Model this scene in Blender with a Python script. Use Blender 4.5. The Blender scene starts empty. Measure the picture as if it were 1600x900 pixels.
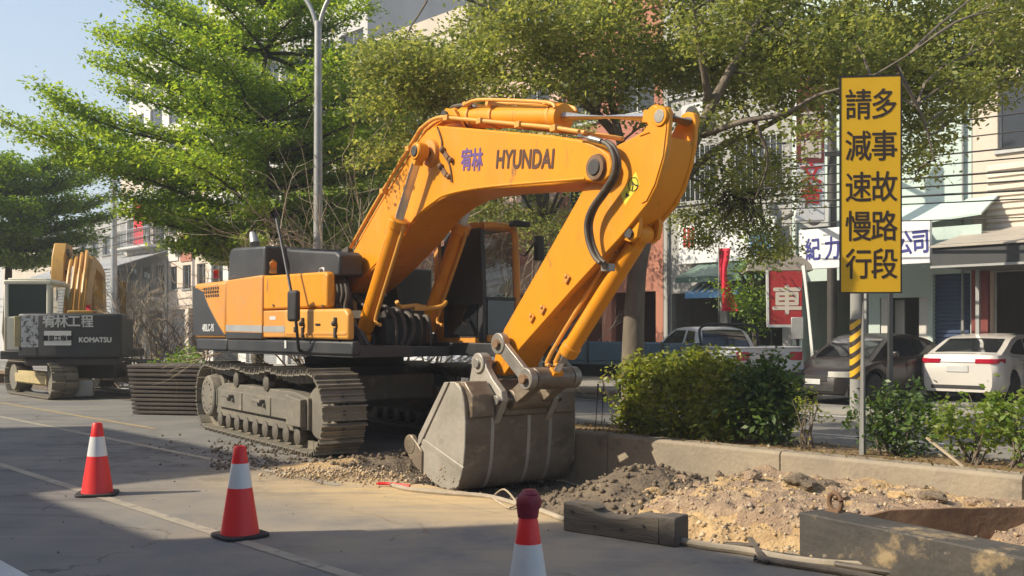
import bpy, bmesh, math, random
import numpy as np
from mathutils import Vector, Matrix

random.seed(11)
RNG = np.random.default_rng(5)
R = math.radians
scene = bpy.context.scene
col = scene.collection

# ------------------------------------------------------------------ camera, light
F, H, HY = 1550.0, 1.6, 519.0            # focal length in photo pixels, eye height, horizon row
cam = bpy.data.cameras.new('camera'); cam.sensor_width = 36.0
cam.lens = 36.0 * F / 1600.0
cam.shift_y = (HY - 450.0) / 1600.0
cam.clip_start = 0.1; cam.clip_end = 3000
camo = bpy.data.objects.new('camera', cam); col.objects.link(camo)
camo.location = (0, 0, H); camo.rotation_euler = (R(90), 0, 0)
scene.camera = camo

SUN_ELEV = 37.0
SHADOW = Vector((0.974, 0.225, 0)).normalized()     # direction shadows fall on the ground
sl = bpy.data.lights.new('sun', 'SUN'); sl.energy = 4.9; sl.angle = R(0.55); sl.color = (1.0, 0.90, 0.72)
so = bpy.data.objects.new('sun', sl); col.objects.link(so)
tosun = Vector((-SHADOW.x * math.cos(R(SUN_ELEV)), -SHADOW.y * math.cos(R(SUN_ELEV)), math.sin(R(SUN_ELEV))))
so.rotation_euler = tosun.to_track_quat('Z', 'Y').to_euler()
so.location = tosun * 60

w = bpy.data.worlds.new('World'); scene.world = w; w.use_nodes = True
nt = w.node_tree; bg = nt.nodes['Background']
sky = nt.nodes.new('ShaderNodeTexSky'); sky.sky_type = 'NISHITA'; sky.sun_disc = False
sky.sun_elevation = R(SUN_ELEV); sky.sun_rotation = math.atan2(tosun.x, tosun.y)
sky.air_density = 1.0; sky.dust_density = 1.6; sky.ozone_density = 1.6
# low haze: the sky pales towards the horizon all the way round
wtc = nt.nodes.new('ShaderNodeTexCoord'); wsp = nt.nodes.new('ShaderNodeSeparateXYZ'); nt.links.new(wtc.outputs['Generated'], wsp.inputs[0])
wmr = nt.nodes.new('ShaderNodeMapRange'); wmr.inputs[1].default_value = 0.02; wmr.inputs[2].default_value = 0.60; wmr.inputs[3].default_value = 0.82; wmr.inputs[4].default_value = 0.0
nt.links.new(wsp.outputs['Z'], wmr.inputs[0])
wmx = nt.nodes.new('ShaderNodeMix'); wmx.data_type = 'RGBA'; nt.links.new(wmr.outputs[0], wmx.inputs[0]); nt.links.new(sky.outputs[0], wmx.inputs[6]); wmx.inputs[7].default_value = (3.25, 3.85, 4.2, 1)
nt.links.new(wmx.outputs[2], bg.inputs[0]); bg.inputs[1].default_value = 0.15
scene.view_settings.view_transform = 'Standard'; scene.view_settings.look = 'None'
scene.view_settings.exposure = 0.48; scene.view_settings.gamma = 1.0
scene.view_settings.use_curve_mapping = False
scene.render.engine = 'CYCLES'
scene.cycles.max_bounces = 8; scene.cycles.transparent_max_bounces = 12
scene.cycles.use_denoising = True

# ------------------------------------------------------------------ coordinates
EX, EY = 0.683, -0.730                    # along the road, towards the near right
NX, NY = 0.730, 0.683                     # across the road, towards the far shops
def P(a, n, z=0.0): return Vector((a * EX + n * NX, a * EY + n * NY, z))
ROADROT = math.atan2(EY, EX)
def at(px, py, Y): return Vector(((px - 800) / F * Y, Y, H - (py - HY) / F * Y))
def gnd(px, py, z=0.0):
    Y = F * (H - z) / (py - HY); return Vector(((px - 800) / F * Y, Y, z))
def on_n(px, py, n):                      # point seen at a pixel on the vertical plane n = const
    k = (px - 800) / F; return at(px, py, n / (NX * k + NY))
def an(p): return (p.x * EX + p.y * EY, p.x * NX + p.y * NY)

# ------------------------------------------------------------------ object helpers
def tag(o, label=None, cat=None, group=None, kind=None):
    if label: o['label'] = label
    if cat: o['category'] = cat
    if group: o['group'] = group
    if kind: o['kind'] = kind
    return o
def thing(name, label, cat, loc=(0, 0, 0), rz=0.0, group=None):
    o = bpy.data.objects.new(name, None); col.objects.link(o)
    o.empty_display_size = 0.2; o.location = loc; o.rotation_euler = (0, 0, rz)
    return tag(o, label, cat, group)
KIDS = {}
def copy_tree(o, parent=None):
    c = o.copy(); col.objects.link(c); c.parent = parent
    KIDS[c.name] = []
    if parent is not None: KIDS.setdefault(parent.name, []).append(c)
    for ch in list(KIDS.get(o.name, [])): copy_tree(ch, c)
    return c
def link(name, me, mat, parent=None, label=None):
    o = bpy.data.objects.new(name, me); col.objects.link(o)
    if mat is not None and len(me.materials) == 0: me.materials.append(mat)
    if parent is not None:
        o.parent = parent; KIDS.setdefault(parent.name, []).append(o)
    if label: o['label'] = label
    return o
def np_mesh(name, V, Fc):                  # fast mesh from arrays; Fc is an (n, k) index array
    V = np.asarray(V, dtype=np.float32); Fc = np.asarray(Fc, dtype=np.int32)
    me = bpy.data.meshes.new(name); n, k = Fc.shape
    me.vertices.add(len(V)); me.vertices.foreach_set('co', V.ravel())
    me.loops.add(n * k); me.loops.foreach_set('vertex_index', Fc.ravel())
    me.polygons.add(n); me.polygons.foreach_set('loop_start', np.arange(0, n * k, k, dtype=np.int32))
    me.update(calc_edges=True); me.validate()
    return me

def frame_of(d):
    d = d.normalized(); up = Vector((0, 0, 1)) if abs(d.z) < 0.95 else Vector((1, 0, 0))
    x = d.cross(up).normalized(); y = x.cross(d).normalized()
    return x, y

class MB:
    def __init__(s): s.v = []; s.f = []
    def add(s, vs, fs):
        b = len(s.v); s.v += [Vector(q) for q in vs]; s.f += [tuple(i + b for i in q) for q in fs]; return s
    def box(s, c, d, rz=0.0, m=None):
        hx, hy, hz = d[0] / 2, d[1] / 2, d[2] / 2
        M = Matrix.Translation(c) @ (m if m is not None else Matrix.Rotation(rz, 4, 'Z'))
        vs = [M @ Vector((x * hx, y * hy, z * hz)) for z in (-1, 1) for x, y in ((-1, -1), (1, -1), (1, 1), (-1, 1))]
        return s.add(vs, [(3, 2, 1, 0), (4, 5, 6, 7), (0, 1, 5, 4), (1, 2, 6, 5), (2, 3, 7, 6), (3, 0, 4, 7)])
    def bx(s, x0, x1, y0, y1, z0, z1):
        return s.box(((x0 + x1) / 2, (y0 + y1) / 2, (z0 + z1) / 2), (abs(x1 - x0), abs(y1 - y0), abs(z1 - z0)))
    def bar(s, a, b, wd, ht, roll=0.0):
        a = Vector(a); b = Vector(b); d = b - a; x, y = frame_of(d)
        if roll: q = Matrix.Rotation(roll, 3, d.normalized()); x = q @ x; y = q @ y
        vs = [p + x * sx * wd / 2 + y * sy * ht / 2 for p in (a, b) for sx, sy in ((-1, -1), (1, -1), (1, 1), (-1, 1))]
        return s.add(vs, [(3, 2, 1, 0), (4, 5, 6, 7), (0, 1, 5, 4), (1, 2, 6, 5), (2, 3, 7, 6), (3, 0, 4, 7)])
    def tube(s, pts, rad, n=8, cap=True):
        pts = [Vector(p) for p in pts]; k = len(pts)
        rr = rad if hasattr(rad, '__len__') else [rad] * k
        vs = []; px = None
        for i, p in enumerate(pts):
            d = (pts[min(i + 1, k - 1)] - pts[max(i - 1, 0)])
            if d.length < 1e-9: d = Vector((0, 0, 1))
            if px is None: x, y = frame_of(d)
            else:
                d.normalize(); x = px - d * px.dot(d)
                if x.length < 1e-6: x, y = frame_of(d)
                x.normalize(); y = d.cross(x)
            px = x
            vs += [p + (x * math.cos(2 * math.pi * j / n) + y * math.sin(2 * math.pi * j / n)) * rr[i] for j in range(n)]
        fs = [(i * n + j, i * n + (j + 1) % n, (i + 1) * n + (j + 1) % n, (i + 1) * n + j) for i in range(k - 1) for j in range(n)]
        if cap: fs += [tuple(range(n - 1, -1, -1)), tuple((k - 1) * n + j for j in range(n))]
        return s.add(vs, fs)
    def cyl(s, a, b, r, n=16, r2=None): return s.tube([a, b], [r, r if r2 is None else r2], n)
    def lathe(s, prof, c=(0, 0, 0), n=24, axis='Z'):
        c = Vector(c); vs = []
        for r, z in prof:
            for j in range(n):
                t = 2 * math.pi * j / n; q = (r * math.cos(t), r * math.sin(t), z)
                if axis == 'Y': q = (q[0], q[2], q[1])
                if axis == 'X': q = (q[2], q[0], q[1])
                vs.append(c + Vector(q))
        k = len(prof)
        fs = [(i * n + j, i * n + (j + 1) % n, (i + 1) * n + (j + 1) % n, (i + 1) * n + j) for i in range(k - 1) for j in range(n)]
        fs += [tuple(range(n - 1, -1, -1)), tuple((k - 1) * n + j for j in range(n))]
        return s.add(vs, fs)
    def prism(s, poly, y0, y1, ax='Y'):       # poly of (x, z) extruded along y   (ax 'Z': poly of (x, y) extruded along z)
        n = len(poly)
        if ax == 'Y': vs = [(x, y0, z) for x, z in poly] + [(x, y1, z) for x, z in poly]
        elif ax == 'Z': vs = [(x, y, y0) for x, y in poly] + [(x, y, y1) for x, y in poly]
        else: vs = [(y0, x, z) for x, z in poly] + [(y1, x, z) for x, z in poly]
        fs = [tuple(range(n - 1, -1, -1)), tuple(range(n, 2 * n))]
        fs += [(i, (i + 1) % n, n + (i + 1) % n, n + i) for i in range(n)]
        return s.add(vs, fs)
    def ball(s, c, r, n=12, sq=(1, 1, 1)):
        c = Vector(c); vs = []; m = n // 2
        for i in range(1, m):
            t = math.pi * i / m
            for j in range(n):
                f = 2 * math.pi * j / n
                vs.append(c + Vector((r * sq[0] * math.sin(t) * math.cos(f), r * sq[1] * math.sin(t) * math.sin(f), r * sq[2] * math.cos(t))))
        vs += [c + Vector((0, 0, r * sq[2])), c - Vector((0, 0, r * sq[2]))]; a = len(vs) - 2
        fs = [(i * n + j, (i + 1) * n + j, (i + 1) * n + (j + 1) % n, i * n + (j + 1) % n) for i in range(m - 2) for j in range(n)]
        fs += [(a, j, (j + 1) % n) for j in range(n)]
        fs += [(a + 1, (m - 2) * n + (j + 1) % n, (m - 2) * n + j) for j in range(n)]
        return s.add(vs, fs)
    def mesh(s, name, smooth=30):
        me = bpy.data.meshes.new(name); me.from_pydata([tuple(q) for q in s.v], [], s.f)
        bm = bmesh.new(); bm.from_mesh(me); bmesh.ops.recalc_face_normals(bm, faces=bm.faces); bm.to_mesh(me); bm.free()
        me.update()
        if smooth:
            me.shade_smooth(); me.set_sharp_from_angle(angle=R(smooth))
        return me
    def build(s, name, mat, parent=None, bevel=0.0, smooth=30, label=None, seg=2):
        o = link(name, s.mesh(name, smooth), mat, parent, label)
        if bevel:
            md = o.modifiers.new('bevel', 'BEVEL'); md.width = bevel; md.segments = seg; md.limit_method = 'ANGLE'
            md.angle_limit = R(35); md.harden_normals = False
        return o

def smooth_pts(pts, sub=6):                  # Catmull-Rom through the points
    pts = [Vector(p) for p in pts]; out = []
    for i in range(len(pts) - 1):
        p0 = pts[max(i - 1, 0)]; p1 = pts[i]; p2 = pts[i + 1]; p3 = pts[min(i + 2, len(pts) - 1)]
        for k in range(sub):
            t = k / sub
            out.append(0.5 * ((2 * p1) + (p2 - p0) * t + (2 * p0 - 5 * p1 + 4 * p2 - p3) * t * t + (3 * p1 - p0 - 3 * p2 + p3) * t ** 3))
    out.append(pts[-1]); return out

def text_mesh(body, size, ext=0.004, bold=0.0, sx=1.0, sy=1.0):
    c = bpy.data.curves.new('lettering', 'FONT'); c.body = body; c.size = size; c.extrude = ext; c.offset = 0
    c.align_x = 'CENTER'; c.align_y = 'CENTER'; c.resolution_u = 3
    o = bpy.data.objects.new('lettering_src', c); col.objects.link(o)
    me = bpy.data.meshes.new_from_object(o.evaluated_get(bpy.context.evaluated_depsgraph_get()))
    bpy.data.objects.remove(o); bpy.data.curves.remove(c)
    xs = [v.co.x for v in me.vertices]; ys = [v.co.y for v in me.vertices]
    cx, cy = (min(xs) + max(xs)) / 2, (min(ys) + max(ys)) / 2
    for v in me.vertices: v.co = ((v.co.x - cx) * sx, (v.co.y - cy) * sy, v.co.z)
    me.materials.clear()
    if bold:                                     # heavier strokes: shifted copies, each a hair proud of the last
        V = [v.co.copy() for v in me.vertices]; Fp = [tuple(q.vertices) for q in me.polygons]; n = len(V); VV = []; FF = []
        for k, (dx, dy) in enumerate(((0, 0), (bold, 0), (-bold, 0), (0, bold), (0, -bold))):
            VV += [(v.x + dx, v.y + dy, v.z + .0003 * k) for v in V]; FF += [tuple(i + k * n for i in f) for f in Fp]
        me = bpy.data.meshes.new('lettering'); me.from_pydata(VV, [], FF); me.update()
    return me
def put_text(name, body, size, mat, M, parent, **kw):
    me = text_mesh(body, size, **kw); me.transform(M); return link(name, me, mat, parent)
def face_matrix(loc, xdir, zdir):            # text plane: x along xdir, up along zdir
    x = Vector(xdir).normalized(); u = Vector(zdir).normalized(); n = x.cross(u).normalized(); u = n.cross(x)
    return Matrix(((x.x, u.x, n.x, loc[0]), (x.y, u.y, n.y, loc[1]), (x.z, u.z, n.z, loc[2]), (0, 0, 0, 1)))

# ------------------------------------------------------------------ materials
def pmat(name, c1, c2=None, scale=2.0, rough=0.6, metal=0.0, bump=0.0, bscale=30.0, spot=None, spec=0.5, coat=0.0, stretch=(1, 1, 1), detail=6.0, rvar=0.15):
    m = bpy.data.materials.new(name); m.use_nodes = True; t = m.node_tree; L = t.links
    b = t.nodes['Principled BSDF']; b.inputs['Roughness'].default_value = rough; b.inputs['Metallic'].default_value = metal
    b.inputs['Specular IOR Level'].default_value = spec; b.inputs['Coat Weight'].default_value = coat
    if c2 is None: c2 = tuple(x * 0.8 for x in c1)
    tc = t.nodes.new('ShaderNodeTexCoord'); mp = t.nodes.new('ShaderNodeMapping'); mp.inputs['Scale'].default_value = stretch
    L.new(tc.outputs['Object'], mp.inputs[0])
    nz = t.nodes.new('ShaderNodeTexNoise'); nz.inputs['Scale'].default_value = scale; nz.inputs['Detail'].default_value = detail
    nz.inputs['Roughness'].default_value = 0.62; L.new(mp.outputs[0], nz.inputs['Vector'])
    rp = t.nodes.new('ShaderNodeValToRGB'); rp.color_ramp.elements[0].position = 0.36; rp.color_ramp.elements[1].position = 0.66
    rp.color_ramp.elements[0].color = (*c1, 1); rp.color_ramp.elements[1].color = (*c2, 1)
    L.new(nz.outputs['Fac'], rp.inputs[0]); out = rp.outputs[0]
    if spot:                                   # (colour, scale, threshold, width): dirt, dust and wear with a shape of their own
        sps = spot if isinstance(spot, list) else [spot]
        for (sc, ss, th, wd) in sps:
            n2 = t.nodes.new('ShaderNodeTexNoise'); n2.inputs['Scale'].default_value = ss; n2.inputs['Detail'].default_value = 9
            n2.inputs['Roughness'].default_value = 0.7; L.new(mp.outputs[0], n2.inputs['Vector'])
            mr = t.nodes.new('ShaderNodeMapRange'); mr.inputs[1].default_value = th; mr.inputs[2].default_value = th + wd
            L.new(n2.outputs['Fac'], mr.inputs[0])
            mx = t.nodes.new('ShaderNodeMix'); mx.data_type = 'RGBA'; L.new(mr.outputs[0], mx.inputs[0])
            L.new(out, mx.inputs[6]); mx.inputs[7].default_value = (*sc, 1); out = mx.outputs[2]
    L.new(out, b.inputs['Base Color'])
    if rvar:
        mr = t.nodes.new('ShaderNodeMapRange'); mr.inputs[3].default_value = max(0.02, rough - rvar); mr.inputs[4].default_value = min(1, rough + rvar)
        L.new(nz.outputs['Fac'], mr.inputs[0]); L.new(mr.outputs[0], b.inputs['Roughness'])
    if bump:
        n3 = t.nodes.new('ShaderNodeTexNoise'); n3.inputs['Scale'].default_value = bscale; n3.inputs['Detail'].default_value = 8
        L.new(mp.outputs[0], n3.inputs['Vector'])
        bp = t.nodes.new('ShaderNodeBump'); bp.inputs['Strength'].default_value = bump; bp.inputs['Distance'].default_value = 0.03
        L.new(n3.outputs['Fac'], bp.inputs['Height']); L.new(bp.outputs[0], b.inputs['Normal'])
    return m

def leafmat(name, cols, trans=0.35):
    m = bpy.data.materials.new(name); m.use_nodes = True; t = m.node_tree; L = t.links; t.nodes.clear()
    g = t.nodes.new('ShaderNodeNewGeometry'); rp = t.nodes.new('ShaderNodeValToRGB')
    el = rp.color_ramp.elements
    while len(el) < len(cols): el.new(0.5)
    for i, c in enumerate(cols): el[i].position = i / (len(cols) - 1); el[i].color = (*c, 1)
    L.new(g.outputs['Random Per Island'], rp.inputs[0])
    d = t.nodes.new('ShaderNodeBsdfPrincipled'); d.inputs['Roughness'].default_value = 0.45
    L.new(rp.outputs[0], d.inputs['Base Color'])
    tr = t.nodes.new('ShaderNodeBsdfTranslucent')
    hs = t.nodes.new('ShaderNodeHueSaturation'); hs.inputs['Hue'].default_value = 0.485; hs.inputs['Saturation'].default_value = 1.1; hs.inputs['Value'].default_value = 1.9
    L.new(rp.outputs[0], hs.inputs['Color']); L.new(hs.outputs[0], tr.inputs['Color'])
    mx = t.nodes.new('ShaderNodeMixShader'); mx.inputs[0].default_value = trans
    L.new(d.outputs[0], mx.inputs[1]); L.new(tr.outputs[0], mx.inputs[2])
    o = t.nodes.new('ShaderNodeOutputMaterial'); L.new(mx.outputs[0], o.inputs[0])
    return m

def glassmat(name, tint=(0.5, 0.55, 0.55), gloss=0.12):
    m = bpy.data.materials.new(name); m.use_nodes = True; t = m.node_tree; L = t.links; t.nodes.clear()
    tr = t.nodes.new('ShaderNodeBsdfTransparent'); tr.inputs[0].default_value = (*tint, 1)
    gl = t.nodes.new('ShaderNodeBsdfGlossy'); gl.inputs['Roughness'].default_value = 0.03
    fr = t.nodes.new('ShaderNodeFresnel'); fr.inputs[0].default_value = 1.5
    ad = t.nodes.new('ShaderNodeMath'); ad.operation = 'ADD'; ad.inputs[1].default_value = gloss; L.new(fr.outputs[0], ad.inputs[0])
    mx = t.nodes.new('ShaderNodeMixShader'); L.new(ad.outputs[0], mx.inputs[0]); L.new(tr.outputs[0], mx.inputs[1]); L.new(gl.outputs[0], mx.inputs[2])
    o = t.nodes.new('ShaderNodeOutputMaterial'); L.new(mx.outputs[0], o.inputs[0])
    return m

M = {}
DUST = (0.36, 0.27, 0.17)
M['orange'] = pmat('orange_paint', (0.74, 0.285, 0.008), (0.66, 0.245, 0.010), 1.2, 0.42, spec=0.35, spot=[((0.60, 0.30, 0.07), 2.3, 0.56, 0.2), ((0.36, 0.15, 0.03), 5.0, 0.62, 0.10), ((0.13, 0.07, 0.03), 24.0, 0.70, 0.03), ((0.30, 0.14, 0.04), 3.1, 0.60, 0.08)],stretch=(1.7, 1.7, .45), rvar=.2, bump=0.03, bscale=6)
M['orange_dusty'] = pmat('dusty_orange_paint', (0.66, 0.27, 0.03), (0.58, 0.25, 0.05), 1.6, 0.5, spot=[((0.40, 0.25, 0.12), 3.5, 0.52, 0.25), ((0.12, 0.06, 0.02), 14.0, 0.70, 0.05)])
M['orange_light'] = pmat('faded_orange_paint', (0.70, 0.33, 0.05), (0.62, 0.29, 0.05), 1.4, 0.48, spot=((0.42, 0.28, 0.14), 3.0, 0.58, 0.2))
M['yellow_machine'] = pmat('old_yellow_paint', (0.50, 0.27, 0.035), (0.40, 0.22, 0.045), 2.0, 0.5, spot=((0.2, 0.12, 0.06), 6.0, 0.6, 0.12))
M['black_paint'] = pmat('black_machine_paint', (0.022, 0.024, 0.027), (0.04, 0.04, 0.042), 2.0, 0.5, spot=((0.14, 0.12, 0.09), 6.0, 0.64, 0.2))
M['rubber'] = pmat('black_rubber', (0.018, 0.018, 0.018), (0.035, 0.033, 0.03), 6.0, 0.7, bump=0.1)
M['hose'] = pmat('hose_rubber', (0.045, 0.038, 0.03), (0.12, 0.095, 0.07), 5.0, 0.6, spot=((0.22, 0.16, 0.10), 7.0, 0.6, 0.15))
M['chrome'] = pmat('chromed_rod', (0.78, 0.77, 0.80), (0.70, 0.69, 0.72), 3.0, 0.25, metal=0.45, rvar=0.05)
M['roller'] = pmat('oily_roller_steel', (0.085, 0.075, 0.06), (0.13, 0.11, 0.085), 4.0, 0.6, bump=0.1)
M['track'] = pmat('track_steel', (0.165, 0.145, 0.112), (0.235, 0.205, 0.155), 4.0, 0.6, metal=0.15, spot=[((0.30, 0.24, 0.16), 5.0, 0.55, 0.2), ((0.06, 0.05, 0.04), 12.0, 0.64, 0.1)], bump=0.25, bscale=25)
M['track_frame'] = pmat('muddy_frame_steel', (0.135, 0.122, 0.098), (0.185, 0.165, 0.128), 2.5, 0.75, spot=[((0.32, 0.26, 0.18), 4.0, 0.55, 0.2), ((0.07, 0.06, 0.05), 9.0, 0.66, 0.1)], bump=0.2, bscale=18)
M['bucket'] = pmat('worn_bucket_steel', (0.155, 0.12, 0.088), (0.29, 0.235, 0.175), 1.3, 0.42, metal=0.25, spot=[((0.42, 0.33, 0.21), 2.2, 0.56, 0.16), ((0.075, 0.05, 0.038), 3.4, 0.60, 0.12), ((0.52, 0.47, 0.40), 14.0, 0.66, 0.05)], bump=0.25, bscale=14, stretch=(1, 1, 1.6))
M['bucket_side'] = pmat('scratched_side_plate', (0.32, 0.29, 0.24), (0.44, 0.40, 0.34), 2.0, 0.45, metal=0.2, spot=[((0.17, 0.13, 0.10), 2.6, 0.57, 0.15), ((0.42, 0.38, 0.31), 16.0, 0.66, 0.08)], bump=0.2, bscale=16)
M['bare_steel'] = pmat('bare_steel', (0.26, 0.24, 0.21), (0.33, 0.30, 0.26), 6.0, 0.45, metal=0.5, spot=((0.15, 0.12, 0.09), 9.0, 0.6, 0.15), bump=0.15)
M['dark_steel'] = pmat('dark_steel', (0.035, 0.033, 0.03), (0.06, 0.052, 0.045), 3.0, 0.6, spot=((0.16, 0.13, 0.09), 5.0, 0.62, 0.18), bump=0.15)
M['rust'] = pmat('rusty_steel', (0.14, 0.075, 0.04), (0.22, 0.13, 0.07), 3.0, 0.8, spot=[((0.30, 0.21, 0.12), 4.0, 0.58, 0.15), ((0.06, 0.04, 0.03), 8.0, 0.62, 0.1)], bump=0.3, bscale=14)
M['cab_glass'] = glassmat('cab_glass', (0.66, 0.70, 0.70), -0.02)
M['dark_glass'] = pmat('dark_glass', (0.012, 0.014, 0.016), (0.02, 0.022, 0.025), 1.5, 0.06, spec=0.8, rvar=0.03)
M['seat'] = pmat('seat_fabric', (0.025, 0.025, 0.03), None, 8, 0.9)
M['white_paint'] = pmat('white_paint', (0.72, 0.71, 0.68), (0.62, 0.61, 0.57), 2.5, 0.5, spot=((0.4, 0.37, 0.32), 7.0, 0.66, 0.12))
M['grey_decal'] = pmat('silver_decal', (0.36, 0.36, 0.35), None, 3.0, 0.4)
M['ink_brown'] = pmat('dark_brown_ink', (0.075, 0.028, 0.012), (0.10, 0.036, 0.014), 8.0, 0.5)
M['ink_purple'] = pmat('violet_ink', (0.10, 0.055, 0.22), (0.17, 0.09, 0.24), 6.0, 0.5)
M['ink_black'] = pmat('black_ink', (0.012, 0.011, 0.012), None, 6.0, 0.45)
M['ink_white'] = pmat('white_ink', (0.62, 0.62, 0.60), None, 5.0, 0.5)
M['ink_blue'] = pmat('blue_ink', (0.03, 0.035, 0.22), None, 5.0, 0.5)
M['ink_red'] = pmat('red_ink', (0.55, 0.02, 0.025), None, 5.0, 0.5)
M['yellow_decal'] = pmat('yellow_decal', (0.78, 0.66, 0.06), None, 4.0, 0.4)
M['sign_yellow'] = pmat('yellow_sign_sheet', (0.68, 0.40, 0.012), (0.62, 0.36, 0.012), 1.5, 0.5, spec=0.3, spot=((0.45, 0.27, 0.03), 6.0, 0.68, 0.1))
M['galv'] = pmat('galvanised_steel', (0.36, 0.36, 0.35), (0.29, 0.29, 0.28), 5.0, 0.5, metal=0.4, spot=((0.24, 0.21, 0.17), 9.0, 0.62, 0.1))
M['concrete'] = pmat('kerb_concrete', (0.33, 0.27, 0.19), (0.24, 0.20, 0.15), 1.3, 0.9, spot=[((0.14, 0.12, 0.095), 2.2, 0.56, 0.18), ((0.42, 0.35, 0.25), 9.0, 0.62, 0.12)], bump=0.35, bscale=22)
M['concrete_grey'] = pmat('grey_concrete', (0.30, 0.29, 0.27), (0.24, 0.235, 0.22), 1.0, 0.9, spot=((0.16, 0.15, 0.14), 2.0, 0.6, 0.2), bump=0.2)
M['timber'] = pmat('weathered_timber', (0.15, 0.125, 0.095), (0.10, 0.08, 0.06), 3.0, 0.85, spot=((0.26, 0.21, 0.15), 5.0, 0.6, 0.2), bump=0.4, bscale=20, stretch=(0.4, 4, 4))
M['red_plastic'] = pmat('orange_red_plastic', (0.80, 0.035, 0.032), (0.70, 0.035, 0.035), 3.0, 0.45, spot=[((0.42, 0.07, 0.05), 6.0, 0.62, 0.15), ((0.10, 0.05, 0.04), 18.0, 0.72, 0.04)], stretch=(1, 1, .5))
M['red_tip'] = pmat('bright_red_plastic', (0.82, 0.022, 0.022), None, 3.0, 0.4)
M['reflect'] = pmat('white_reflective_band', (0.74, 0.74, 0.73), (0.64, 0.65, 0.66), 5.0, 0.35, spot=((0.45, 0.42, 0.4), 9.0, 0.68, 0.1))
M['dark_red'] = pmat('dark_red_rubber', (0.26, 0.02, 0.035), (0.18, 0.016, 0.03), 4.0, 0.55, bump=0.2)
M['bark'] = pmat('grey_bark', (0.12, 0.098, 0.075), (0.19, 0.155, 0.115), 5.0, 0.9, bump=0.5, bscale=18, stretch=(1, 1, 0.4))
M['bark_dark'] = pmat('dark_bark', (0.055, 0.045, 0.034), (0.09, 0.072, 0.05), 5.0, 0.9, bump=0.4, bscale=20)
M['twig'] = pmat('dry_twigs', (0.46, 0.37, 0.26), (0.34, 0.27, 0.18), 4.0, 0.9)
M['twig_dark'] = pmat('brown_twigs', (0.17, 0.13, 0.095), (0.11, 0.085, 0.06), 4.0, 0.9)
M['leaf_bright'] = leafmat('bright_green_leaves', [(0.0976, 0.1806, 0.0265), (0.1953, 0.295, 0.0398), (0.3125, 0.3853, 0.0619), (0.1302, 0.2288, 0.0354)], 0.5)
M['leaf_olive'] = leafmat('olive_leaves', [(0.0853, 0.1247, 0.0294), (0.1949, 0.2268, 0.0525), (0.3167, 0.3289, 0.084), (0.1462, 0.1872, 0.042)], 0.5)
M['leaf_dark'] = leafmat('dark_green_leaves', [(0.072, 0.14, 0.018), (0.144, 0.24, 0.024), (0.216, 0.32, 0.03)], 0.35)
M['leaf_hedge'] = leafmat('hedge_leaves', [(0.08, 0.12, 0.015), (0.21, 0.26, 0.03), (0.32, 0.36, 0.05), (0.13, 0.18, 0.02), (0.33, 0.30, 0.08)], 0.4)
M['leaf_hedge_dark'] = leafmat('deep_green_hedge_leaves', [(0.035, 0.07, 0.018), (0.07, 0.13, 0.028), (0.13, 0.19, 0.035)], 0.35)
M['leaf_dry'] = leafmat('dry_leaves', [(0.16, 0.10, 0.04), (0.25, 0.17, 0.07), (0.12, 0.13, 0.03)], 0.2)
M['rust_plate'] = pmat('brown_plate_steel', (0.05, 0.038, 0.03), (0.085, 0.064, 0.048), 2.0, 0.7, spot=[((0.24, 0.18, 0.12), 3.0, 0.60, 0.15)], bump=0.2)
M['timber_dark'] = pmat('dark_worn_block', (0.07, 0.06, 0.05), (0.12, 0.10, 0.08), 4.0, 0.8, spot=((0.22, 0.19, 0.15), 6.0, 0.6, 0.15), bump=0.3)
M['mud_steel'] = pmat('mud_smeared_steel', (0.042, 0.038, 0.034), (0.072, 0.062, 0.052), 2.5, 0.7, spot=[((0.30, 0.22, 0.12), 2.2, 0.57, 0.10), ((0.24, 0.20, 0.16), 7.0, 0.62, 0.08)], bump=0.3, bscale=16)
M['pale_hose'] = pmat('pale_dusty_hose', (0.40, 0.33, 0.24), (0.30, 0.25, 0.18), 6.0, 0.85, spot=((0.17, 0.14, 0.11), 8.0, 0.62, 0.1))
M['ink_brown_dark'] = pmat('black_brown_ink', (0.030, 0.016, 0.010), None, 6.0, 0.5)
M['cream_paint'] = pmat('cream_cab_paint', (0.76, 0.72, 0.58), (0.66, 0.62, 0.48), 1.5, 0.5, spot=((0.3, 0.26, 0.2), 4.0, 0.64, 0.15))
M['worn_sheet'] = pmat('peeling_white_sheet', (0.62, 0.62, 0.61), (0.5, 0.5, 0.5), 3.0, 0.5, spot=[((0.10, 0.09, 0.07), 3.2, 0.52, 0.03)], stretch=(1, 3, 3))
M['old_boom'] = pmat('brown_yellow_boom', (0.56, 0.28, 0.035), (0.48, 0.23, 0.035), 1.2, 0.45, spot=((0.10, 0.06, 0.03), 6.0, 0.6, 0.12))
M['dusty_yellow'] = pmat('dusty_pale_yellow', (0.48, 0.38, 0.17), (0.36, 0.29, 0.15), 2.5, 0.7, spot=((0.16, 0.13, 0.09), 6.0, 0.58, 0.12))
def island(m, cols):                           # a colour of its own for each stone
    t = m.node_tree; g = t.nodes.new('ShaderNodeNewGeometry'); rp = t.nodes.new('ShaderNodeValToRGB'); el = rp.color_ramp.elements
    while len(el) < len(cols): el.new(.5)
    for i, c in enumerate(cols): el[i].position = i / (len(cols) - 1); el[i].color = (*c, 1)
    t.links.new(g.outputs['Random Per Island'], rp.inputs[0]); t.links.new(rp.outputs[0], t.nodes['Principled BSDF'].inputs['Base Color']); return m
M['stone_mix'] = island(pmat('mixed_stones', (0.4, 0.3, 0.2), rough=.95, rvar=0), [(0.52, 0.38, 0.20), (0.34, 0.23, 0.12), (0.58, 0.46, 0.30), (0.22, 0.17, 0.12), (0.46, 0.31, 0.16), (0.40, 0.34, 0.27)])
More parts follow.
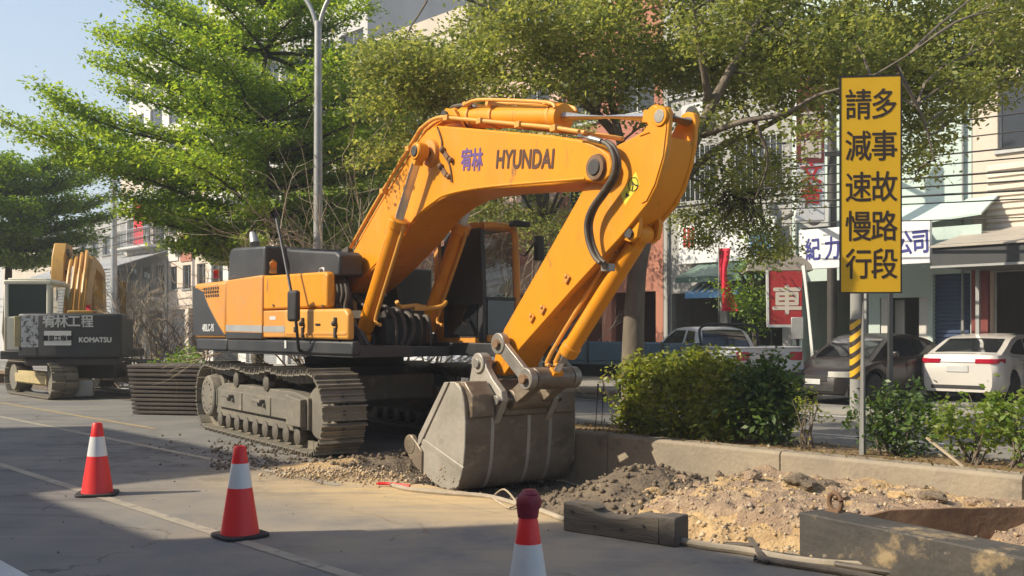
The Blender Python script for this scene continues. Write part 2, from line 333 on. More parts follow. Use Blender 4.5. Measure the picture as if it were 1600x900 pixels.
M['crust_mix'] = island(pmat('crust_stones', (0.4, 0.3, 0.2), rough=.95, rvar=0), [(0.38, 0.28, 0.19), (0.25, 0.185, 0.135), (0.48, 0.37, 0.24), (0.17, 0.13, 0.10), (0.34, 0.25, 0.18)])
M['green_glass'] = pmat('dark_green_glass', (0.030, 0.045, 0.036), (0.05, 0.065, 0.05), 1.5, 0.08, spec=0.6, rvar=0.03)
M['leaf_shrub'] = leafmat('fresh_shrub_leaves', [(0.07, 0.14, 0.016), (0.14, 0.22, 0.026), (0.22, 0.28, 0.045), (0.10, 0.17, 0.02), (0.26, 0.27, 0.07)], 0.4)
# ------------------------------------------------------------------ setting: ground, road, trench, median
from mathutils import noise as mnoise
def sst(x, a, b):
    t = max(0.0, min(1.0, (x - a) / (b - a))); return t * t * (3 - 2 * t)
def fbm(x, y, sc, o=4, seed=0.0):
    v = 0; am = 1; tot = 0
    for i in range(o):
        v += am * mnoise.noise(Vector((x * sc, y * sc, seed + 7.3 * i))); tot += am; am *= 0.5; sc *= 2.1
    return v / tot
def structure(name, mb_or_me, mat, smooth=0, bevel=0):
    if isinstance(mb_or_me, MB): o = mb_or_me.build(name, mat, None, bevel, smooth)
    else: o = link(name, mb_or_me, mat)
    o['kind'] = 'structure'; return o

HA0, HA1, HN0, HN1 = -10.6, 4.2, 5.9, 9.28     # the dug-up strip beside the median

def road_material(name, near):
    m = bpy.data.materials.new(name); m.use_nodes = True; t = m.node_tree; L = t.links
    b = t.nodes['Principled BSDF']; b.inputs['Specular IOR Level'].default_value = 0.35
    tc = t.nodes.new('ShaderNodeTexCoord')
    def nz(sc, det=8, ro=0.6, st=None):
        n = t.nodes.new('ShaderNodeTexNoise'); n.inputs['Scale'].default_value = sc; n.inputs['Detail'].default_value = det; n.inputs['Roughness'].default_value = ro
        if st:
            mp = t.nodes.new('ShaderNodeMapping'); mp.inputs['Rotation'].default_value = (0, 0, -ROADROT); mp.inputs['Scale'].default_value = st
            L.new(tc.outputs['Object'], mp.inputs[0]); L.new(mp.outputs[0], n.inputs['Vector'])
        else: L.new(tc.outputs['Object'], n.inputs['Vector'])
        return n.outputs['Fac']
    def mr(v, a, c, lo=0.0, hi=1.0):
        q = t.nodes.new('ShaderNodeMapRange'); q.inputs[1].default_value = a; q.inputs[2].default_value = c; q.inputs[3].default_value = lo; q.inputs[4].default_value = hi
        L.new(v, q.inputs[0]); return q.outputs[0]
    def mix(f, a, c):
        q = t.nodes.new('ShaderNodeMix'); q.data_type = 'RGBA'
        L.new(f, q.inputs[0])
        for i, s in ((6, a), (7, c)):
            if isinstance(s, tuple): q.inputs[i].default_value = (*s, 1)
            else: L.new(s, q.inputs[i])
        return q.outputs[2]
    def op(o, a, c):
        q = t.nodes.new('ShaderNodeMath'); q.operation = o; q.use_clamp = True
        for i, s in enumerate((a, c)):
            if isinstance(s, (int, float)): q.inputs[i].default_value = s
            else: L.new(s, q.inputs[i])
        return q.outputs[0]
    c = mix(mr(nz(90, 4), 0.35, 0.68), (0.125, 0.122, 0.118), (0.20, 0.192, 0.178))
    c = mix(mr(nz(0.7), 0.42, 0.66), c, (0.215, 0.20, 0.175))
    c = mix(mr(nz(1.5, 10, 0.7, (0.25, 1.6, 1)), 0.54, 0.68), c, (0.10, 0.096, 0.09))
    vo = t.nodes.new('ShaderNodeTexVoronoi'); vo.feature = 'DISTANCE_TO_EDGE'; vo.inputs['Scale'].default_value = 0.55
    va = t.nodes.new('ShaderNodeVectorMath'); va.operation = 'MULTIPLY_ADD'; va.inputs[1].default_value = (0.9, 0.9, 0); nzc = t.nodes.new('ShaderNodeTexNoise'); nzc.inputs['Scale'].default_value = 1.6; nzc.inputs['Detail'].default_value = 8
    L.new(tc.outputs['Object'], nzc.inputs['Vector']); L.new(nzc.outputs['Color'], va.inputs[0]); L.new(tc.outputs['Object'], va.inputs[2]); L.new(va.outputs[0], vo.inputs['Vector'])
    crack = op('MULTIPLY', mr(vo.outputs['Distance'], 0.012, 0.003), mr(nz(0.45), 0.50, 0.56))
    c = mix(op('MULTIPLY', crack, 0.75), c, (0.045, 0.042, 0.04))
    c = mix(op('MULTIPLY', mr(nz(1.1, 6, .6, (0.06, 2.6, 1)), 0.56, 0.66), 0.55), c, (0.30, 0.265, 0.21))
    c = mix(op('MULTIPLY', mr(nz(2.4, 4, .5, (0.5, 2.0, 1)), 0.68, 0.74), 0.6), c, (0.075, 0.072, 0.07))
    if near:
        def blob(cx, cy, rx, ry, rot):
            mp = t.nodes.new('ShaderNodeMapping'); mp.vector_type = 'TEXTURE'; mp.inputs['Location'].default_value = (cx, cy, 0)
            mp.inputs['Rotation'].default_value = (0, 0, rot); mp.inputs['Scale'].default_value = (rx, ry, 1)
            L.new(tc.outputs['Object'], mp.inputs[0])
            ln = t.nodes.new('ShaderNodeVectorMath'); ln.operation = 'LENGTH'; L.new(mp.outputs[0], ln.inputs[0])
            return mr(ln.outputs['Value'], 1.0, 0.15)
        n1 = nz(1.1, 10, 0.68); n2 = nz(4.0, 10, 0.7, (0.3, 1.5, 1))
        dust = op('MULTIPLY', blob(1.3, 8.6, 7.6, 5.2, ROADROT), mr(n1, 0.30, 0.58))
        c = mix(op('MULTIPLY', dust, 0.85), c, (0.40, 0.315, 0.205))
        sand = op('MULTIPLY', blob(-0.9, 9.9, 3.4, 1.45, ROADROT + 0.25), mr(n2, 0.26, 0.55))
        c = mix(sand, c, (0.56, 0.40, 0.20))
        dark = op('MULTIPLY', blob(-4.6, 13.0, 5.2, 2.2, ROADROT), mr(nz(1.8, 10, 0.72), 0.50, 0.60))
        c = mix(op('MULTIPLY', dark, 0.8), c, (0.07, 0.062, 0.052))
    else:
        c = mix(mr(nz(0.35), 0.45, 0.62), c, (0.25, 0.22, 0.18))
    L.new(c, b.inputs['Base Color']); b.inputs['Roughness'].default_value = 0.86
    bp = t.nodes.new('ShaderNodeBump'); bp.inputs['Strength'].default_value = 0.35; bp.inputs['Distance'].default_value = 0.012
    L.new(nz(55, 5), bp.inputs['Height']); L.new(bp.outputs[0], b.inputs['Normal'])
    return m
M['road'] = road_material('dusty_asphalt', True)
M['road_far'] = road_material('grey_asphalt', False)
M['ground'] = pmat('bare_ground', (0.20, 0.18, 0.14), (0.14, 0.13, 0.10), 0.3, 0.95)
M['paving'] = pmat('forecourt_concrete', (0.30, 0.28, 0.245), (0.23, 0.215, 0.19), 0.6, 0.9, spot=((0.13, 0.125, 0.115), 1.2, 0.58, 0.2), bump=0.15)
M['sand'] = pmat('sandy_gravel_subsoil', (0.50, 0.34, 0.165), (0.33, 0.215, 0.105), 6.0, 0.95, spot=[((0.24, 0.155, 0.08), 14.0, 0.56, 0.12), ((0.58, 0.46, 0.31), 30.0, 0.60, 0.08)], bump=0.8, bscale=35)
M['soil'] = pmat('dark_dug_soil', (0.19, 0.142, 0.092), (0.11, 0.083, 0.056), 4.0, 0.95, spot=[((0.30, 0.235, 0.15), 5.0, 0.58, 0.16), ((0.05, 0.04, 0.032), 12.0, 0.60, 0.1)], bump=0.8, bscale=28)
M['crust'] = pmat('broken_asphalt_crust', (0.36, 0.25, 0.16), (0.24, 0.165, 0.11), 9.0, 0.95, spot=[((0.52, 0.39, 0.23), 2.2, 0.54, 0.12), ((0.10, 0.075, 0.065), 22.0, 0.60, 0.08)], bump=0.9, bscale=45)
M['litter'] = pmat('planting_soil', (0.26, 0.17, 0.085), (0.14, 0.095, 0.05), 8.0, 0.95, spot=((0.36, 0.26, 0.13), 16.0, 0.58, 0.12), bump=0.7, bscale=40)

def sheet(a_list, n_list, z, skip=None):
    mb = MB(); idx = {}
    for i, a in enumerate(a_list):
        for j, n in enumerate(n_list): idx[i, j] = len(mb.v); mb.v.append(P(a, n, z))
    for i in range(len(a_list) - 1):
        for j in range(len(n_list) - 1):
            if skip and (i, j) in skip: continue
            mb.f.append((idx[i, j], idx[i + 1, j], idx[i + 1, j + 1], idx[i, j + 1]))
    return mb
structure('ground', sheet([-1600, HA0, HA1, 1600], [-1600, HN0, HN1, 1600], -0.012, {(1, 1)}), M['ground'])
structure('near_road', sheet([-260, HA0, HA1, 160], [-3.6, HN0, HN1], 0.0, {(1, 1)}), M['road'])
structure('far_road', sheet([-260, 160], [10.7, 17.9], 0.0), M['road_far'])
mb = MB(); mb.add([P(a, n, z) for a in (-260, 160) for n, z in ((-9, 0.13), (-3.6, 0.13), (-3.6, -0.005), (-9, -0.005))], [(0, 1, 5, 4), (1, 2, 6, 5)])
structure('near_pavement', mb, M['paving'])
mb = MB(); mb.add([P(a, n, z) for a in (-260, 160) for n, z in ((17.9, -0.005), (17.9, 0.09), (27, 0.11))], [(0, 1, 4, 3), (1, 2, 5, 4)])
structure('forecourt', mb, M['paving'])
def worn_line(name, c, cover, wear):
    return pmat(name, c, tuple(x * 0.85 for x in c), 3.0, 0.8, spot=[((0.17, 0.155, 0.13), 7.0, cover, 0.12), ((0.30, 0.25, 0.18), 2.0, wear, 0.2)])
def lane(n, wd, a0, a1, mat, dash=None):
    mb = MB(); a = a0
    while a < a1:
        e = min(a1, a + (dash[0] if dash else a1 - a0))
        mb.add([P(a, n - wd / 2, 0.004), P(e, n - wd / 2, 0.004), P(e, n + wd / 2, 0.004), P(a, n + wd / 2, 0.004)], [(0, 1, 2, 3)])
        a = e + (dash[1] if dash else 1)
    structure('lane_marking', mb, mat)
M['line_faint'] = worn_line('worn_lane_paint', (0.36, 0.31, 0.235), 0.52, 0.52)
M['line_yellow'] = worn_line('worn_yellow_paint', (0.38, 0.28, 0.13), 0.50, 0.50)
M['line_white'] = worn_line('white_lane_paint', (0.58, 0.57, 0.54), 0.64, 0.62)
lane(5.76, 0.11, -120, HA0 + 1.8, M['line_faint']); lane(3.67, 0.11, -120, 60, M['line_faint']); lane(2.06, 0.14, -120, 60, M['line_white'])
lane(6.9, 0.12, -120, -16, M['line_yellow'])
lane(11.2, 0.12, -120, 60, M['line_white']); lane(14.2, 0.12, -120, 60, M['line_white'], (4, 6)); lane(17.4, 0.15, -120, 60, M['line_white'])

# trench and rubble bank
def lip_n(a): return 6.52 - 0.44 * sst(a, -6.8, -5.6) + 0.5 * sst(a, -4.25, -3.75) + 0.10 * fbm(a, 0, 1.1, 3, 9.0)
GAP0, GAP1 = -34.0, -9.75                      # here the median has been taken out
def trench_z(a, n):
    nb = 0.07 * fbm(a, n, 1.3, 3, 2.0)
    lip = lip_n(a)
    # right part: trench, sandy slope, asphalt crust, rubble up to the kerb
    d = sst(n, lip, lip + 0.16)
    top = 7.62 + 0.10 * fbm(a, 0, 0.9, 4, 4.0)
    f = max(0.0, min(1.0, (n - lip - 0.35) / max(0.2, top - lip - 0.35)))
    zr = -0.72 * d + 0.62 * d * f ** 1.1 + 0.04 * d * sst(n, top - .01, top + .02)
    zr += 0.05 * sst(n, top, top + 0.03) + 0.085 * sst(n, top + .02, top + 0.42) - 0.15 * math.exp(-((n - top) / 0.034) ** 2) * (0.6 + 0.8 * abs(fbm(a, 0, 2.4, 3, 41))) + 0.02 * sst(n, top + 0.4, 9.0)
    zr += (0.05 * fbm(a, n, 11.0, 3, 27) + .05 * fbm(a, n, 5.0, 3, 29)) * sst(n, top, top + .06) * (1 - sst(n, top + .38, top + .5))
    rough = 0.09 * fbm(a, n, 2.6, 5, 1.0) * sst(n, lip + .2, lip + .5) + 0.13 * max(0, fbm(a, n, 2.0, 5, 6.0)) * sst(n, 8.0, 8.5)
    zr += rough + 0.07 * fbm(a, n, 7.0, 4, 17) * sst(n, lip + .15, lip + .4)
    zr -= 0.40 * sst(a, -3.65, -3.2) * sst(n, 6.75, 7.0) * (1 - sst(n, 7.45, 7.9))
    # left part: hollow round the bucket and the mound beside it
    hol = -0.36 * sst(n, lip - 0.1, lip + 0.35) * sst(a, -10.5, -9.5)
    md = 0.48 * math.exp(-((a + 7.0) / 0.75) ** 2 - ((n - 8.55) / 1.0) ** 2)
    heap = 0.20 * math.exp(-((a + 10.0) / 0.5) ** 2 - ((n - 7.6) / 1.0) ** 2)
    zl = hol + md + heap + 0.13 * fbm(a, n, 2.1, 5, 3.0) * sst(n, lip - .2, lip + .2)
    k = sst(a + 0.25 * fbm(n, a, 1.4, 3, 8.0), -6.7, -5.9)
    z = zl + (zr - zl) * k
    edge = sst(a, HA0, HA0 + 0.35) * (1 - sst(a, HA1 - 0.5, HA1)) * sst(n, HN0, HN0 + 0.06)
    return z * edge + 0.001
NA, NN = 420, 136
V = []; 
for i in range(NA + 1):
    a = HA0 + (HA1 - HA0) * i / NA
    for j in range(NN + 1):
        n = HN0 + (HN1 - HN0) * j / NN
        jx = 0 if i in (0, NA) else 0.018 * fbm(a, n, 6, 2, 11); jy = 0 if j in (0, NN) else 0.018 * fbm(a, n, 6, 2, 12)
        V.append(P(a + jx, n + jy, trench_z(a, n)))
Fc = [(i * (NN + 1) + j, (i + 1) * (NN + 1) + j, (i + 1) * (NN + 1) + j + 1, i * (NN + 1) + j + 1) for i in range(NA) for j in range(NN)]
me = np_mesh('trench_soil', [tuple(v) for v in V], Fc)
for k in ('soil', 'sand', 'crust', 'road'): me.materials.append(M[k])
for p, f in zip(me.polygons, Fc):
    a, n = an(V[f[0]]); z = V[f[0]].z
    lip = lip_n(a)
    kk = a + 0.45 * fbm(a, n, 1.6, 4, 5.0)
    if n < lip - 0.02 and a > -9.8: mi = 3
    elif kk < -6.25:
        mi = 1 if (z > 0.20 and fbm(a, n, 2.5, 3, 15) > -0.1) or (a < -8.6 and n < 6.9 + .3 * fbm(a, n, 2, 3, 5)) else 0
    else:
        top = 7.62 + 0.10 * fbm(a, 0, 0.9, 4, 4.0)
        mi = 1 if n < top else (2 if fbm(a, n, 1.8, 3, 21) < 0.10 or n < top + .15 else 1)
    p.material_index = mi
me.shade_smooth()
structure('trench_soil', me, None)

# loose stones: uncountable
def stones(name, spots, mat):
    base = [(-1, 0, 0), (1, 0, 0), (0, -1, 0), (0, 1, 0), (0, 0, -1), (0, 0, 1)]
    tri = [(0, 2, 5), (2, 1, 5), (1, 3, 5), (3, 0, 5), (2, 0, 4), (1, 2, 4), (3, 1, 4), (0, 3, 4)]
    Vs = []; Fs = []
    for (p, r) in spots:
        b = len(Vs); q = Matrix.Rotation(random.uniform(0, 6.3), 3, Vector((random.gauss(0, 1), random.gauss(0, 1), random.gauss(0, 1))).normalized())
        for v in base:
            d = q @ Vector((v[0] * random.uniform(.6, 1.3), v[1] * random.uniform(.6, 1.2), v[2] * random.uniform(.5, 1)))
            Vs.append(tuple(p + d * r))
        Fs += [tuple(i + b for i in t) for t in tri]
    o = link(name, np_mesh(name, Vs, Fs), mat); return o
sp = []
for _ in range(8000):
    a = random.uniform(-6.6, -1.5); n = random.uniform(6.3, 9.2)
    if n > 7.62 and random.random() < 0.55: continue
    r = 0.008 + 0.030 * random.random() ** 4; sp.append((P(a, n, trench_z(a, n) + r * random.uniform(-.3, .3)), r))
tag(stones('crust_stones', [(P(a, n, trench_z(a, n) - .004), .006 + .034 * random.random() ** 4) for a, n in [(random.uniform(-6.1, -2.5), random.uniform(7.62, 8.15)) for _ in range(1000)]], M['crust_mix']), 'broken stony crust of the old road above the sandy cut', 'road crust', kind='stuff')
tag(stones('gravel', sp, M['stone_mix']), 'loose sandy gravel on the cut bank of the trench', 'gravel', kind='stuff')
sp = []
for _ in range(1900):
    a = random.uniform(-10.4, -5.9); n = random.uniform(6.4, 9.2)
    r = 0.012 + 0.045 * random.random() ** 3; sp.append((P(a, n, trench_z(a, n) + r * 0.3), r))
tag(stones('soil_clods', sp, M['soil']), 'dark clods of dug earth round the bucket', 'soil', kind='stuff')
sp = []
for _ in range(420):                          # crumbs thrown on the road near the machine
    a = random.gauss(-11.4, 1.4); n = random.gauss(6.5, 0.5)
    if HN0 < n < HN1 and HA0 < a: continue
    r = 0.006 + 0.022 * random.random() ** 3; sp.append((P(a, n, r * 0.4), r))
for _ in range(160):
    a = random.uniform(-14, -3); n = random.uniform(1.5, 6)
    r = 0.003 + 0.009 * random.random() ** 3; sp.append((P(a, n, r * 0.4), r))
for _ in range(700):                          # crumbled earth along the near track
    c = gnd(random.uniform(330, 520), random.uniform(690, 735)); r = 0.008 + 0.03 * random.random() ** 3
    aa, nn = an(c)
    if aa > HA0 and nn > HN0: continue
    sp.append((c + Vector((0, 0, r * .4)), r))
tag(stones('road_grit', sp, M['soil']), 'crumbs of earth scattered on the dusty asphalt', 'grit', kind='stuff')

sp = []
for _ in range(1500):                         # little heaps of sandy gravel beside the track end
    c = gnd(random.gauss(520, 42), random.gauss(742, 4.5)); r = 0.006 + 0.022 * random.random() ** 3; sp.append((c + Vector((0, 0, r * .5 + .03 * random.random())), r))
for _ in range(500):
    c = gnd(random.gauss(600, 50), random.gauss(748, 5)); r = 0.006 + 0.022 * random.random() ** 3; sp.append((c + Vector((0, 0, r * .5)), r))
tag(stones('sandy_gravel', sp, M['stone_mix']), 'low heap of pale sandy gravel by the end of the crawler track', 'gravel', kind='stuff')

# lumps along the foot of the kerb
def lump(c, r, mat, fl=0.55):
    bm = bmesh.new(); bmesh.ops.create_icosphere(bm, subdivisions=3, radius=1.0); s = random.uniform(0, 99)
    sx, sy = random.uniform(0.9, 1.6), random.uniform(0.7, 1.1)
    for v in bm.verts:
        k = 1 + 0.45 * mnoise.noise(v.co * 1.3 + Vector((s, 0, 0))) + 0.22 * mnoise.noise(v.co * 3.4 + Vector((0, s, 0)))
        v.co = Vector((v.co.x * sx, v.co.y * sy, max(v.co.z, -0.6) * fl)) * k * r
    m2 = bpy.data.meshes.new('asphalt_lump'); bm.to_mesh(m2); bm.free(); m2.shade_smooth(); m2.set_sharp_from_angle(angle=R(28))
    o = link('asphalt_lump', m2, mat); o.location = c; o.rotation_euler = (0, 0, random.uniform(0, 6)); return o
LUMPS = [(1085, 738, .10, 'sand'), (1125, 741, .13, 'sand'), (1175, 745, .11, 'crust'), (1236, 747, .10, 'crust'), (1250, 756, .13, 'soil'), (1290, 760, .10, 'soil'),
         (1345, 768, .08, 'sand'), (1405, 776, .08, 'sand'), (1460, 779, .09, 'soil'), (1520, 786, .07, 'crust'), (1064, 751, .09, 'crust'), (1020, 770, .08, 'sand'), (1310, 778, .07, 'crust'), (1583, 780, .10, 'crust')]
for px, py, r, mk in LUMPS:
    c = None
    for k in range(240):                        # march along the sight line down to the bank
        Y = 8.0 + k * 0.02; q = at(px, py, Y); a, n = an(q)
        if HN0 < n < HN1 - .1 and q.z <= trench_z(a, n): c = q; break
    if c is None or an(c)[1] > 8.95: continue
    o = lump(c + Vector((0, 0, r * 0.12)), r, M[mk])
    tag(o, 'broken lump of asphalt and earth lying on the rubble bank below the kerb', 'rubble lump', 'broken lumps below the kerb')

# median: kerb walls and planting strip
mb = MB(); a = -150.0; seg = 2.44; off = -5.75
k0 = math.floor((-150 - off) / seg)
prof = [(9.28, -0.75), (9.285, 0.30), (9.31, 0.33), (9.50, 0.335), (9.52, 0.29), (9.52, -0.75)]
for i in range(80):
    s0 = off + (k0 + i) * seg; s1 = s0 + seg - 0.012
    if s0 < GAP1 and s1 > GAP0:
        if s0 < GAP0: s1 = GAP0
        elif s1 > GAP1: s0 = GAP1
        else: continue
    j = 0.004 * random.uniform(-1, 1)
    vs = [P(s, n + j, z) for s in (s0, s1) for n, z in prof]; q = len(prof)
    mb.add(vs, [tuple(range(q)), tuple(range(2 * q - 1, q - 1, -1))] + [(t, (t + 1) % q, q + (t + 1) % q, q + t) for t in range(q)])
structure('kerb', mb, M['concrete'], 0, 0.008)
mb = MB(); prof = [(10.55, -0.05), (10.55, 0.28), (10.57, 0.30), (10.68, 0.30), (10.70, 0.27), (10.70, -0.05)]; q = len(prof)
mb.add([P(s, n, z) for s in (-150, GAP0) for n, z in prof], [tuple(range(q)), tuple(range(2 * q - 1, q - 1, -1))] + [(t, (t + 1) % q, q + (t + 1) % q, q + t) for t in range(q)])
mb.add([P(s, n, z) for s in (GAP1, 50) for n, z in prof], [tuple(range(q)), tuple(range(2 * q - 1, q - 1, -1))] + [(t, (t + 1) % q, q + (t + 1) % q, q + t) for t in range(q)])
structure('far_kerb', mb, M['concrete'])
def planting(a0, a1):
    V = []; nn = 10; na = int((a1 - a0) * 9)
    for i in range(na + 1):
        a = a0 + (a1 - a0) * i / na
        ed = sst(a, GAP0 - 0.5, GAP0 - .9) if False else 1.0
        for j in range(nn + 1):
            n = 9.525 + 1.02 * j / nn; V.append(P(a, n, 0.275 + 0.05 * fbm(a, n, 2.2, 4, 33) + 0.03 * math.sin(math.pi * j / nn)))
    F_ = [(i * (nn + 1) + j, (i + 1) * (nn + 1) + j, (i + 1) * (nn + 1) + j + 1, i * (nn + 1) + j + 1) for i in range(na) for j in range(nn)]
    for i in (0, na):
        b = len(V); c = i * (nn + 1)
        for j in range(nn + 1): q = V[c + j]; V.append(Vector((q.x, q.y, -0.1)))
        F_ += [(c + j, c + j + 1, b + j + 1, b + j) for j in range(nn)]
    me = np_mesh('planting_soil', [tuple(v) for v in V], F_)
    me.shade_smooth(); structure('planting_soil', me, M['litter'])
planting(-40, GAP0); planting(GAP1, 6)
structure('planting_soil', sheet([-150, -40], [9.525, 10.545], 0.28), M['litter'])
structure('bare_earth', sheet([GAP0 - .05, GAP1 + .05], [9.28, 10.7], 0.004), M['soil'])
# ------------------------------------------------------------------ the big orange excavator
PHI = 52.0
CX, CY = -2.44, 15.39
bb = (math.cos(R(PHI)), -math.sin(R(PHI))); rrr = (-math.sin(R(PHI)), -math.cos(R(PHI)))
def U(px, py, s):                              # photo pixel on the machine's own side plane s metres right of its middle
    k = (px - 800) / F
    t = (k * (CY + s * rrr[1]) - CX - s * rrr[0]) / (bb[0] - k * bb[1]); Y = CY + t * bb[1] + s * rrr[1]
    return Vector((t, -s, H - (py - HY) / F * Y))
def UP(pts, s): return [(q.x, q.z) for q in (U(x, y, s) for x, y in pts)]
EXC = thing('excavator', 'big orange crawler excavator with its bucket resting in the trench', 'excavator', (CX, CY, 0), -R(PHI))

# --- undercarriage (turned four degrees against the upper body)
DEL = -R(4.0)
def loop_pts(n):
    Rr, cxw = 0.49, 2.13; zc = 0.56
    segs = []
    def path(u):                               # u in 0..1 round the loop
        Lb = 2 * cxw; La = math.pi * Rr; tot = 2 * Lb + 2 * La; d = u * tot
        if d < Lb: return (cxw - d, zc - Rr, math.pi)                                    # bottom run, going back
        d -= Lb
        if d < La: th = d / Rr; return (-cxw - Rr * math.sin(th), zc - Rr * math.cos(th), math.pi - th)
        d -= La
        if d < Lb:
            x = -cxw + d; sag = 0.065 * abs(math.sin((x + cxw) / Lb * 3 * math.pi)) ** 1.0 * (0.6 + 0.4 * math.cos(x)); sl_ = 0
            return (x, zc + Rr - sag, 0.0)
        d -= Lb; th = d / Rr
        return (cxw + Rr * math.sin(th), zc + Rr * math.cos(th), -th)
    return [path((i + 0.3) / n) for i in range(n)]
NS = 54
sm = MB(); sm.box((0, 0, 0.012), (0.196, 0.60, 0.022))
for gx, gh in ((-0.085, 0.055), (0.0, 0.030), (0.085, 0.030)): sm.box((gx, 0, 0.022 + gh / 2), (0.018, 0.60, gh))
sm.box((0, 0.10, -0.05), (0.20, 0.05, 0.10)); sm.box((0, -0.10, -0.05), (0.20, 0.05, 0.10))
shoe_me = sm.mesh('track_shoe', 0); shoe_me.materials.append(M['track'])
rol = MB(); rol.lathe([(0.06, -0.24), (0.115, -0.22), (0.115, -0.13), (0.085, -0.11), (0.085, 0.11), (0.115, 0.13), (0.115, 0.22), (0.06, 0.24)], n=18, axis='Y')
rol_me = rol.mesh('roller'); rol_me.materials.append(M['roller'])
for side in (-1, 1):
    y0 = side * 1.37
    fr = MB()
    fr.prism([(-1.95, 0.36), (-1.75, 0.27), (1.45, 0.27), (1.62, 0.30), (1.95, 0.32), (1.95, 0.74), (1.45, 0.80), (-1.4, 0.80), (-1.75, 0.72), (-1.95, 0.66)], y0 - 0.20, y0 + 0.20)
    o = y0 + side * 0.20; sg = side
    fr.prism([(-1.6, 0.42), (1.35, 0.42), (1.35, 0.70), (-1.6, 0.70)], min(o, o + sg * .06), max(o, o + sg * .06))
    fr.prism([(1.40, 0.36), (1.90, 0.36), (1.90, 0.72), (1.40, 0.76)], min(o, o + sg * .09), max(o, o + sg * .09))
    for x in (-1.0, 0.35): fr.box((x, o + sg * .10, .62), (.34, .09, .05)); fr.box((x + .18, o + sg * .075, .56), (.04, .05, .06))
    for x in (-1.62, -.45, .75): fr.box((x, o + sg * .067, .56), (.035, .022, .26))
    fo = fr.build('track_frame', M['track_frame'], EXC, 0.014); fo.rotation_euler.z = DEL
    ch = MB()
    ch.tube([Vector((x, y0, z)) for x, z, _ in loop_pts(NS)] + [Vector((*[loop_pts(NS)[0][0]], y0, loop_pts(NS)[0][1]))], 0.035, 6)
    co = ch.build('track_chain', M['dark_steel'], EXC); co.rotation_euler.z = DEL
    for (x, z, th) in loop_pts(NS):
        s_ = link('track_shoe', shoe_me, None, co); s_.location = (x, y0, z); s_.rotation_euler = (0, -th, 0)
    for x in [-1.62 + i * 0.405 for i in range(9)]:
        q = link('roller', rol_me, None, fo); q.location = (x, y0, 0.215)
    for x in (-0.85, 0.45):
        q = link('roller', rol_me, None, fo); q.location = (x, y0, 0.875)
        st = MB(); st.box((x, y0, .81), (.16, .12, .10)); st.build('roller_bracket', M['track_frame'], fo)
    for x, nm in ((-2.13, 'sprocket'), (2.13, 'idler_wheel')):
        wl = MB(); kx = 1.0 if nm == 'sprocket' else .55
        wl.lathe([(r_, y_ * kx) for r_, y_ in [(0.10, -0.27), (0.30, -0.27), (0.33, -0.25), (0.36, -0.12), (0.43, -0.10), (0.43, 0.10), (0.36, 0.12), (0.33, 0.25), (0.30, 0.27), (0.10, 0.27)]], (x, y0, 0.56), 28, 'Y')
        if nm == 'sprocket':
            for k in range(21):
                t = 2 * math.pi * k / 21; wl.box((x + .45 * math.cos(t), y0, .56 + .45 * math.sin(t)), (.06, .07, .06), m=Matrix.Rotation(-t, 4, 'Y'))
            for k in range(12):
                t = 2 * math.pi * k / 12; wl.cyl((x + .23 * math.cos(t), y0 - .285, .56 + .23 * math.sin(t)), (x + .23 * math.cos(t), y0 + .285, .56 + .23 * math.sin(t)), .018, 8)
        wo = wl.build(nm, M['track_frame'], EXC); wo.rotation_euler.z = DEL
cb = MB(); cb.prism([(-1.05, 0.62), (-0.85, 0.50), (0.85, 0.50), (1.05, 0.62), (1.0, 0.98), (-1.0, 0.98)], -0.85, 0.85)
for sx in (-1, 1):
    for sy in (-1, 1):
        cb.prism([(sx * .55, .55), (sx * 1.15, .50), (sx * 1.15, .80), (sx * .55, .95)], min(sy * .8, sy * 1.2), max(sy * .8, sy * 1.2))
o = cb.build('car_body', M['track_frame'], EXC, 0.02); o.rotation_euler.z = DEL
sr = MB(); sr.lathe([(0.2, .97), (0.82, .97), (0.82, 1.10), (0.76, 1.12), (0.76, 1.22), (0.2, 1.22)], n=40); sr.build('slew_ring', M['dark_steel'], EXC)

# --- upper body
dk = MB(); dk.bx(-2.2, 2.48, -1.40, -0.50, 1.27, 1.42); dk.bx(-2.2, 1.3, -0.50, 0.50, 1.24, 1.46); dk.bx(-2.2, 3.45, 0.50, 1.42, 1.27, 1.45); dk.bx(1.3, 2.0, -0.42, 0.42, 1.26, 1.40)
dk.build('deck_frame', M['black_paint'], EXC, 0.012)
RR = 3.36
def arc_plan(yh, xf, inset=0.0):
    pts = [(xf, -yh), (xf, yh)]; n = 16
    a0 = math.asin(yh / RR)
    for i in range(n + 1):
        a = a0 - 2 * a0 * i / n
        x, y = -(RR - inset) * math.cos(a), RR * math.sin(a)
        pts.append((x, y))
    q = pts[2:]; q[0] = (q[0][0] + .0, q[0][1]); 
    return [pts[0], pts[1], (q[0][0] + .16, q[0][1]), (q[0][0] + .04, q[0][1] - .05)] + q[1:-1] + [(q[-1][0] + .04, q[-1][1] + .05), (q[-1][0] + .16, q[-1][1])]
cw = MB(); cw.prism(arc_plan(1.45, -1.56), 1.50, 2.42, 'Z')
cwo = cw.build('counterweight', M['orange_dusty'], EXC, 0.06, seg=3)
cs = MB(); cs.prism(arc_plan(1.43, -1.56, 0.03), 1.30, 1.50, 'Z'); cs.build('counterweight_skirt', M['black_paint'], cwo, 0.03)
bl = MB(); bl.prism(UP([(302, 448), (317, 455), (326, 478), (341, 507), (352, 524), (302, 524)], 1.45), -1.458, -1.4, 'Y'); bl.build('black_panel', M['black_paint'], cwo, 0.004)
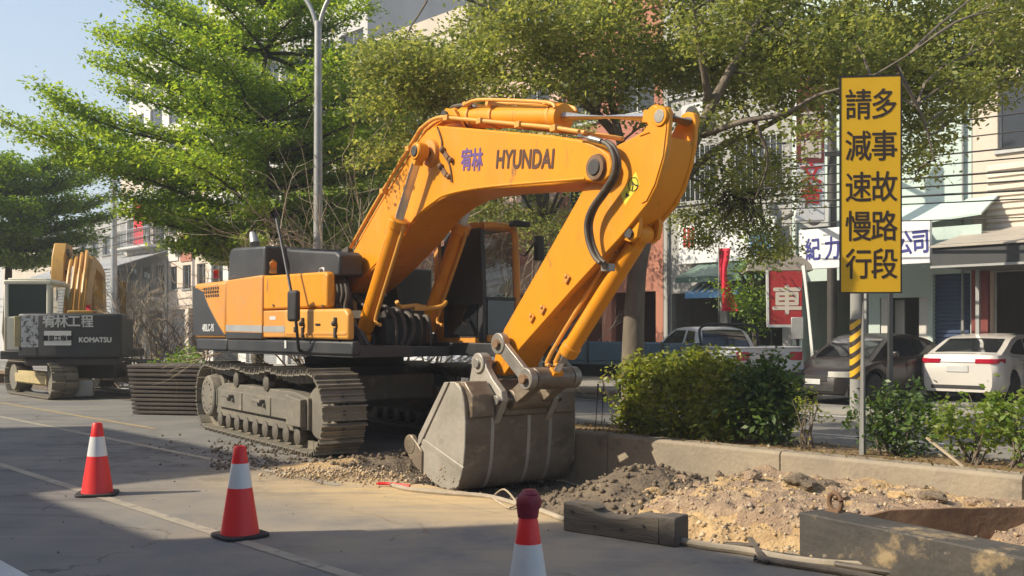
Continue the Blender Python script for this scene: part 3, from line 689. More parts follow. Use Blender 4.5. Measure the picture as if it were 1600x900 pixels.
# rounded rear corner of the dark panel
gm = MB()
for r_ in range(3):
    for c_ in range(7):
        x = -2.50 + c_ * 0.10 + r_ * 0.0; z = 2.335 - r_ * 0.06
        s_ = 0.014 * (1 if r_ % 2 == 0 else -1)
        gm.prism([(x, z), (x + .066, z), (x + .066 + s_, z - .045), (x + s_, z - .045)], -1.4535, -1.44)
gm.build('vent_slots', M['ink_black'], cwo)
q0 = U(326, 513, 1.46)
put_text('lettering', '480LC-9S', 0.165, M['ink_white'], face_matrix((q0.x - .02, -1.461, q0.z + .01), (1, 0, 0), (0.12, 0, 1)), cwo, bold=0.004, sx=0.78)
ed = MB(); ed.prism([(-1.545, 1.50), (-0.165, 1.50), (-0.165, 2.42), (-0.22, 2.445), (-1.545, 2.42)], -1.45, -0.75)
ed.build('engine_door', M['orange_dusty'], EXC, 0.025)
st = MB(); st.prism(UP([(343, 507), (545, 512), (545, 519), (350, 518)], 1.452)[:0] + [(-1.54, 1.62), (-0.17, 1.60), (-0.17, 1.70), (-1.54, 1.715)], -1.4535, -1.44); st.build('silver_stripe', M['grey_decal'], EXC, smooth=0)
st = MB(); st.prism([(-1.54, 1.508), (-0.172, 1.508), (-0.172, 1.59), (-1.54, 1.605)], -1.4535, -1.44); st.build('black_stripe', M['black_paint'], EXC, smooth=0)
hp = MB(); hp.prism([(-0.15, 1.93), (1.86, 1.93), (1.86, 2.36), (1.80, 2.40), (-0.15, 2.43)], -1.44, -1.32); hp.prism([(-0.15, 1.93), (.55, 1.93), (.55, 2.39), (-0.15, 2.41)], -1.32, -.55); hpo = hp.build('hood_panel', M['orange'], EXC, 0.03)
tb = MB(); tb.prism([(0.60, 1.52), (2.46, 1.50), (2.46, 1.82), (2.38, 1.90), (0.60, 1.92)], -1.46, -1.36); tbo = tb.build('tool_box', M['orange_light'], EXC, 0.035, seg=3)
tl = MB(); tl.bx(0.66, 2.42, -1.468, -1.44, 1.56, 1.60); tl.build('trim_line', M['orange_dusty'], tbo, 0.008)
bx_ = MB(); bx_.bx(.60, 1.0, -1.35, -.62, 1.46, 1.9); bx_.bx(1.0, 2.2, -1.35, -1.29, 1.44, 1.86); bx_.build('inner_housing', M['black_paint'], EXC, .02)
md = MB(); md.prism([(-0.15, 1.52), (0.59, 1.52), (0.59, 1.915), (-0.15, 1.915)], -1.44, -0.75); md.build('battery_door', M['orange_dusty'], EXC, 0.02)
st = MB(); st.bx(-0.14, 0.58, -1.4435, -1.43, 1.60, 1.69); st.build('silver_stripe', M['grey_decal'], EXC, smooth=0)
lb = MB(); lb.bx(0.08, 0.28, -1.4425, -1.43, 1.78, 1.83); lb.build('small_label', M['ink_white'], EXC, smooth=0)
for px in (473, 524):
    q = U(px, 508, 1.47); la = MB(); la.box((q.x, -1.475, q.z + .05), (.05, .03, .10)); la.ball((q.x, -1.49, q.z + .02), .04, 10); la.box((q.x, -1.475, q.z - .10), (.05, .03, .14)); la.build('latch', M['dark_steel'], tbo, 0.006)
q = U(497, 507, 1.46); la = MB(); la.box((q.x, -1.462, q.z), (.13, .02, .025)); la.build('keyhole_slot', M['ink_black'], tbo)
for px, py in ((428, 477), (505, 478)):
    q = U(px, py, 1.44); la = MB(); la.cyl((q.x, -1.43, q.z), (q.x, -1.455, q.z), .022, 10); la.build('door_bolt', M['dark_steel'], hpo)
sk = MB(); sk.prism([(-1.54, 1.30), (2.52, 1.30), (2.52, 1.485), (-1.54, 1.495)], -1.43, -1.30); sk.build('side_skirt', M['black_paint'], EXC, 0.03)
lb = MB(); q = U(446, 538, 1.44); lb.box((q.x, -1.436, q.z), (.06, .014, .11)); lb.build('small_label', M['ink_white'], EXC, smooth=0)
# black engine hood
ha = U(357, 388, 1.15); hz = ha.z
hd = MB(); hd.prism([(ha.x, 2.43), (ha.x, hz - .13), (ha.x + .05, hz - .03), (ha.x + .16, hz), (-0.75, hz - .05), (-0.75, 2.43)], -1.15, 1.2); hdo = hd.build('engine_hood', M['black_paint'], EXC, 0.05, seg=3)
h2 = U(532, 392, 0.78)
hd = MB(); hd.prism([(-0.76, 2.43), (-0.76, hz - .06), (-.6, hz - .10), (h2.x - .12, h2.z), (h2.x, h2.z - .06), (h2.x, 2.40)], -0.80, -0.40); hd.build('side_cowl', M['black_paint'], EXC, 0.04, seg=3)
ex = MB(); e0 = U(398, 392, .7); e1 = U(396, 366, .7); ex.tube([e0, e0 + Vector((0, 0, .14)), e1 + Vector((0.0, 0, -.04)), e1 + Vector((-.05, 0, .02))], [.075, .08, .07, .05], 14); ex.build('exhaust_pipe', M['galv'], EXC)
q = U(427, 427, 1.2); be = MB(); be.cyl(q, q + Vector((0, 0, .17)), .055, 12); be.cyl(q + Vector((0, 0, .17)), q + Vector((0, 0, .20)), .03, 10); be.build('filler_neck', M['orange_dusty'], EXC, 0.008)
q = U(338, 430, 1.1); be = MB(); be.cyl(q - Vector((0, 0, .05)), q + Vector((0, 0, .09)), .05, 10); be.build('tail_lamp', M['ink_red'], EXC, 0.006)
q0 = U(500, 428, 1.0); hr = MB(); hr.tube(smooth_pts([q0, q0 + Vector((0, 0, .06)), q0 + Vector((.12, 0, .07)), q0 + Vector((.14, 0, .0))], 4), .02, 6); hr.build('grab_handle', M['galv'], EXC)
# mirror on its stalk, right front corner
mi = MB(); pts = [U(430, 333, 1.62), U(441, 385, 1.62), U(454, 452, 1.64), U(462, 500, 1.66), U(466, 540, 1.55), U(468, 548, 1.40)]; mi.tube(smooth_pts(pts, 4), .022, 7); mio = mi.build('mirror_stalk', M['black_paint'], EXC)
q = U(459, 478, 1.66); mm = MB(); mm.box(q, (.20, .09, .42), .3); mm.build('mirror', M['rubber'], mio, 0.04, seg=3)
q = U(462, 515, 1.60); mm = MB(); mm.box(q, (.05, .05, .08)); mm.build('mirror_clamp', M['dark_steel'], mio, 0.01)

# --- cab (left of the boom)
CYn, CYf = 0.74, 1.38
cf = MB()
x0, x1, xr, zt, zb = 1.10, 2.36, 2.27, 3.17, 1.46
y = CYf - .035
cf.tube(smooth_pts([(x1, y, zb), (x1 - .005, y, 2.2), (xr + .04, y, 2.98), (xr - .02, y, zt - .09), (xr - .12, y, zt - .03), (x0 + .1, y, zt - .045)], 6), .052, 10)
cf.tube(smooth_pts([(xr - .02, CYn + .03, zt - .05), (xr - .0, (CYn + CYf) / 2, zt - .035), (xr - .02, y - .04, zt - .06), (xr + .02, y, zt - .20)], 6), .05, 10)
for yy in (CYn + .035, CYf - .035): cf.bx(x0, x0 + .10, yy - .03, yy + .03, zb, zt - .06); cf.bx(x0, x1 - .02, yy - .03, yy + .03, zb - .01, zb + .07)
cf.prism([(x0, zt - .10), (xr - .04, zt - .10), (xr - .02, zt - .05), (xr - .10, zt), (x0 + .05, zt)], CYn + .02, CYf - .02)
cf.box((x1, (CYn + CYf) / 2, zb + .05), (.08, CYf - CYn - .12, .1)); cfo = cf.build('cab', M['orange_dusty'], EXC, 0.012)
cp = MB(); cp.prism([(x0 + .26, zb + .05), (x1 - .05, zb + .05), (x1 - .05, 2.2), (xr - .02, zt - .09), (x0 + .26, zt - .09)], CYn + .005, CYn + .05); cp.bx(x0, x0 + .05, CYn + .06, CYf - .06, zb, 2.9)
cp.prism([(x1 - .10, zb), (x1 + .0, zb), (x1 - .0, 2.2), (xr + .03, zt - .12), (xr - .06, zt - .1), (x1 - .10, 2.2)], CYn - .01, CYn + .06); cp.build('cab_side_panel', M['black_paint'], cfo, 0.006)
cp = MB(); cp.bx(x0 + .1, x0 + .25, CYn + .0, CYn + .05, zb + .05, 2.35); cp.build('orange_sill', M['orange'], cfo, .008)
cp = MB(); cp.bx(x0 + .42, x1 - .14, CYn - .012, CYn + .008, zb + .10, 2.0); cp.build('lower_side_window', M['dark_glass'], cfo)
cp = MB(); cp.bx(x1 - .02, x1 + .01, CYn + .07, CYf - .08, zb + .10, 2.05); cp.build('lower_front_window', M['dark_glass'], cfo)
cp = MB(); cp.bx(x1 - .03, x1 + .02, CYn + .05, CYf - .06, 2.05, 2.10); cp.build('window_rail', M['black_paint'], cfo, .005)
g = MB(); g.add([(x1 - .01, CYn + .06, 2.1), (x1 - .01, CYf - .07, 2.1), (xr + .03, CYf - .07, zt - .14), (xr + .03, CYn + .06, zt - .14)], [(0, 1, 2, 3)]); g.build('windscreen', M['cab_glass'], cfo, smooth=0)
g = MB(); g.add([(x0 + .15, CYf - .03, 2.0), (x1 - .1, CYf - .03, 2.0), (xr, CYf - .03, 2.95), (xr - .1, CYf - .03, zt - .12), (x0 + .15, CYf - .03, zt - .12)], [(0, 1, 2, 3, 4)]); g.build('door_window', M['cab_glass'], cfo, smooth=0)
g = MB(); g.bx(x0 + .1, x1 - .08, CYf - .045, CYf - .02, zb + .05, 1.96); g.build('door_panel', M['black_paint'], cfo, .006)
g = MB(); g.bx(-.74, .12, .44, 1.36, 1.46, 2.62); g.build('radiator_housing', M['black_paint'], EXC, .03)
se = MB(); se.bx(1.35, 1.8, .84, 1.26, 1.75, 1.92); se.prism([(1.3, 1.9), (1.42, 1.9), (1.34, 2.6), (1.24, 2.6)], .84, 1.26); se.bx(1.9, 2.1, .80, .86, 1.46, 2.05); se.build('seat', M['seat'], cfo, 0.04)
q = U(812, 350, -1.36); mm = MB(); mm.box(q, (.14, .3, .08)); mm.build('work_lamp', M['black_paint'], cfo, 0.015)
mm = MB(); mm.tube([U(803, 395, -1.5), U(820, 400, -1.62), U(841, 372, -1.7)], .018, 6); mm.box(U(842, 388, -1.72), (.10, .12, .36)); mm.build('left_mirror', M['black_paint'], cfo, 0.012)

# --- boom
BH = 0.34
boom_px = [(536, 431), (541, 412), (590, 326), (650, 229), (656, 217), (668, 203), (682, 196), (720, 199), (860, 211), (905, 218), (934, 228), (951, 240), (957, 256), (953, 275), (940, 286), (914, 283),
           (860, 290), (760, 296), (722, 301), (700, 307), (678, 319), (660, 333), (643, 352), (627, 374), (587, 418), (545, 458)]
bm_ = MB(); bm_.prism(UP(boom_px, BH), -BH, BH); bo = bm_.build('boom', M['orange'], EXC, 0.022)
def plate_on(name, pts, s, th, mat, parent, bev=0.004):
    m_ = MB(); m_.prism(UP(pts, s), -s - th, -s + .02); return m_.build(name, mat, parent, bev)
# welded flange along the lower and upper edge of the side plate
for s in (-BH, BH):
    m_ = MB(); pts = [U(x, y, BH) for x, y in ((545, 452), (587, 412), (627, 368), (643, 347), (660, 329), (678, 315), (700, 303), (760, 292), (914, 279))]
    m_.tube([Vector((p.x, -s * 1.004, p.z)) for p in smooth_pts(pts, 4)], .014, 6); m_.build('weld_seam', M['orange'], bo)
fb = MB()
for s in (-.42, .42): fb.prism([(0.0, 1.45), (.75, 1.45), (.62, 2.2), (.45, 2.52), (.22, 2.52), (.05, 2.2)], s - .035, s + .035)
fb.build('boom_bracket', M['dark_steel'], EXC, 0.012)
pn = MB(); p_ = (0.34, 0, 2.32); pn.cyl((p_[0], -.50, p_[2]), (p_[0], .50, p_[2]), .10, 20); pn.build('boom_foot_pin', M['dark_steel'], EXC, .01)
q = U(933, 262, BH); pn = MB(); pn.cyl((q.x, -.40, q.z), (q.x, .40, q.z), .09, 24); pn.build('arm_pin', M['dark_steel'], EXC, .012)
pn = MB(); pn.lathe([(.10, -.385), (.135, -.38), (.15, -.34), (.15, .34), (.135, .38), (.10, .385)], (q.x, 0, q.z), 28, 'Y'); pn.build('boom_tip_boss', M['rust'], bo)
q = U(656, 237, .52); RODTOP = Vector((q.x, 0, q.z))
pn = MB(); pn.cyl((q.x, -.62, q.z), (q.x, .62, q.z), .075, 20); pn.build('lift_cylinder_pin', M['dark_steel'], bo, .012)
pn = MB(); pn.lathe([(.10, -.40), (.17, -.39), (.19, -.34), (.19, .34), (.17, .39), (.10, .40)], (q.x, 0, q.z), 24, 'Y'); pn.build('pin_boss', M['orange_dusty'], bo)
# cylinders
def cyl_part(name, a, b, split, rb, rr_, mat, parent, clev=0.09, wy=0.10):
    a = Vector(a); b = Vector(b); d = (b - a).normalized(); c = a.lerp(b, split)
    m_ = MB(); m_.tube([a + d * .10, a + d * .14, c - d * .13, c - d * .125, c, c + d * .015], [rb * .8, rb, rb, rb * 1.16, rb * 1.16, rb * .8], 22)
    m_.lathe([(clev * .4, -wy), (clev, -wy), (clev * 1.15, -wy * .7), (clev * 1.15, wy * .7), (clev, wy), (clev * .4, wy)], a, 18, 'Y'); m_.bar(a, a + d * .16, wy * 1.5, rb * 1.3)
    o_ = m_.build(name, mat, parent, 0.006)
    m_ = MB(); m_.tube([c, b - d * .10], rr_, 18); m_.build('rod', M['chrome'], o_)
    m_ = MB(); m_.lathe([(clev * .4, -wy), (clev, -wy), (clev * 1.2, -wy * .7), (clev * 1.2, wy * .7), (clev, wy), (clev * .4, wy)], b, 18, 'Y'); m_.bar(b, b - d * .17, wy * 1.5, rr_ * 2.1); m_.build('rod_eye', mat, o_, .006)
    return o_, c, d
low = U(567, 527, .52)
for s in (.52, -.52):
    a = Vector((low.x, -s, low.z)); b = Vector((RODTOP.x, -s, RODTOP.z))
    o_, c, d = cyl_part('lift_cylinder', a, b, 0.655, 0.118, 0.062, M['orange'], EXC, .10, .085)
    # the rod of these carries a darker, oily sheen: pipe along the barrel
    m_ = MB(); off = Vector((d.z, 0, -d.x)) * .155
    m_.tube(smooth_pts([c - d * .05 + off * .6, c - d * .16 + off, a + d * .55 + off, a + d * .36 + off + Vector((.05, 0, -.02)), a + d * .30 + off + Vector((.20, 0, .0))], 4), .026, 8)
    m_.tube([c - d * .3 + Vector((0, -.1, 0)), a + d * .45 + Vector((0, -.1, 0))], .02, 6)
    m_.build('oil_pipe', M['orange_light'], o_)
    m_ = MB(); m_.prism([(a.x - .16, 1.40), (a.x + .16, 1.40), (a.x + .10, a.z + .05), (a.x - .10, a.z + .05)], -s - .14, -s - .09); m_.prism([(a.x - .16, 1.40), (a.x + .16, 1.40), (a.x + .10, a.z + .05), (a.x - .10, a.z + .05)], -s + .09, -s + .14)
    m_.build('cylinder_bracket', M['dark_steel'], EXC, .01)
ca, cb_ = U(716, 183, 0), U(1031, 183, 0)
aco, c, d = cyl_part('arm_cylinder', ca, cb_, 0.585, 0.135, 0.062, M['orange'], EXC, .10, .11)
m_ = MB()
for s in (-.16, .16):
    m_.tube(smooth_pts([U(742, 170, 0) + Vector((0, s, .03)), U(760, 163, 0) + Vector((0, s, .03)), U(800, 163, 0) + Vector((0, s, .03)), U(872, 166, 0) + Vector((0, s, .02)), U(884, 172, 0) + Vector((0, s, 0))], 4), .024, 8)
for px in (742, 778, 868): q = U(px, 183, 0); m_.lathe([(.128, -.022), (.155, -.022), (.155, .022), (.128, .022)], (q.x, 0, q.z), 20, 'X'); m_.box((q.x, 0, q.z + .15), (.06, .36, .05))
m_.build('oil_pipe', M['orange_light'], aco, 0.004)
m_ = MB()
for s in (-.17, .17): m_.prism(UP([(692, 200), (716, 172), (728, 174), (745, 205), (745, 212), (692, 212)], .0), s - .03, s + .03)
m_.build('cylinder_lug', M['orange'], bo, .01)
m_ = MB(); q = U(716, 183, 0); m_.cyl((q.x, -.24, q.z), (q.x, .24, q.z), .06, 16); m_.build('lug_pin', M['dark_steel'], bo)
# pipes and hoses on the boom
m_ = MB()
for s, dz in ((BH + .0, .05), (BH - .09, .05), (-BH + .02, .05)):
    pts = [U(x, y, BH) + Vector((0, 0, dz)) for x, y in ((548, 392), (590, 318), (648, 222), (660, 205), (684, 190), (720, 192), (800, 200), (860, 206), (905, 213))]
    m_.tube(smooth_pts([Vector((p.x, -s, p.z)) for p in pts], 4), .027, 8)
for px, py in ((600, 304), (640, 238), (700, 190), (752, 195), (812, 201), (868, 207)):
    q = U(px, py, BH); m_.box((q.x, -BH + .05, q.z + .045), (.09, .20, .07))
m_.build('boom_pipes', M['orange_light'], bo, .004)
m_ = MB()
for k in range(3):
    m_.tube(smooth_pts([U(x, y, .30 - .08 * k) + Vector((0, 0, .03 * k)) for x, y in ((548, 392), (535, 402), (531, 424), (541, 446), (560, 470), (590, 490))], 5), .034, 8)
m_.build('boom_foot_hoses', M['hose'], bo)
m_ = MB()
for k in range(4):
    m_.tube(smooth_pts([U(x + 7 * k, y + 3 * k, .62) for x, y in ((505, 432), (517, 428), (522, 452), (519, 474), (530, 494), (545, 512), (556, 535))], 5), .034, 8)
m_.box(U(560, 492, .5), (.5, .2, .12)); m_.build('deck_hoses', M['hose'], EXC)
m_ = MB()
m_.bx(.95, 1.55, -.36, .34, 1.42, 1.80); m_.bx(1.1, 1.5, -.28, .24, 1.80, 1.95); m_.build('valve_block', M['dark_steel'], EXC, .02)
m_ = MB()
for k in range(5):
    y = -.30 + k * .14; m_.tube(smooth_pts([(1.2, y, 1.9), (1.42 + .05 * (k % 2), y, 1.97 - .04 * k), (1.62, y + .02, 1.82), (1.68, y + .03, 1.62), (1.64 + .03 * math.sin(k * 2.1), y + .05 * math.cos(k * 1.7), 1.42)], 5), .024 + .008 * (k % 3), 9)
m_.build('valve_hoses', M['hose'], EXC)
m_ = MB(); m_.tube(smooth_pts([(1.9, -.40, 2.02), (1.86, -.30, 1.95), (1.95, -.1, 1.97), (1.9, .1, 1.93), (1.98, .3, 1.97), (1.9, .42, 2.03)], 5), .032, 8); m_.box((1.93, -.06, 1.94), (.1, .18, .08)); m_.build('cross_pipes', M['orange_light'], EXC, .004)
m_ = MB(); m_.tube(smooth_pts([U(x, y, 0.05) for x, y in ((676, 198), (694, 186), (703, 173), (712, 166), (738, 165), (746, 172))], 5), .03, 8); m_.build('arm_cylinder_hose', M['hose'], bo)
m_ = MB(); m_.tube(smooth_pts([U(x, y, BH + .015) for x, y in ((683, 198), (690, 220), (691, 236), (702, 258), (706, 285))], 4), .012, 6)
for px, py in ((695, 240), (692, 266)): m_.box(U(px, py, BH + .01), (.22, .035, .07), m=Matrix.Rotation(.75, 4, 'Y')); m_.ball(U(px - 4, py - 6, BH + .03), .045, 8); m_.ball(U(px + 9, py + 10, BH + .03), .04, 8)
m_.build('grease_line', M['rust'], bo, .006)
# lettering on the boom
p0, p1 = U(776, 249, BH), U(866, 248, BH); mid = (p0 + p1) / 2; me = text_mesh('HYUNDAI', 0.30, 0.002, 0.010)
wd = max(v.co.x for v in me.vertices) - min(v.co.x for v in me.vertices); ht = max(v.co.y for v in me.vertices) - min(v.co.y for v in me.vertices)
hz_ = U(821, 233, BH).z - U(821, 264, BH).z
for v in me.vertices: v.co.x *= (p1 - p0).length / wd; v.co.y *= hz_ / ht
me.transform(face_matrix((mid.x, -BH - .0035, mid.z), (p1 - p0), (0, 0, 1))); link('lettering', me, M['ink_brown'], bo)
for ch_, px in (('宥', 729), ('林', 746)):
    q = U(px, 249, BH); wq = (U(px + 8, 249, BH) - U(px - 8, 249, BH)).length
    put_text('lettering', ch_, 0.30, M['ink_purple'], face_matrix((q.x, -BH - .0035, q.z), (1, 0, -.08), (0.0, 0, 1)), bo, bold=.007, sx=wq / .27, sy=.98, ext=.002)

# --- arm
AH = 0.22
arm_px = [(1021, 180), (1024, 171), (1033, 166), (1043, 169), (1046, 180), (1045, 200), (1043, 224), (1038, 250), (1026, 291), (1012, 318), (968, 372), (900, 446), (812, 545), (797, 572), (786, 588), (775, 585), (770, 572), (775, 548), (788, 513),
          (850, 405), (909, 300), (918, 282), (940, 245), (966, 226), (990, 214), (1008, 203)]
arm_in = [(1043, 214), (1041, 226), (1036, 252), (1024, 291), (1010, 317), (966, 371), (898, 445), (812, 543), (797, 570), (786, 586), (776, 583), (772, 572), (777, 548), (790, 513), (852, 405), (911, 300), (920, 282), (942, 246), (968, 228), (992, 217), (1012, 208)]
am = MB(); am.prism(UP(arm_in, AH), -AH + .045, AH - .045)
pl = UP(arm_px, AH)
am.prism(pl, -AH, -AH + .055); am.prism(pl, AH - .055, AH)
ao = am.build('arm', M['orange'], EXC, 0.012)
# raised doubler plate round the upper end and the swept bevel line of the side
dbl = [(1026, 179), (1033, 170), (1041, 175), (1042, 200), (1037, 244), (1024, 288), (1011, 314), (1003, 318), (1022, 270), (1027, 240), (1025, 218), (1016, 207), (1000, 213)]
plate_on('doubler_plate', dbl, AH, .012, M['orange'], ao)
for s in (-AH, AH):
    m_ = MB(); q = U(1033, 182, AH); m_.lathe([(.07, -s - .03), (.10, -s - .03), (.10, -s + .03), (.07, -s + .03)], (q.x, 0, q.z), 20, 'Y'); m_.build('rod_pin_boss', M['orange'], ao, .006)
m_ = MB(); q = U(1033, 182, AH); m_.cyl((q.x, -AH - .035, q.z), (q.x, AH + .035, q.z), .072, 20); m_.build('rod_pin', M['bare_steel'], ao, .008)
# bucket cylinder mount: two lugs on the front of the arm
m_ = MB()
for s in (-.15, .15): m_.prism(UP([(1010, 300), (1018, 350), (1014, 372), (1003, 380), (992, 376), (975, 362), (968, 350)], 0.0), s - .03, s + .03)
m_.build('cylinder_lug', M['orange'], ao, .008)
m_ = MB(); q = U(1003, 366, 0); m_.cyl((q.x, -.21, q.z), (q.x, .21, q.z), .055, 14); m_.build('lug_pin', M['dark_steel'], ao)
bco, c, d = cyl_part('bucket_cylinder', U(1003, 366, 0), U(861, 594, 0), 0.80, 0.098, 0.052, M['orange'], EXC, .085, .10)
m_ = MB(); q0 = U(1003, 366, 0)
for off in (.14,):
    sidev = Vector((-d.z, 0, d.x)) * -off
    for dy in (-.07, .06):
        m_.tube(smooth_pts([q0 + d * .35 + sidev * .75 + Vector((0, dy, 0)), q0 + d * .45 + sidev * 1.1 + Vector((0, dy, 0)), q0 + d * 1.9 + sidev * 1.1 + Vector((0, dy, 0)), q0 + d * 2.02 + sidev * .6 + Vector((0, dy, 0))], 4), .025, 8)
m_.build('oil_pipe', M['orange_light'], bco)
# hoses looping from the boom tip to the arm
m_ = MB()
for k, off in enumerate((0, 7)):
    m_.tube(smooth_pts([U(x + off, y, AH + .16 - .05 * k) for x, y in ((940, 221), (952, 229), (960, 250), (957, 275), (940, 302), (924, 325), (916, 350), (919, 378), (928, 400), (938, 411))], 5), .026, 8)
m_.build('arm_hoses', M['hose'], ao)
m_ = MB(); q = U(943, 415, AH + .08); m_.tube([U(936, 409, AH + .12), q, U(952, 424, AH)], .03, 8); m_.box(U(950, 418, AH + .02), (.12, .10, .08)); m_.build('hose_fitting', M['bare_steel'], ao, .006); m_ = MB(); m_.tube([U(905, 213, BH + .03), U(922, 216, BH + .06), U(940, 221, AH + .16)], .034, 8); m_.build('hose_fitting', M['bare_steel'], ao, .006)
for px, py in ((887, 436), (849, 484), (832, 497)):
    m_ = MB(); q = U(px, py, AH); m_.box((q.x, -AH - .012, q.z), (.10, .03, .07), m=Matrix.Rotation(-.9, 4, 'Y')); m_.ball((q.x, -AH - .02, q.z + .03), .03, 8); m_.build('hose_clip_boss', M['orange_dusty'], ao, .008)
plate_on('warning_decal', [(970, 303), (994, 268), (1000, 288), (977, 321)], AH, .003, M['yellow_decal'], ao, 0)
q = U(990, 288, AH); put_text('decal_marks', '人', .10, M['ink_black'], face_matrix((q.x, -AH - .0055, q.z), (1, 0, .5), (-.5, 0, 1)), ao, bold=.002, ext=.001)
m_ = MB(); m_.tube([(q.x + .07 * math.cos(a_), -AH - .004, q.z + .07 * math.sin(a_)) for a_ in [2 * math.pi * i / 20 for i in range(21)]], .005, 5); m_.build('decal_ring', M['ink_black'], ao, smooth=0)
q = U(980, 304, AH); put_text('decal_marks', '▲', .07, M['ink_black'], face_matrix((q.x, -AH - .0055, q.z), (1, 0, .5), (-.5, 0, 1)), ao, ext=.001)

# --- linkage and bucket
LP0, LP1 = U(780, 537, .36), U(823, 592, .36); EP = U(757, 567, .36)
for s in (.34, -.34):
    m_ = MB(); a, b = Vector((LP0.x, -s, LP0.z)), Vector((LP1.x, -s, LP1.z)); d = (b - a).normalized(); nrm = Vector((-d.z, 0, d.x))
    def eye(m_, c, r, y, t): m_.lathe([(r * .45, y - t), (r, y - t), (r, y + t), (r * .45, y + t)], (c.x, 0, c.z), 20, 'Y')
    pts = [a + nrm * .085, b + nrm * .085, b - nrm * .085, a - nrm * .085]; m_.prism([(p.x, p.z) for p in pts], -s - .035, -s + .035)
    eye(m_, a, .13, -s, .05); eye(m_, b, .13, -s, .05); m_.build('idler_link', M['bare_steel'], EXC, .01)
m_ = MB(); m_.cyl((LP0.x, -.43, LP0.z), (LP0.x, .43, LP0.z), .06, 16); m_.cyl((LP1.x, -.44, LP1.z), (LP1.x, .44, LP1.z), .06, 16); m_.build('link_pins', M['rust'], EXC, .008)
# bucket
BW = 0.86
bs = UP([(697, 597), (712, 597), (721, 608), (726, 630), (728, 660), (727, 700), (724, 735), (717, 760), (708, 767), (696, 765), (683, 758), (657, 735), (654, 705), (657, 680)], .85)
outl = bs[0:12]                                    # shell follows the outline from the hinge round to the lip
def shell(outline, y0, y1, th):
    cx_ = sum(p[0] for p in outline) / len(outline) - .15; cz_ = sum(p[1] for p in outline) / len(outline)
    fine = [(p.x, p.z) for p in smooth_pts([Vector((x, 0, z)) for x, z in outline], 3)]
    inn = [(x + (cx_ - x) * th, z + (cz_ - z) * th) for x, z in fine]
    m_ = MB(); n = len(fine); vs = [(x, y, z) for y in (y0, y1) for x, z in fine] + [(x, y, z) for y in (y0, y1) for x, z in inn]
    fs = []
    for i in range(n - 1):
        fs += [(i, i + 1, n + i + 1, n + i), (2 * n + i, 3 * n + i, 3 * n + i + 1, 2 * n + i + 1), (i, 2 * n + i, 2 * n + i + 1, i + 1), (n + i, n + i + 1, 3 * n + i + 1, 3 * n + i)]
    fs += [(0, n, 3 * n, 2 * n), (n - 1, 3 * n - 1, 4 * n - 1, 2 * n - 1)]
    return m_.add(vs, fs)
bk = shell(outl, -BW + .012, BW - .012, .07).build('bucket', M['bucket'], EXC, .006)
for s in (-1, 1):
    m_ = MB(); m_.prism(bs, min(s * BW, s * (BW - .035)), max(s * BW, s * (BW - .035))); m_.build('side_plate', M['bucket_side'], bk, .008)
# wear strips standing proud of the shell back
def offset(outline, k):
    cx_ = sum(p[0] for p in outline) / len(outline); cz_ = sum(p[1] for p in outline) / len(outline); return [(cx_ + (x - cx_) * k, cz_ + (z - cz_) * k) for x, z in outline]
for y in (-.46, .10, .44):
    m_ = shell(offset(outl[3:11], 1.018), y - .025, y + .025, .05); m_.build('wear_strip', M['bucket_side'], bk, .004)
for s in (-1, 1):
    m_ = MB(); pr = UP([(708, 600), (722, 613), (727, 660), (724, 735), (716, 763), (706, 763), (656, 690), (657, 683), (705, 748), (715, 735), (718, 660), (714, 618), (703, 604)], .85)
    m_.prism(UP([(697, 597), (704, 597), (661, 690), (654, 702), (657, 680)], .85), s * BW - .02, s * BW + .02); m_.prism(UP([(657, 690), (661, 684), (726, 730), (724, 738)], .85), s * BW - .012, s * BW + .014)
    m_.build('side_cutter', M['bucket_side'], bk, .006)
    m_ = MB(); q = U(644, 694, .85); m_.lathe([(.045, -.035), (.125, -.035), (.125, .035), (.045, .035)], (q.x, s * BW, q.z), 20, 'Y'); q2 = U(656, 716, .85)
    m_.prism([(q.x - .10, q.z - .07), (q.x + .07, q.z + .10), (q2.x + .10, q2.z + .10), (q2.x + .09, q2.z - .22), (q2.x - .02, q2.z - .20)], s * BW - .028, s * BW + .028); m_.build('corner_tooth', M['bucket'], bk, .012)
lp = U(657, 735, .85); l2 = U(683, 758, .85)
for k in range(5):
    y = -.68 + k * .34; m_ = MB(); dv = Vector((-.75, 0, .30)).normalized()
    a = Vector((lp.x + .05, y, lp.z - .0)); m_.add([a + Vector((.1, -.07, -.07)), a + Vector((.1, .07, -.07)), a + Vector((.1, .07, .06)), a + Vector((.1, -.07, .06)), a + dv * .2 + Vector((0, -.045, -.012)), a + dv * .2 + Vector((0, .045, -.012)), a + dv * .2 + Vector((0, .045, .012)), a + dv * .2 + Vector((0, -.045, .012))],
        [(3, 2, 1, 0), (4, 5, 6, 7), (0, 1, 5, 4), (1, 2, 6, 5), (2, 3, 7, 6), (3, 0, 4, 7)]); m_.build('bucket_tooth', M['bare_steel'], bk, .008)
ear = [(746, 571), (749, 562), (757, 556), (766, 561), (769, 575), (778, 592), (792, 611), (794, 626), (788, 644), (779, 664), (774, 676), (758, 676), (745, 655), (738, 615)]
for s in (.40, -.40):
    m_ = MB(); m_.prism(UP(ear, .36), -s - .045, -s + .045); m_.lathe([(.05, -s - .07), (.125, -s - .07), (.125, -s + .07), (.05, -s + .07)], (EP.x, 0, EP.z), 22, 'Y'); m_.build('bucket_ear', M['bucket_side'], bk, .012)
m_ = MB(); m_.cyl((EP.x, -.50, EP.z), (EP.x, .50, EP.z), .062, 18); e2 = U(788, 625, .36); m_.cyl((e2.x, -.5, e2.z), (e2.x, .5, e2.z), .062, 18); m_.build('bucket_pins', M['bare_steel'], bk, .008)
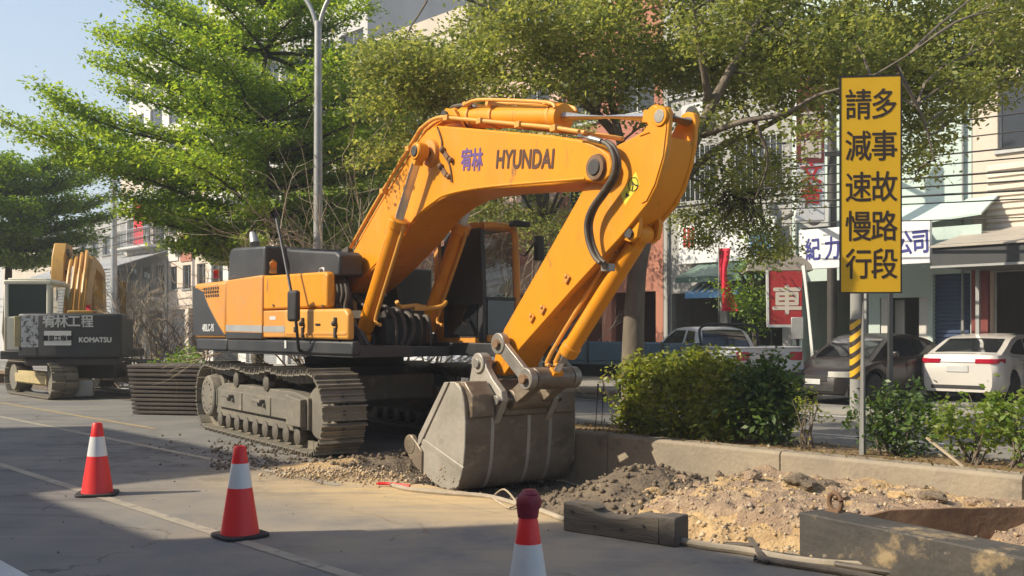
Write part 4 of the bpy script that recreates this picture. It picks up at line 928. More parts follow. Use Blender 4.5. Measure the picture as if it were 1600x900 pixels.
for y0, y1 in ((-BW + .06, -.47), (.47, BW - .06), (-.33, .33)):
    m_ = MB(); m_.prism([(3.78, 1.0), (4.08, 1.02), (4.24, .86), (4.24, .60), (4.0, .55)], y0, y1); m_.build('bucket_top_box', M['bucket'], bk, .015)
m_ = MB(); a = Vector((LP1.x, 0, LP1.z)); b = Vector((e2.x, 0, e2.z)); d = (b - a).normalized(); nrm = Vector((-d.z, 0, d.x))
for s in (-.20, .20): m_.prism([(p.x, p.z) for p in (a + nrm * .10, b + nrm * .09, b - nrm * .09, a - nrm * .10)], s - .07, s + .07)
m_.lathe([(.06, -.28), (.13, -.28), (.13, .28), (.06, .28)], (a.x, 0, a.z), 20, 'Y'); m_.lathe([(.06, -.28), (.12, -.28), (.12, .28), (.06, .28)], (b.x, 0, b.z), 20, 'Y'); m_.build('bucket_link', M['bucket'], EXC, .012)
# ------------------------------------------------------------------ small things on the road
def cone(label, loc, rz, cap=False, grime=None):
    t = thing('traffic_cone', label, 'traffic cone', loc, rz, 'red and white cones fencing off the works')
    m_ = MB(); m_.prism([(math.copysign(abs(math.cos(a)) ** .45, math.cos(a)) * .19, math.copysign(abs(math.sin(a)) ** .45, math.sin(a)) * .19) for a in [2 * math.pi * i / 32 for i in range(32)]], 0.0, .028, 'Z'); m_.build('base', M['rubber'], t, .006)
    m_ = MB(); m_.lathe([(.150, .028), (.146, .045), (.094, .385)], n=36); m_.build('body', M['red_plastic'], t)
    m_ = MB(); m_.lathe([(.0945, .385), (.0945, .387), (.066, .573), (.066, .575)], n=36); m_.build('reflective_band', M['reflect'], t)
    m_ = MB(); m_.lathe([(.064, .575), (.046, .700), (.040, .708), (.03, .708), (.028, .65)], n=36); m_.build('tip', M['red_tip'], t)
    if cap:
        m_ = MB(); m_.ball((0.005, 0, .772), .058, 18, (1.1, 1, 1.06)); m_.lathe([(.05, .70), (.054, .73), (.058, .76)], (0, 0, 0), 20); m_.lathe([(.035, .795), (.047, .815), (.03, .834)], (.008, 0, 0), 16)
        m_.build('lamp_cap', M['dark_red'], t)
    return t
cone('leftmost red and white traffic cone standing in the strip of sunlight', gnd(152, 773), .2)
cone('middle red and white traffic cone standing at the edge of the shadow', gnd(375, 838), .75)
cone('nearest traffic cone, topped with a dark red round cap', Vector((.078, 4.83, 0)), .4, True)

# stack of rusty steel plates behind the track
g0 = gnd(207, 648); ang = -.18
for k in range(12):
    m_ = MB(); L_, W_ = 2.3, 1.25
    n = 12; pr = []
    for i in range(n + 1): u = i / n; pr.append((u * W_, .020 * math.sin(math.pi * u) + .060))
    m_.prism([(0, 0.012), (0.03, 0.0), (.09, .004)] + [(u * W_, .020 * math.sin(math.pi * u)) for u in [i / n for i in range(1, n)]] + [(W_ - .03, 0.0), (W_, .012), (W_, .06)] + pr[::-1][1:-1] + [(0, .06)], 0, L_, 'X')
    m_.bx(0.1, .25, .2, 1.0, -.018, .02); m_.bx(L_ - .3, L_ - .15, .2, 1.0, -.018, .02)
    o = m_.build('steel_plate', M['rust_plate'] if 'rust_plate' in M else M['rust'], None, .006)
    o.location = g0 + Vector((random.uniform(-.02, .02) - .01 * k, random.uniform(-.015, .015), .018 + k * .080)); o.rotation_euler = (0, 0, ang + random.uniform(-.012, .012))
    names = {11: 'topmost brown steel plate of the flat stack beside the track', 0: 'bottom brown steel plate of the stack, lying on the asphalt'}
    tag(o, names.get(k, 'brown steel plate inside the flat stack beside the track'), 'steel plate', 'brown steel plates stacked on the road')

# weathered beam, big steel beam, rusty sheet, all along the trench
p0 = gnd(880, 829); p1 = gnd(1056, 856); d = (p1 - p0); Lb = d.length; rz = math.atan2(d.y, d.x)
t = thing('timber_beam', 'short weathered timber beam with bolt holes lying along the trench edge', 'beam', p0, rz)
m_ = MB(); m_.prism([(0, 0), (Lb * .86, 0), (Lb * .86, .20), (Lb * .66, .205), (Lb * .58, .165), (Lb * .40, .155), (Lb * .30, .175), (Lb * .27, .200), (Lb * .20, .205), (Lb * .14, .222), (0, .232)], 0, .19)
m_.build('beam', M['timber'], t, .010)
m_ = MB(); m_.prism([(Lb * .862, 0.002), (Lb, 0.0), (Lb, .222), (Lb * .862, .222)], -.008, .20); m_.build('end_block', M['timber_dark'] if 'timber_dark' in M else M['timber'], t, .012)
m_ = MB(); m_.prism([(Lb * .13, .19), (Lb * .31, .205), (Lb * .27, .228), (Lb * .15, .24)], .03, .15); m_.build('splinter', M['timber'], t, .006)
for fx, fz in ((.09, .165), (.30, .07), (.54, .08), (.73, .13)):
    m_ = MB(); m_.cyl((Lb * fx, -.012, fz), (Lb * fx, .02, fz), .012, 10); m_.build('bolt', M['dark_steel'], t)
A = Vector((2.06, 7.12, 0)); dirb = Vector((.518, -.855, 0)).normalized()
t = thing('steel_beam', 'big mud-smeared steel beam with a lifting ring, lying across the trench end', 'beam', A, math.atan2(dirb.y, dirb.x))
m_ = MB(); m_.bx(0, 4.2, 0, .30, 0.0, .31); m_.build('beam', M['mud_steel'] if 'mud_steel' in M else M['dark_steel'], t, .012)
m_ = MB(); 
ring = [Vector((.12 + .055 * math.cos(a), .24, .375 + .065 * math.sin(a))) for a in [2 * math.pi * i / 20 for i in range(21)]]
m_.tube(ring, .018, 8); m_.bx(.06, .18, .20, .28, .305, .325); m_.build('lifting_ring', M['rust'], t)
for x in (1.35, 2.0):
    m_ = MB(); m_.bx(x, x + .34, -.012, -.002, .02, .30); m_.build('stiffener_plate', M['mud_steel'], t, .004)
B0, B1 = Vector((2.56, 7.53, 0)), Vector((5.2, 7.80, 0))
t = MB(); n = 40; vs = []
top = lambda u: .245 + .03 * fbm(u * 6, 0, 1.0, 4, 3) - .05 * math.exp(-((u - .06) / .05) ** 2)
for i in range(n + 1):
    u = i / n; q = B0.lerp(B1, u); nrm = Vector((-.1, 1, 0)).normalized(); w_ = .03 * fbm(u * 5, 1, 1, 3, 4)
    for dy in (0, .035):
        for z in (-.62, top(u)): vs.append(q + nrm * (dy + w_) + Vector((0, 0, z)))
fs = []
for i in range(n):
    a = i * 4; b = a + 4; fs += [(a, b, b + 1, a + 1), (a + 2, a + 3, b + 3, b + 2), (a + 1, b + 1, b + 3, a + 3), (a, a + 2, b + 2, b)]
fs += [(0, 1, 3, 2), (4 * n, 4 * n + 2, 4 * n + 3, 4 * n + 1)]
t.add(vs, fs); o = t.build('steel_sheet', M['rust'], None)
tag(o, 'rusty brown sheet of steel standing upright behind the big muddy beam', 'steel sheet')

def ground_path(pts, z): return smooth_pts([gnd(x, y) + Vector((0, 0, z)) for x, y in pts], 6)
m_ = MB(); m_.tube(ground_path([(612, 761), (640, 768), (700, 774), (760, 779), (800, 789), (840, 800), (884, 817)], .022), .024, 8); o = m_.build('hose', M['pale_hose'] if 'pale_hose' in M else M['twig'], None)
tag(o, 'pale flat hose lying on the sand in front of the bucket', 'hose')
m_ = MB(); m_.tube(ground_path([(588, 760), (610, 760.5), (640, 764)], .03), .016, 8); t = m_.build('rod', M['red_tip'], None); tag(t, 'short rod with a red grip lying on the sand beside the hose end', 'rod')
m_ = MB(); m_.tube(smooth_pts([gnd(772, 779) + Vector((0, 0, .03)), gnd(788, 781) + Vector((0, 0, .10)), gnd(806, 790) + Vector((0, 0, .03)), gnd(796, 797) + Vector((0, 0, .02)), gnd(780, 790) + Vector((0, 0, .03)), gnd(770, 781) + Vector((0, 0, .02))], 5), .009, 6); o = m_.build('rope', M['twig'], None); tag(o, 'short loop of rope on the sand behind the nearest cone', 'rope')
HS = [([(1060, 851), (1110, 860), (1170, 868), (1230, 880), (1300, 888), (1395, 893)], .03, 'pale_hose', 'thick pale hose running from the timber beam to the steel beam'),
      ([(1130, 858), (1165, 860), (1200, 872), (1260, 881), (1330, 893), (1420, 906)], .022, 'hose', 'thin black hose lying on top of the pale hoses'),
      ([(1180, 878), (1240, 888), (1310, 899), (1380, 912)], .026, 'timber', 'grey-brown pipe lying below the pale hoses at the picture edge')]
for k, (pts, r, mk, lab) in enumerate(HS):
    m_ = MB(); m_.tube(ground_path(pts, r + .012 * (k == 1)), r, 8); o = m_.build('hose', M[mk] if mk in M else M['hose'], None); tag(o, lab, 'hose')
m_ = MB(); m_.bar(gnd(1136, 862) + Vector((0, 0, .055)), gnd(1186, 868) + Vector((0, 0, .075)), .05, .02); m_.bar(gnd(1172, 858) + Vector((0, 0, .08)), gnd(1196, 884) + Vector((0, 0, .03)), .04, .02)
o = m_.build('wood_scrap', M['timber'], None, .004); tag(o, 'splintered scrap of wood on the hoses between the two beams', 'wood scrap')

# ------------------------------------------------------------------ road sign on the median
sp = on_n(1350, 560, 9.78); base = Vector((sp.x, sp.y, .27))
t = thing('road_sign', 'tall yellow road sign with two columns of dark Chinese characters on a grey post', 'road sign', base, R(-7))
zt_, zb_ = H + 400 / F * sp.y - .27, H + 61 / F * sp.y - .27; sw = 92 / F * sp.y / math.cos(R(7)); cxs = (1359.5 - 1350) / F * sp.y
m_ = MB(); m_.tube([(0, 0.06, -.2), (0, 0.06, zt_ - .25)], .042, 18); m_.build('post', M['galv'], t)
m_ = MB(); m_.bx(cxs - sw / 2, cxs + sw / 2, -.014, .002, zb_, zt_); pn = m_.build('sign_panel', M['sign_yellow'], t, .004)
m_ = MB(); b_ = .011
for x0, x1, z0, z1 in ((cxs - sw / 2 - .004, cxs - sw / 2 + b_, zb_ - .004, zt_ + .004), (cxs + sw / 2 - b_, cxs + sw / 2 + .004, zb_ - .004, zt_ + .004), (cxs - sw / 2 + b_, cxs + sw / 2 - b_, zb_ - .004, zb_ + b_), (cxs - sw / 2 + b_, cxs + sw / 2 - b_, zt_ - b_, zt_ + .004)): m_.bx(x0, x1, -.018, .0, z0, z1)
m_.build('sign_border', M['ink_black'], pn)
for z in (zb_ + .3, (zb_ + zt_) / 2, zt_ - .3): m_ = MB(); m_.bx(cxs - sw / 2 + .05, cxs + sw / 2 - .05, .003, .03, z - .025, z + .025); m_.lathe([(.043, -.02), (.052, -.02), (.052, .02), (.043, .02)], (0, .06, z), 16); m_.build('bracket', M['galv'], t)
for chs, px0 in (('多事故路段', 1380), ('請減速慢行', 1341)):
    for ch_, py in zip(chs, ((163, 228, 292, 353, 412))):
        z = H - (py - HY) / F * sp.y - .27
        put_text('lettering', ch_, .345, M['ink_brown_dark'], face_matrix((((px0 - 1350) / F * sp.y), -.0158, z), (1, 0, 0), (0, 0, 1)), pn, bold=.0035, sx=.80, sy=.98, ext=.0006)

# lamp post with two curved arms
lpz = on_n(497, 400, 9.75); t = thing('street_lamp', 'tall grey street lamp with two curved arms standing between the left trees', 'street lamp', (lpz.x, lpz.y, .0), R(-20))
m_ = MB(); m_.lathe([(.15, 0), (.15, .03), (.105, .04), (.10, .5), (.065, 7.25)], n=20); m_.build('pole', M['galv'], t)
for s in (-1, 1):
    m_ = MB(); m_.tube(smooth_pts([(0, 0, 7.0), (s * .10, 0, 7.4), (s * .32, 0, 7.75), (s * .8, 0, 8.15), (s * 1.5, 0, 8.4)], 6), .04, 10); m_.build('arm', M['galv'], t)
    m_ = MB(); m_.prism([(s * 1.45, -.10), (s * 2.05, -.13), (s * 2.15, 0), (s * 2.05, .13), (s * 1.45, .10)], 8.37, 8.50, 'Z'); m_.build('lamp_head', M['galv'], t, .03)

# ------------------------------------------------------------------ vegetation helpers
def rand_dirs(n):
    v = RNG.normal(size=(n, 3)); return v / np.linalg.norm(v, axis=1, keepdims=True)
def leaf_arrays(pts, L, W, up=0.8, var=0.35):
    n = len(pts); d = rand_dirs(n); d[:, 2] *= 0.6; d /= np.linalg.norm(d, axis=1, keepdims=True)
    nn = rand_dirs(n) * 0.75; nn[:, 2] += up; nn /= np.linalg.norm(nn, axis=1, keepdims=True)
    side = np.cross(d, nn); side /= np.linalg.norm(side, axis=1, keepdims=True) + 1e-9
    sc = 1 + var * RNG.uniform(-1, 1, size=(n, 1))
    Lh = d * (L * sc) / 2; Wh = side * (W * sc) / 2; fold = np.cross(side, d) * (W * sc * 0.12)
    V = np.empty((n, 4, 3)); V[:, 0] = pts - Lh; V[:, 1] = pts + Wh + fold; V[:, 2] = pts + Lh; V[:, 3] = pts - Wh + fold
    Fq = np.arange(n * 4).reshape(n, 4); return V.reshape(-1, 3), Fq
def leaves_obj(name, pts, L, W, mat, parent, up=0.8):
    V, Fq = leaf_arrays(np.asarray(pts), L, W, up); return link(name, np_mesh(name, V, Fq), mat, parent)
def in_ellipsoid(n, r): return rand_dirs(n) * (RNG.uniform(0, 1, size=(n, 1)) ** (1 / 2.4)) * np.array(r)
def clumped(center, r, n, clump=0.16, per=26, flat=0.6):
    k = max(3, n // per); cs = in_ellipsoid(k, r); idx = RNG.integers(0, k, size=n)
    p = cs[idx] + RNG.normal(size=(n, 3)) * np.array([clump, clump, clump * flat]); return p + np.array(center)
def bent(a, b, sag, wig, n=7):
    a = Vector(a); b = Vector(b); L_ = (b - a).length; out = []
    w1 = Vector((random.gauss(0, 1), random.gauss(0, 1), random.gauss(0, .6))) * wig * L_; w2 = Vector((random.gauss(0, 1), random.gauss(0, 1), random.gauss(0, .6))) * wig * L_ * .5
    for i in range(n + 1):
        u = i / n; out.append(a.lerp(b, u) + Vector((0, 0, sag * L_ * math.sin(math.pi * u))) + w1 * math.sin(math.pi * u) + w2 * math.sin(2 * math.pi * u))
    return out
def taper(r0, r1, n): return [r0 + (r1 - r0) * (i / (n - 1)) ** .8 for i in range(n)]

# layered tree: tiers of limbs that carry flat sprays of small leaves
def tiered_tree(label, base, trunk_h, tiers, leafm, n_leaf, L=.085, lean=(0, 0), seed=1, bark='bark_dark', skip=None, r0=.16, keep=None):
    random.seed(seed)
    t = thing('tree', label, 'tree', base, 0, 'trees along the median and pavement')
    tr = MB(); pts = [Vector((lean[0] * u * u, lean[1] * u * u, trunk_h * u)) + Vector((random.gauss(0, .05), random.gauss(0, .05), 0)) * (0 if i == 0 else 1) for i, u in enumerate([j / 9 for j in range(10)])]
    tr.tube(pts, taper(r0, .03, 10), 12); tro = tr.build('trunk', M[bark], t, smooth=60)
    def trunk_at(z):
        u = max(0, min(1, z / trunk_h)); f = u * 9; i = min(8, int(f)); return pts[i].lerp(pts[i + 1], f - i)
    lm = MB(); centers = []
    for (zt, reach, nl, azc, azw, rise) in tiers:
        for k in range(nl):
            az = azc + azw * ((k + .5) / nl - .5) + random.gauss(0, .12); ln = reach * random.uniform(.78, 1.06)
            a = trunk_at(zt - rise * ln * random.uniform(.9, 1.2)); b = trunk_at(zt) * 1.0; b = Vector((b.x + ln * math.cos(az), b.y + ln * math.sin(az), zt + random.gauss(0, .14)))
            if skip and skip(b + Vector(base)): continue
            cv = bent(a, b, -.05, .035, 8); lm.tube(cv, taper(.055, .010, 9), 6, False)
            for m in range(2, 9):
                p = cv[m]; dirv = (cv[m] - cv[m - 1]).normalized(); wloc = .16 * ln * (1.25 - .5 * abs(m / 8 - .55))
                for sgn in (-1, 1):
                    sd = Vector((-dirv.y, dirv.x, 0)).normalized() * sgn; e = p + (sd + dirv * .9).normalized() * wloc * random.uniform(.6, 1.2) + Vector((0, 0, .06))
                    lm.tube(bent(p, e, .02, .04, 3), taper(.014, .004, 4), 4, False)
                    for f in (.45, .8, 1.05): centers.append(p.lerp(e, f) + Vector((0, 0, .05)))
                centers.append(p + Vector((0, 0, .06)))
    lm.build('limbs', M[bark], tro, smooth=60)
    cs = np.array([tuple(c) for c in centers]); idx = RNG.integers(0, len(cs), size=n_leaf)
    p = cs[idx] + RNG.normal(size=(n_leaf, 3)) * np.array([.18, .18, .085])
    if keep is not None: p = p[keep(p + np.array(tuple(base)))]
    leaves_obj('crown', p, L, L * .55, M[leafm], t, up=1.3)
    return t
# loose tree: limbs through given points, leaves hang in clumps round them
def loose_tree(label, base, trunk, limbs, pads, leafm, dens, L=.06, bark='bark', r0=.17, seed=3, clump=.15, twigs=5, cat='tree', group='trees along the median and pavement', name='tree'):
    random.seed(seed); base = Vector(base)
    t = thing(name, label, cat, base, 0, group)
    tr = MB(); tp = smooth_pts([Vector(p) - base for p in trunk], 4); tr.tube(tp, taper(r0, r0 * .55, len(tp)), 14); tro = tr.build('trunk', M[bark], t, smooth=60)
    lm = MB(); nodes = [Vector(p) for p in tp[-3:]]
    for pts, ra, rb in limbs:
        q = smooth_pts([Vector(p) - base for p in pts], 5); lm.tube(q, taper(ra, rb, len(q)), 8, False); nodes += q[2:]
    allp = []
    for (c, rx, ry, rz) in pads:
        c = Vector(c) - base; near = sorted(nodes, key=lambda n_: (n_ - c).length)[:3]
        b0 = bent(near[0], c, .03, .06, 5); lm.tube(b0, taper(.022, .008, 6), 5, False)
        for k in range(twigs):
            e = c + Vector(tuple(in_ellipsoid(1, (rx, ry, rz))[0])) * .95; s_ = b0[random.randint(3, 5)]
            lm.tube(bent(s_, e, .03, .07, 4), taper(.010, .003, 5), 4, False)
        vol = rx * ry * rz; n_ = int(dens * (rx * ry + rx * rz + ry * rz) / 3 * 10); allp.append(clumped(c, (rx, ry, rz), n_, clump))
    lm.build('limbs', M[bark], tro, smooth=60)
    leaves_obj('crown', np.concatenate(allp), L, L * .52, M[leafm], t, up=.7)
    return t
def bush(label, base, r, n, leafm, L, stems=6, box=False, group='shrubs planted on the median', name='bush', seed=2, lift=0.0):
    random.seed(seed); t = thing(name, label, 'bush', base, ROADROT, group)
    st = MB()
    pts = []
    for k in range(stems):
        f = Vector((random.uniform(-.35, .35) * r[0], random.uniform(-.3, .3) * r[1], 0)); e = Vector((random.uniform(-.9, .9) * r[0], random.uniform(-.8, .8) * r[1], r[2] * random.uniform(1.2, 1.9)))
        st.tube(bent(f, e, .0, .05, 5), taper(.014, .004, 6), 5, False)
    st.build('stems', M['twig_dark'], t, smooth=60)
    k = max(8, n // 22)
    if box:
        cs = RNG.uniform(-1, 1, size=(k, 3)); m_ = np.max(np.abs(cs), axis=1, keepdims=True); cs = cs / m_ * (RNG.uniform(.35, 1, size=(k, 1)) ** .35); cs = cs / (np.sum(np.abs(cs) ** 5, axis=1, keepdims=True) ** .2 / np.max(np.abs(cs), axis=1, keepdims=True))
    else: cs = rand_dirs(k) * (RNG.uniform(.2, 1, size=(k, 1)) ** .5)
    wob = 1 + .16 * np.sin(cs[:, :1] * 5 + seed) * np.cos(cs[:, 1:2] * 4 - seed) + RNG.normal(size=(k, 1)) * .07
    cs = cs * wob * np.array(r) + np.array([0, 0, r[2] * 1.02 + lift]); p = cs[RNG.integers(0, k, size=n)] + RNG.normal(size=(n, 3)) * L * .85
    p = p[p[:, 2] > .02]
    leaves_obj('foliage', p, L, L * .5, M[leafm], t, up=.55); return t
def bare_shrub(label, base, spread, height, nstem, matk, seed, cat='dry shrub', depth=3, r0=.018, lean=(0, 0)):
    random.seed(seed); t = thing('bare_shrub', label, cat, base, 0, 'bare twiggy shrubs')
    m_ = MB()
    def grow(a, d, ln, r, lev):
        b = a + d * ln; cv = bent(a, b, random.uniform(-.08, .10), .06, 5); m_.tube(cv, taper(r, r * .45, 6), 5 if lev < 2 else 4, False)
        if lev >= depth: return
        for k in range(random.randint(2, 4)):
            i = random.randint(2, 5); nd = (d + Vector((random.gauss(0, .55), random.gauss(0, .55), random.gauss(0, .4)))).normalized(); grow(cv[i], nd, ln * random.uniform(.45, .8), r * .55, lev + 1)
    for k in range(nstem):
        f = Vector((random.uniform(-.3, .3) * spread, random.uniform(-.25, .25) * spread, 0)); d = Vector((random.gauss(lean[0], .45), random.gauss(lean[1], .4), random.uniform(.7, 1.2))).normalized(); grow(f, d, height * random.uniform(.35, .6), r0, 0)
    m_.build('branches', M[matk], t, smooth=60); return t

# median planting in front
def Pm(a, n=10.05): return P(a, n, .28)
bush('long clipped hedge of yellow-green leaves on the median behind the bucket', Pm(-7.58), (.88, .42, .49), 12000, 'leaf_hedge', .08, 14, True, name='hedge', seed=5)
bush('dark green leafy shrub growing against the end of the clipped hedge', Pm(-6.42), (.42, .42, .50), 3600, 'leaf_hedge_dark', .085, 8, False, seed=6)
bush('thin wispy sapling with few leaves beside the hedge end', Pm(-5.78, 9.9), (.20, .2, .40), 220, 'leaf_hedge', .05, 7, False, seed=7)
bush('dark green shrub round the foot of the yellow road sign', Pm(-4.90, 10.22), (.46, .36, .38), 2000, 'leaf_hedge_dark', .07, 10, False, seed=8)
bush('light green shrub next to the sign post shrub, leaves reaching the soil', Pm(-4.06, 10.05), (.36, .36, .36), 950, 'leaf_shrub', .07, 10, False, seed=9, lift=.06)
bush('bright green shrub on bare crooked stems near the white car', Pm(-3.62, 10.0), (.37, .33, .30), 850, 'leaf_shrub', .07, 8, False, seed=10, lift=.15)
bush('yellow-green shrub cut off by the right edge of the picture', Pm(-2.92, 9.95), (.30, .33, .38), 1300, 'leaf_hedge', .07, 8, False, seed=11)
m_ = MB(); a = on_n(1448, 684, 9.9); b = on_n(1506, 730, 9.62); m_.bar(a, b, .022, .018); o = m_.build('stick', M['twig'], None); tag(o, 'pale straight stick leaning out of the light green shrub', 'stick')
p = []
for _ in range(2600): a = random.uniform(-9.7, 3); n = random.uniform(9.33, 10.5); p.append(tuple(P(a, n, .345 + .0 if n < 9.52 else .30 + .03 * random.random())))
o = leaves_obj('leaf_litter', p, .05, .025, M['leaf_dry'], None, up=2.5); tag(o, 'dry fallen leaves on the planting strip', 'leaf litter', kind='stuff')
m_ = MB(); m_.tube(smooth_pts([on_n(940, 590, 10.3), on_n(952, 622, 10.2), on_n(975, 645, 10.1), on_n(1000, 662, 9.95)], 5), .012, 6); o = m_.build('cable', M['twig'], None); tag(o, 'pale cable hanging in a curve beside the tree trunk', 'cable')
for px in (929, 938):
    m_ = MB(); q = on_n(px, 664, 10.3); m_.tube([Vector((q.x, q.y, .0)), Vector((q.x + .05, q.y, .88))], .014, 6); o = m_.build('stake', M['dark_steel'], None); tag(o, 'thin dark stake standing in the median left of the trunk', 'stake', 'dark stakes by the trunk')

# big tree in the middle of the picture
def Q(px, py, Y): return at(px, py, Y)
TB = on_n(990, 600, 10.0); TY = TB.y
trunk = [Vector((TB.x, TY, .25)), Q(989, 560, TY), Q(992, 470, TY), Q(1000, 400, TY), Q(1022, 320, TY + .1)]
limbs = [([Q(1015, 350, TY), Q(1060, 270, TY + .2), Q(1092, 205, TY + .3), Q(1130, 130, TY + .4), Q(1180, 40, TY + .6), Q(1230, -60, TY + .8)], .13, .03),
         ([Q(1090, 215, TY + .3), Q(1160, 190, TY - .2), Q(1225, 178, TY - .5), Q(1275, 150, TY - .8), Q(1345, 128, TY - 1.0), Q(1420, 85, TY - 1.2)], .05, .008),
         ([Q(1030, 330, TY + .1), Q(1110, 240, TY + .6), Q(1200, 195, TY + 1.2), Q(1290, 150, TY + 1.6), Q(1400, 110, TY + 2.2)], .07, .015),
         ([Q(1005, 390, TY + .1), Q(985, 290, TY + .6), Q(960, 180, TY + 1.2), Q(940, 80, TY + 1.8), Q(930, -40, TY + 2.4)], .10, .03),
         ([Q(970, 220, TY + 1.1), Q(900, 150, TY + 1.4), Q(800, 120, TY + 1.6), Q(690, 120, TY + 1.8), Q(600, 110, TY + 2.2)], .07, .014),
         ([Q(950, 150, TY + 1.5), Q(860, 70, TY + 1.2), Q(760, 10, TY + 1.1), Q(660, -20, TY + 1.2)], .06, .014),
         ([Q(1110, 170, TY + .4), Q(1095, 80, TY), Q(1080, -20, TY - .4)], .07, .02),
         ([Q(1180, 190, TY - .3), Q(1200, 250, TY - .2), Q(1180, 310, TY)], .03, .008),
         ([Q(1400, 105, TY - 1.1), Q(1440, 180, TY - .9), Q(1460, 250, TY - .8)], .03, .007)]
pads = []
random.seed(21)
def pad(px, py, rx, rz, y0=0.2, y1=2.6, ry=None):
    Y = TY + random.uniform(y0, y1); k = Y / F; pads.append((Q(px, py, Y), rx * k, (ry or rx * .8) * k, rz * k))
for px in range(600, 1640, 52):
    for py, j in ((-70, 30), (-20, 28), (28, 24), (72, 26), (112, 22)):
        if px < 720 and py < 30: continue
        if py > 100 and (1230 < px < 1300 or px > 1560): continue
        if random.random() < .12: continue
        pad(px + random.uniform(-30, 30), py + random.uniform(-j, j), random.uniform(48, 78), random.uniform(26, 42), -.6 if py < 60 else .4, 3.0)
for px, py, rx, rz in ((600, 95, 60, 30), (640, 140, 70, 36), (590, 160, 50, 26), (700, 110, 66, 36), (690, 165, 46, 22), (640, 215, 48, 26), (590, 240, 40, 26), (760, 100, 70, 30), (800, 145, 60, 26), (850, 105, 70, 34), (900, 130, 60, 34), (940, 160, 50, 24), (980, 120, 56, 34),
                       (1010, 190, 34, 22), (1110, 110, 60, 34), (1150, 150, 60, 30), (1120, 200, 36, 30), (1170, 215, 40, 24), (1130, 260, 44, 32), (1180, 275, 46, 34), (1215, 250, 34, 26), (1150, 310, 50, 24), (1110, 300, 30, 24),
                       (1230, 135, 60, 28), (1290, 110, 66, 30), (1350, 100, 60, 26), (1420, 130, 56, 30), (1480, 110, 60, 34), (1540, 100, 60, 34), (1600, 70, 60, 34), (1440, 185, 44, 30), (1500, 160, 44, 28), (1420, 240, 30, 36), (1455, 235, 22, 22), (1545, 150, 34, 22)):
    pad(px, py, rx, rz, .1, 1.8)
for px, py, rx, rz in ((1230, 170, 50, 26), (1270, 60, 70, 40), (1330, 60, 70, 40), (1390, 90, 60, 36), (1450, 60, 70, 40), (1500, 120, 60, 36), (1560, 60, 60, 40), (1590, 120, 50, 30), (1440, 150, 50, 30), (1390, 150, 40, 24), (1200, 100, 60, 40), (1260, 200, 40, 24), (1480, 190, 40, 26), (1430, 270, 24, 30), (1450, 215, 40, 30), (1310, 165, 50, 22), (1350, 60, 60, 40)): pad(px, py, rx, rz, -.9, 1.4)
for px, py, rx, rz in ((1080, 345, 34, 18), (1130, 352, 44, 18), (1190, 355, 40, 20), (1100, 375, 24, 14), (1185, 395, 30, 16), (1215, 390, 28, 18), (1150, 335, 40, 16), (1240, 300, 26, 30)):
    pad(px, py, rx, rz, .3, 1.6)
NT = len(pads)
big = loose_tree('big spreading tree with olive leaves and dark forked limbs behind the raised arm', TB - Vector((0, 0, TB.z - .25)), trunk, limbs, pads[:NT - 8], 'leaf_olive', 520, .075, 'bark', .175, 4, .15, 5)
# sparser low sprays of the same tree
sprays = np.concatenate([clumped(Vector(c) - big.location, (rx, ry, rz), 700, .12) for c, rx, ry, rz in pads[NT - 8:]])
leaves_obj('low_sprays', sprays, .05, .03, M['leaf_olive'], big, up=.5)
lm = MB()
for c, rx, ry, rz in pads[NT - 8:]:
    for k in range(8): s_ = Q(1160 + random.uniform(-30, 30), 300, TY + .5) - big.location; e = Vector(c) - big.location + Vector(tuple(in_ellipsoid(1, (rx, ry, rz))[0])); lm.tube(bent(s_, e, -.03, .05, 5), taper(.009, .002, 6), 4, False)
lm.build('low_twigs', M['bark_dark'], big, smooth=60)

# layered trees on the left
lb_ = on_n(405, 400, 10.4); base = Vector((lb_.x, lb_.y, .0)); z0 = .0
PI = math.pi
def tz(py, Y=None): return H - (py - HY) / F * (Y or lb_.y) - z0
tiers = [(tz(-30), 1.7, 6, 0, 2 * PI, .25), (tz(35), 2.7, 8, PI, 2 * PI, .22), (tz(20), 2.75, 1, PI * 1.0, .1, .25), (tz(95), 3.2, 9, PI, 2 * PI, .20), (tz(85), 3.5, 1, PI * .99, .1, .2), (tz(150), 3.0, 9, PI, 2 * PI, .2),
         (tz(185), 4.5, 4, PI, 1.2, .18), (tz(205), 5.2, 2, PI, .35, .15), (tz(200), 3.2, 7, 0, 3.9, .2), (tz(245), 4.6, 4, PI, 1.4, .16), (tz(250), 3.0, 7, 0, 4.2, .2), (tz(300), 3.3, 9, PI, 2 * PI, .16), (tz(345), 2.5, 8, PI, 2 * PI, .14), (tz(390), 1.9, 7, PI, 2 * PI, .1)]
tiered_tree('bright green layered tree behind the excavator body, tallest on the left', base, 9.3, tiers, 'leaf_bright', 150000, .10, (.3, .2), 31, skip=lambda q: q.y < lpz.y + .5 and abs(q.x - lpz.x) < 1.6, keep=lambda p: ~(((p[:, 1] < lpz.y + .35) & (np.abs(p[:, 0] / p[:, 1] + .1955) < .028)) | ((p[:, 1] < lpz.y + 1.9) & (p[:, 0] / p[:, 1] > -.245) & (p[:, 2] < 5.2))))
b2 = P(-25.5, 10.0, .27)
dk_ = on_n(15, 300, 10.0); b3 = Vector((dk_.x, dk_.y, .0)); ty = lambda py: H - (py - HY) / F * dk_.y
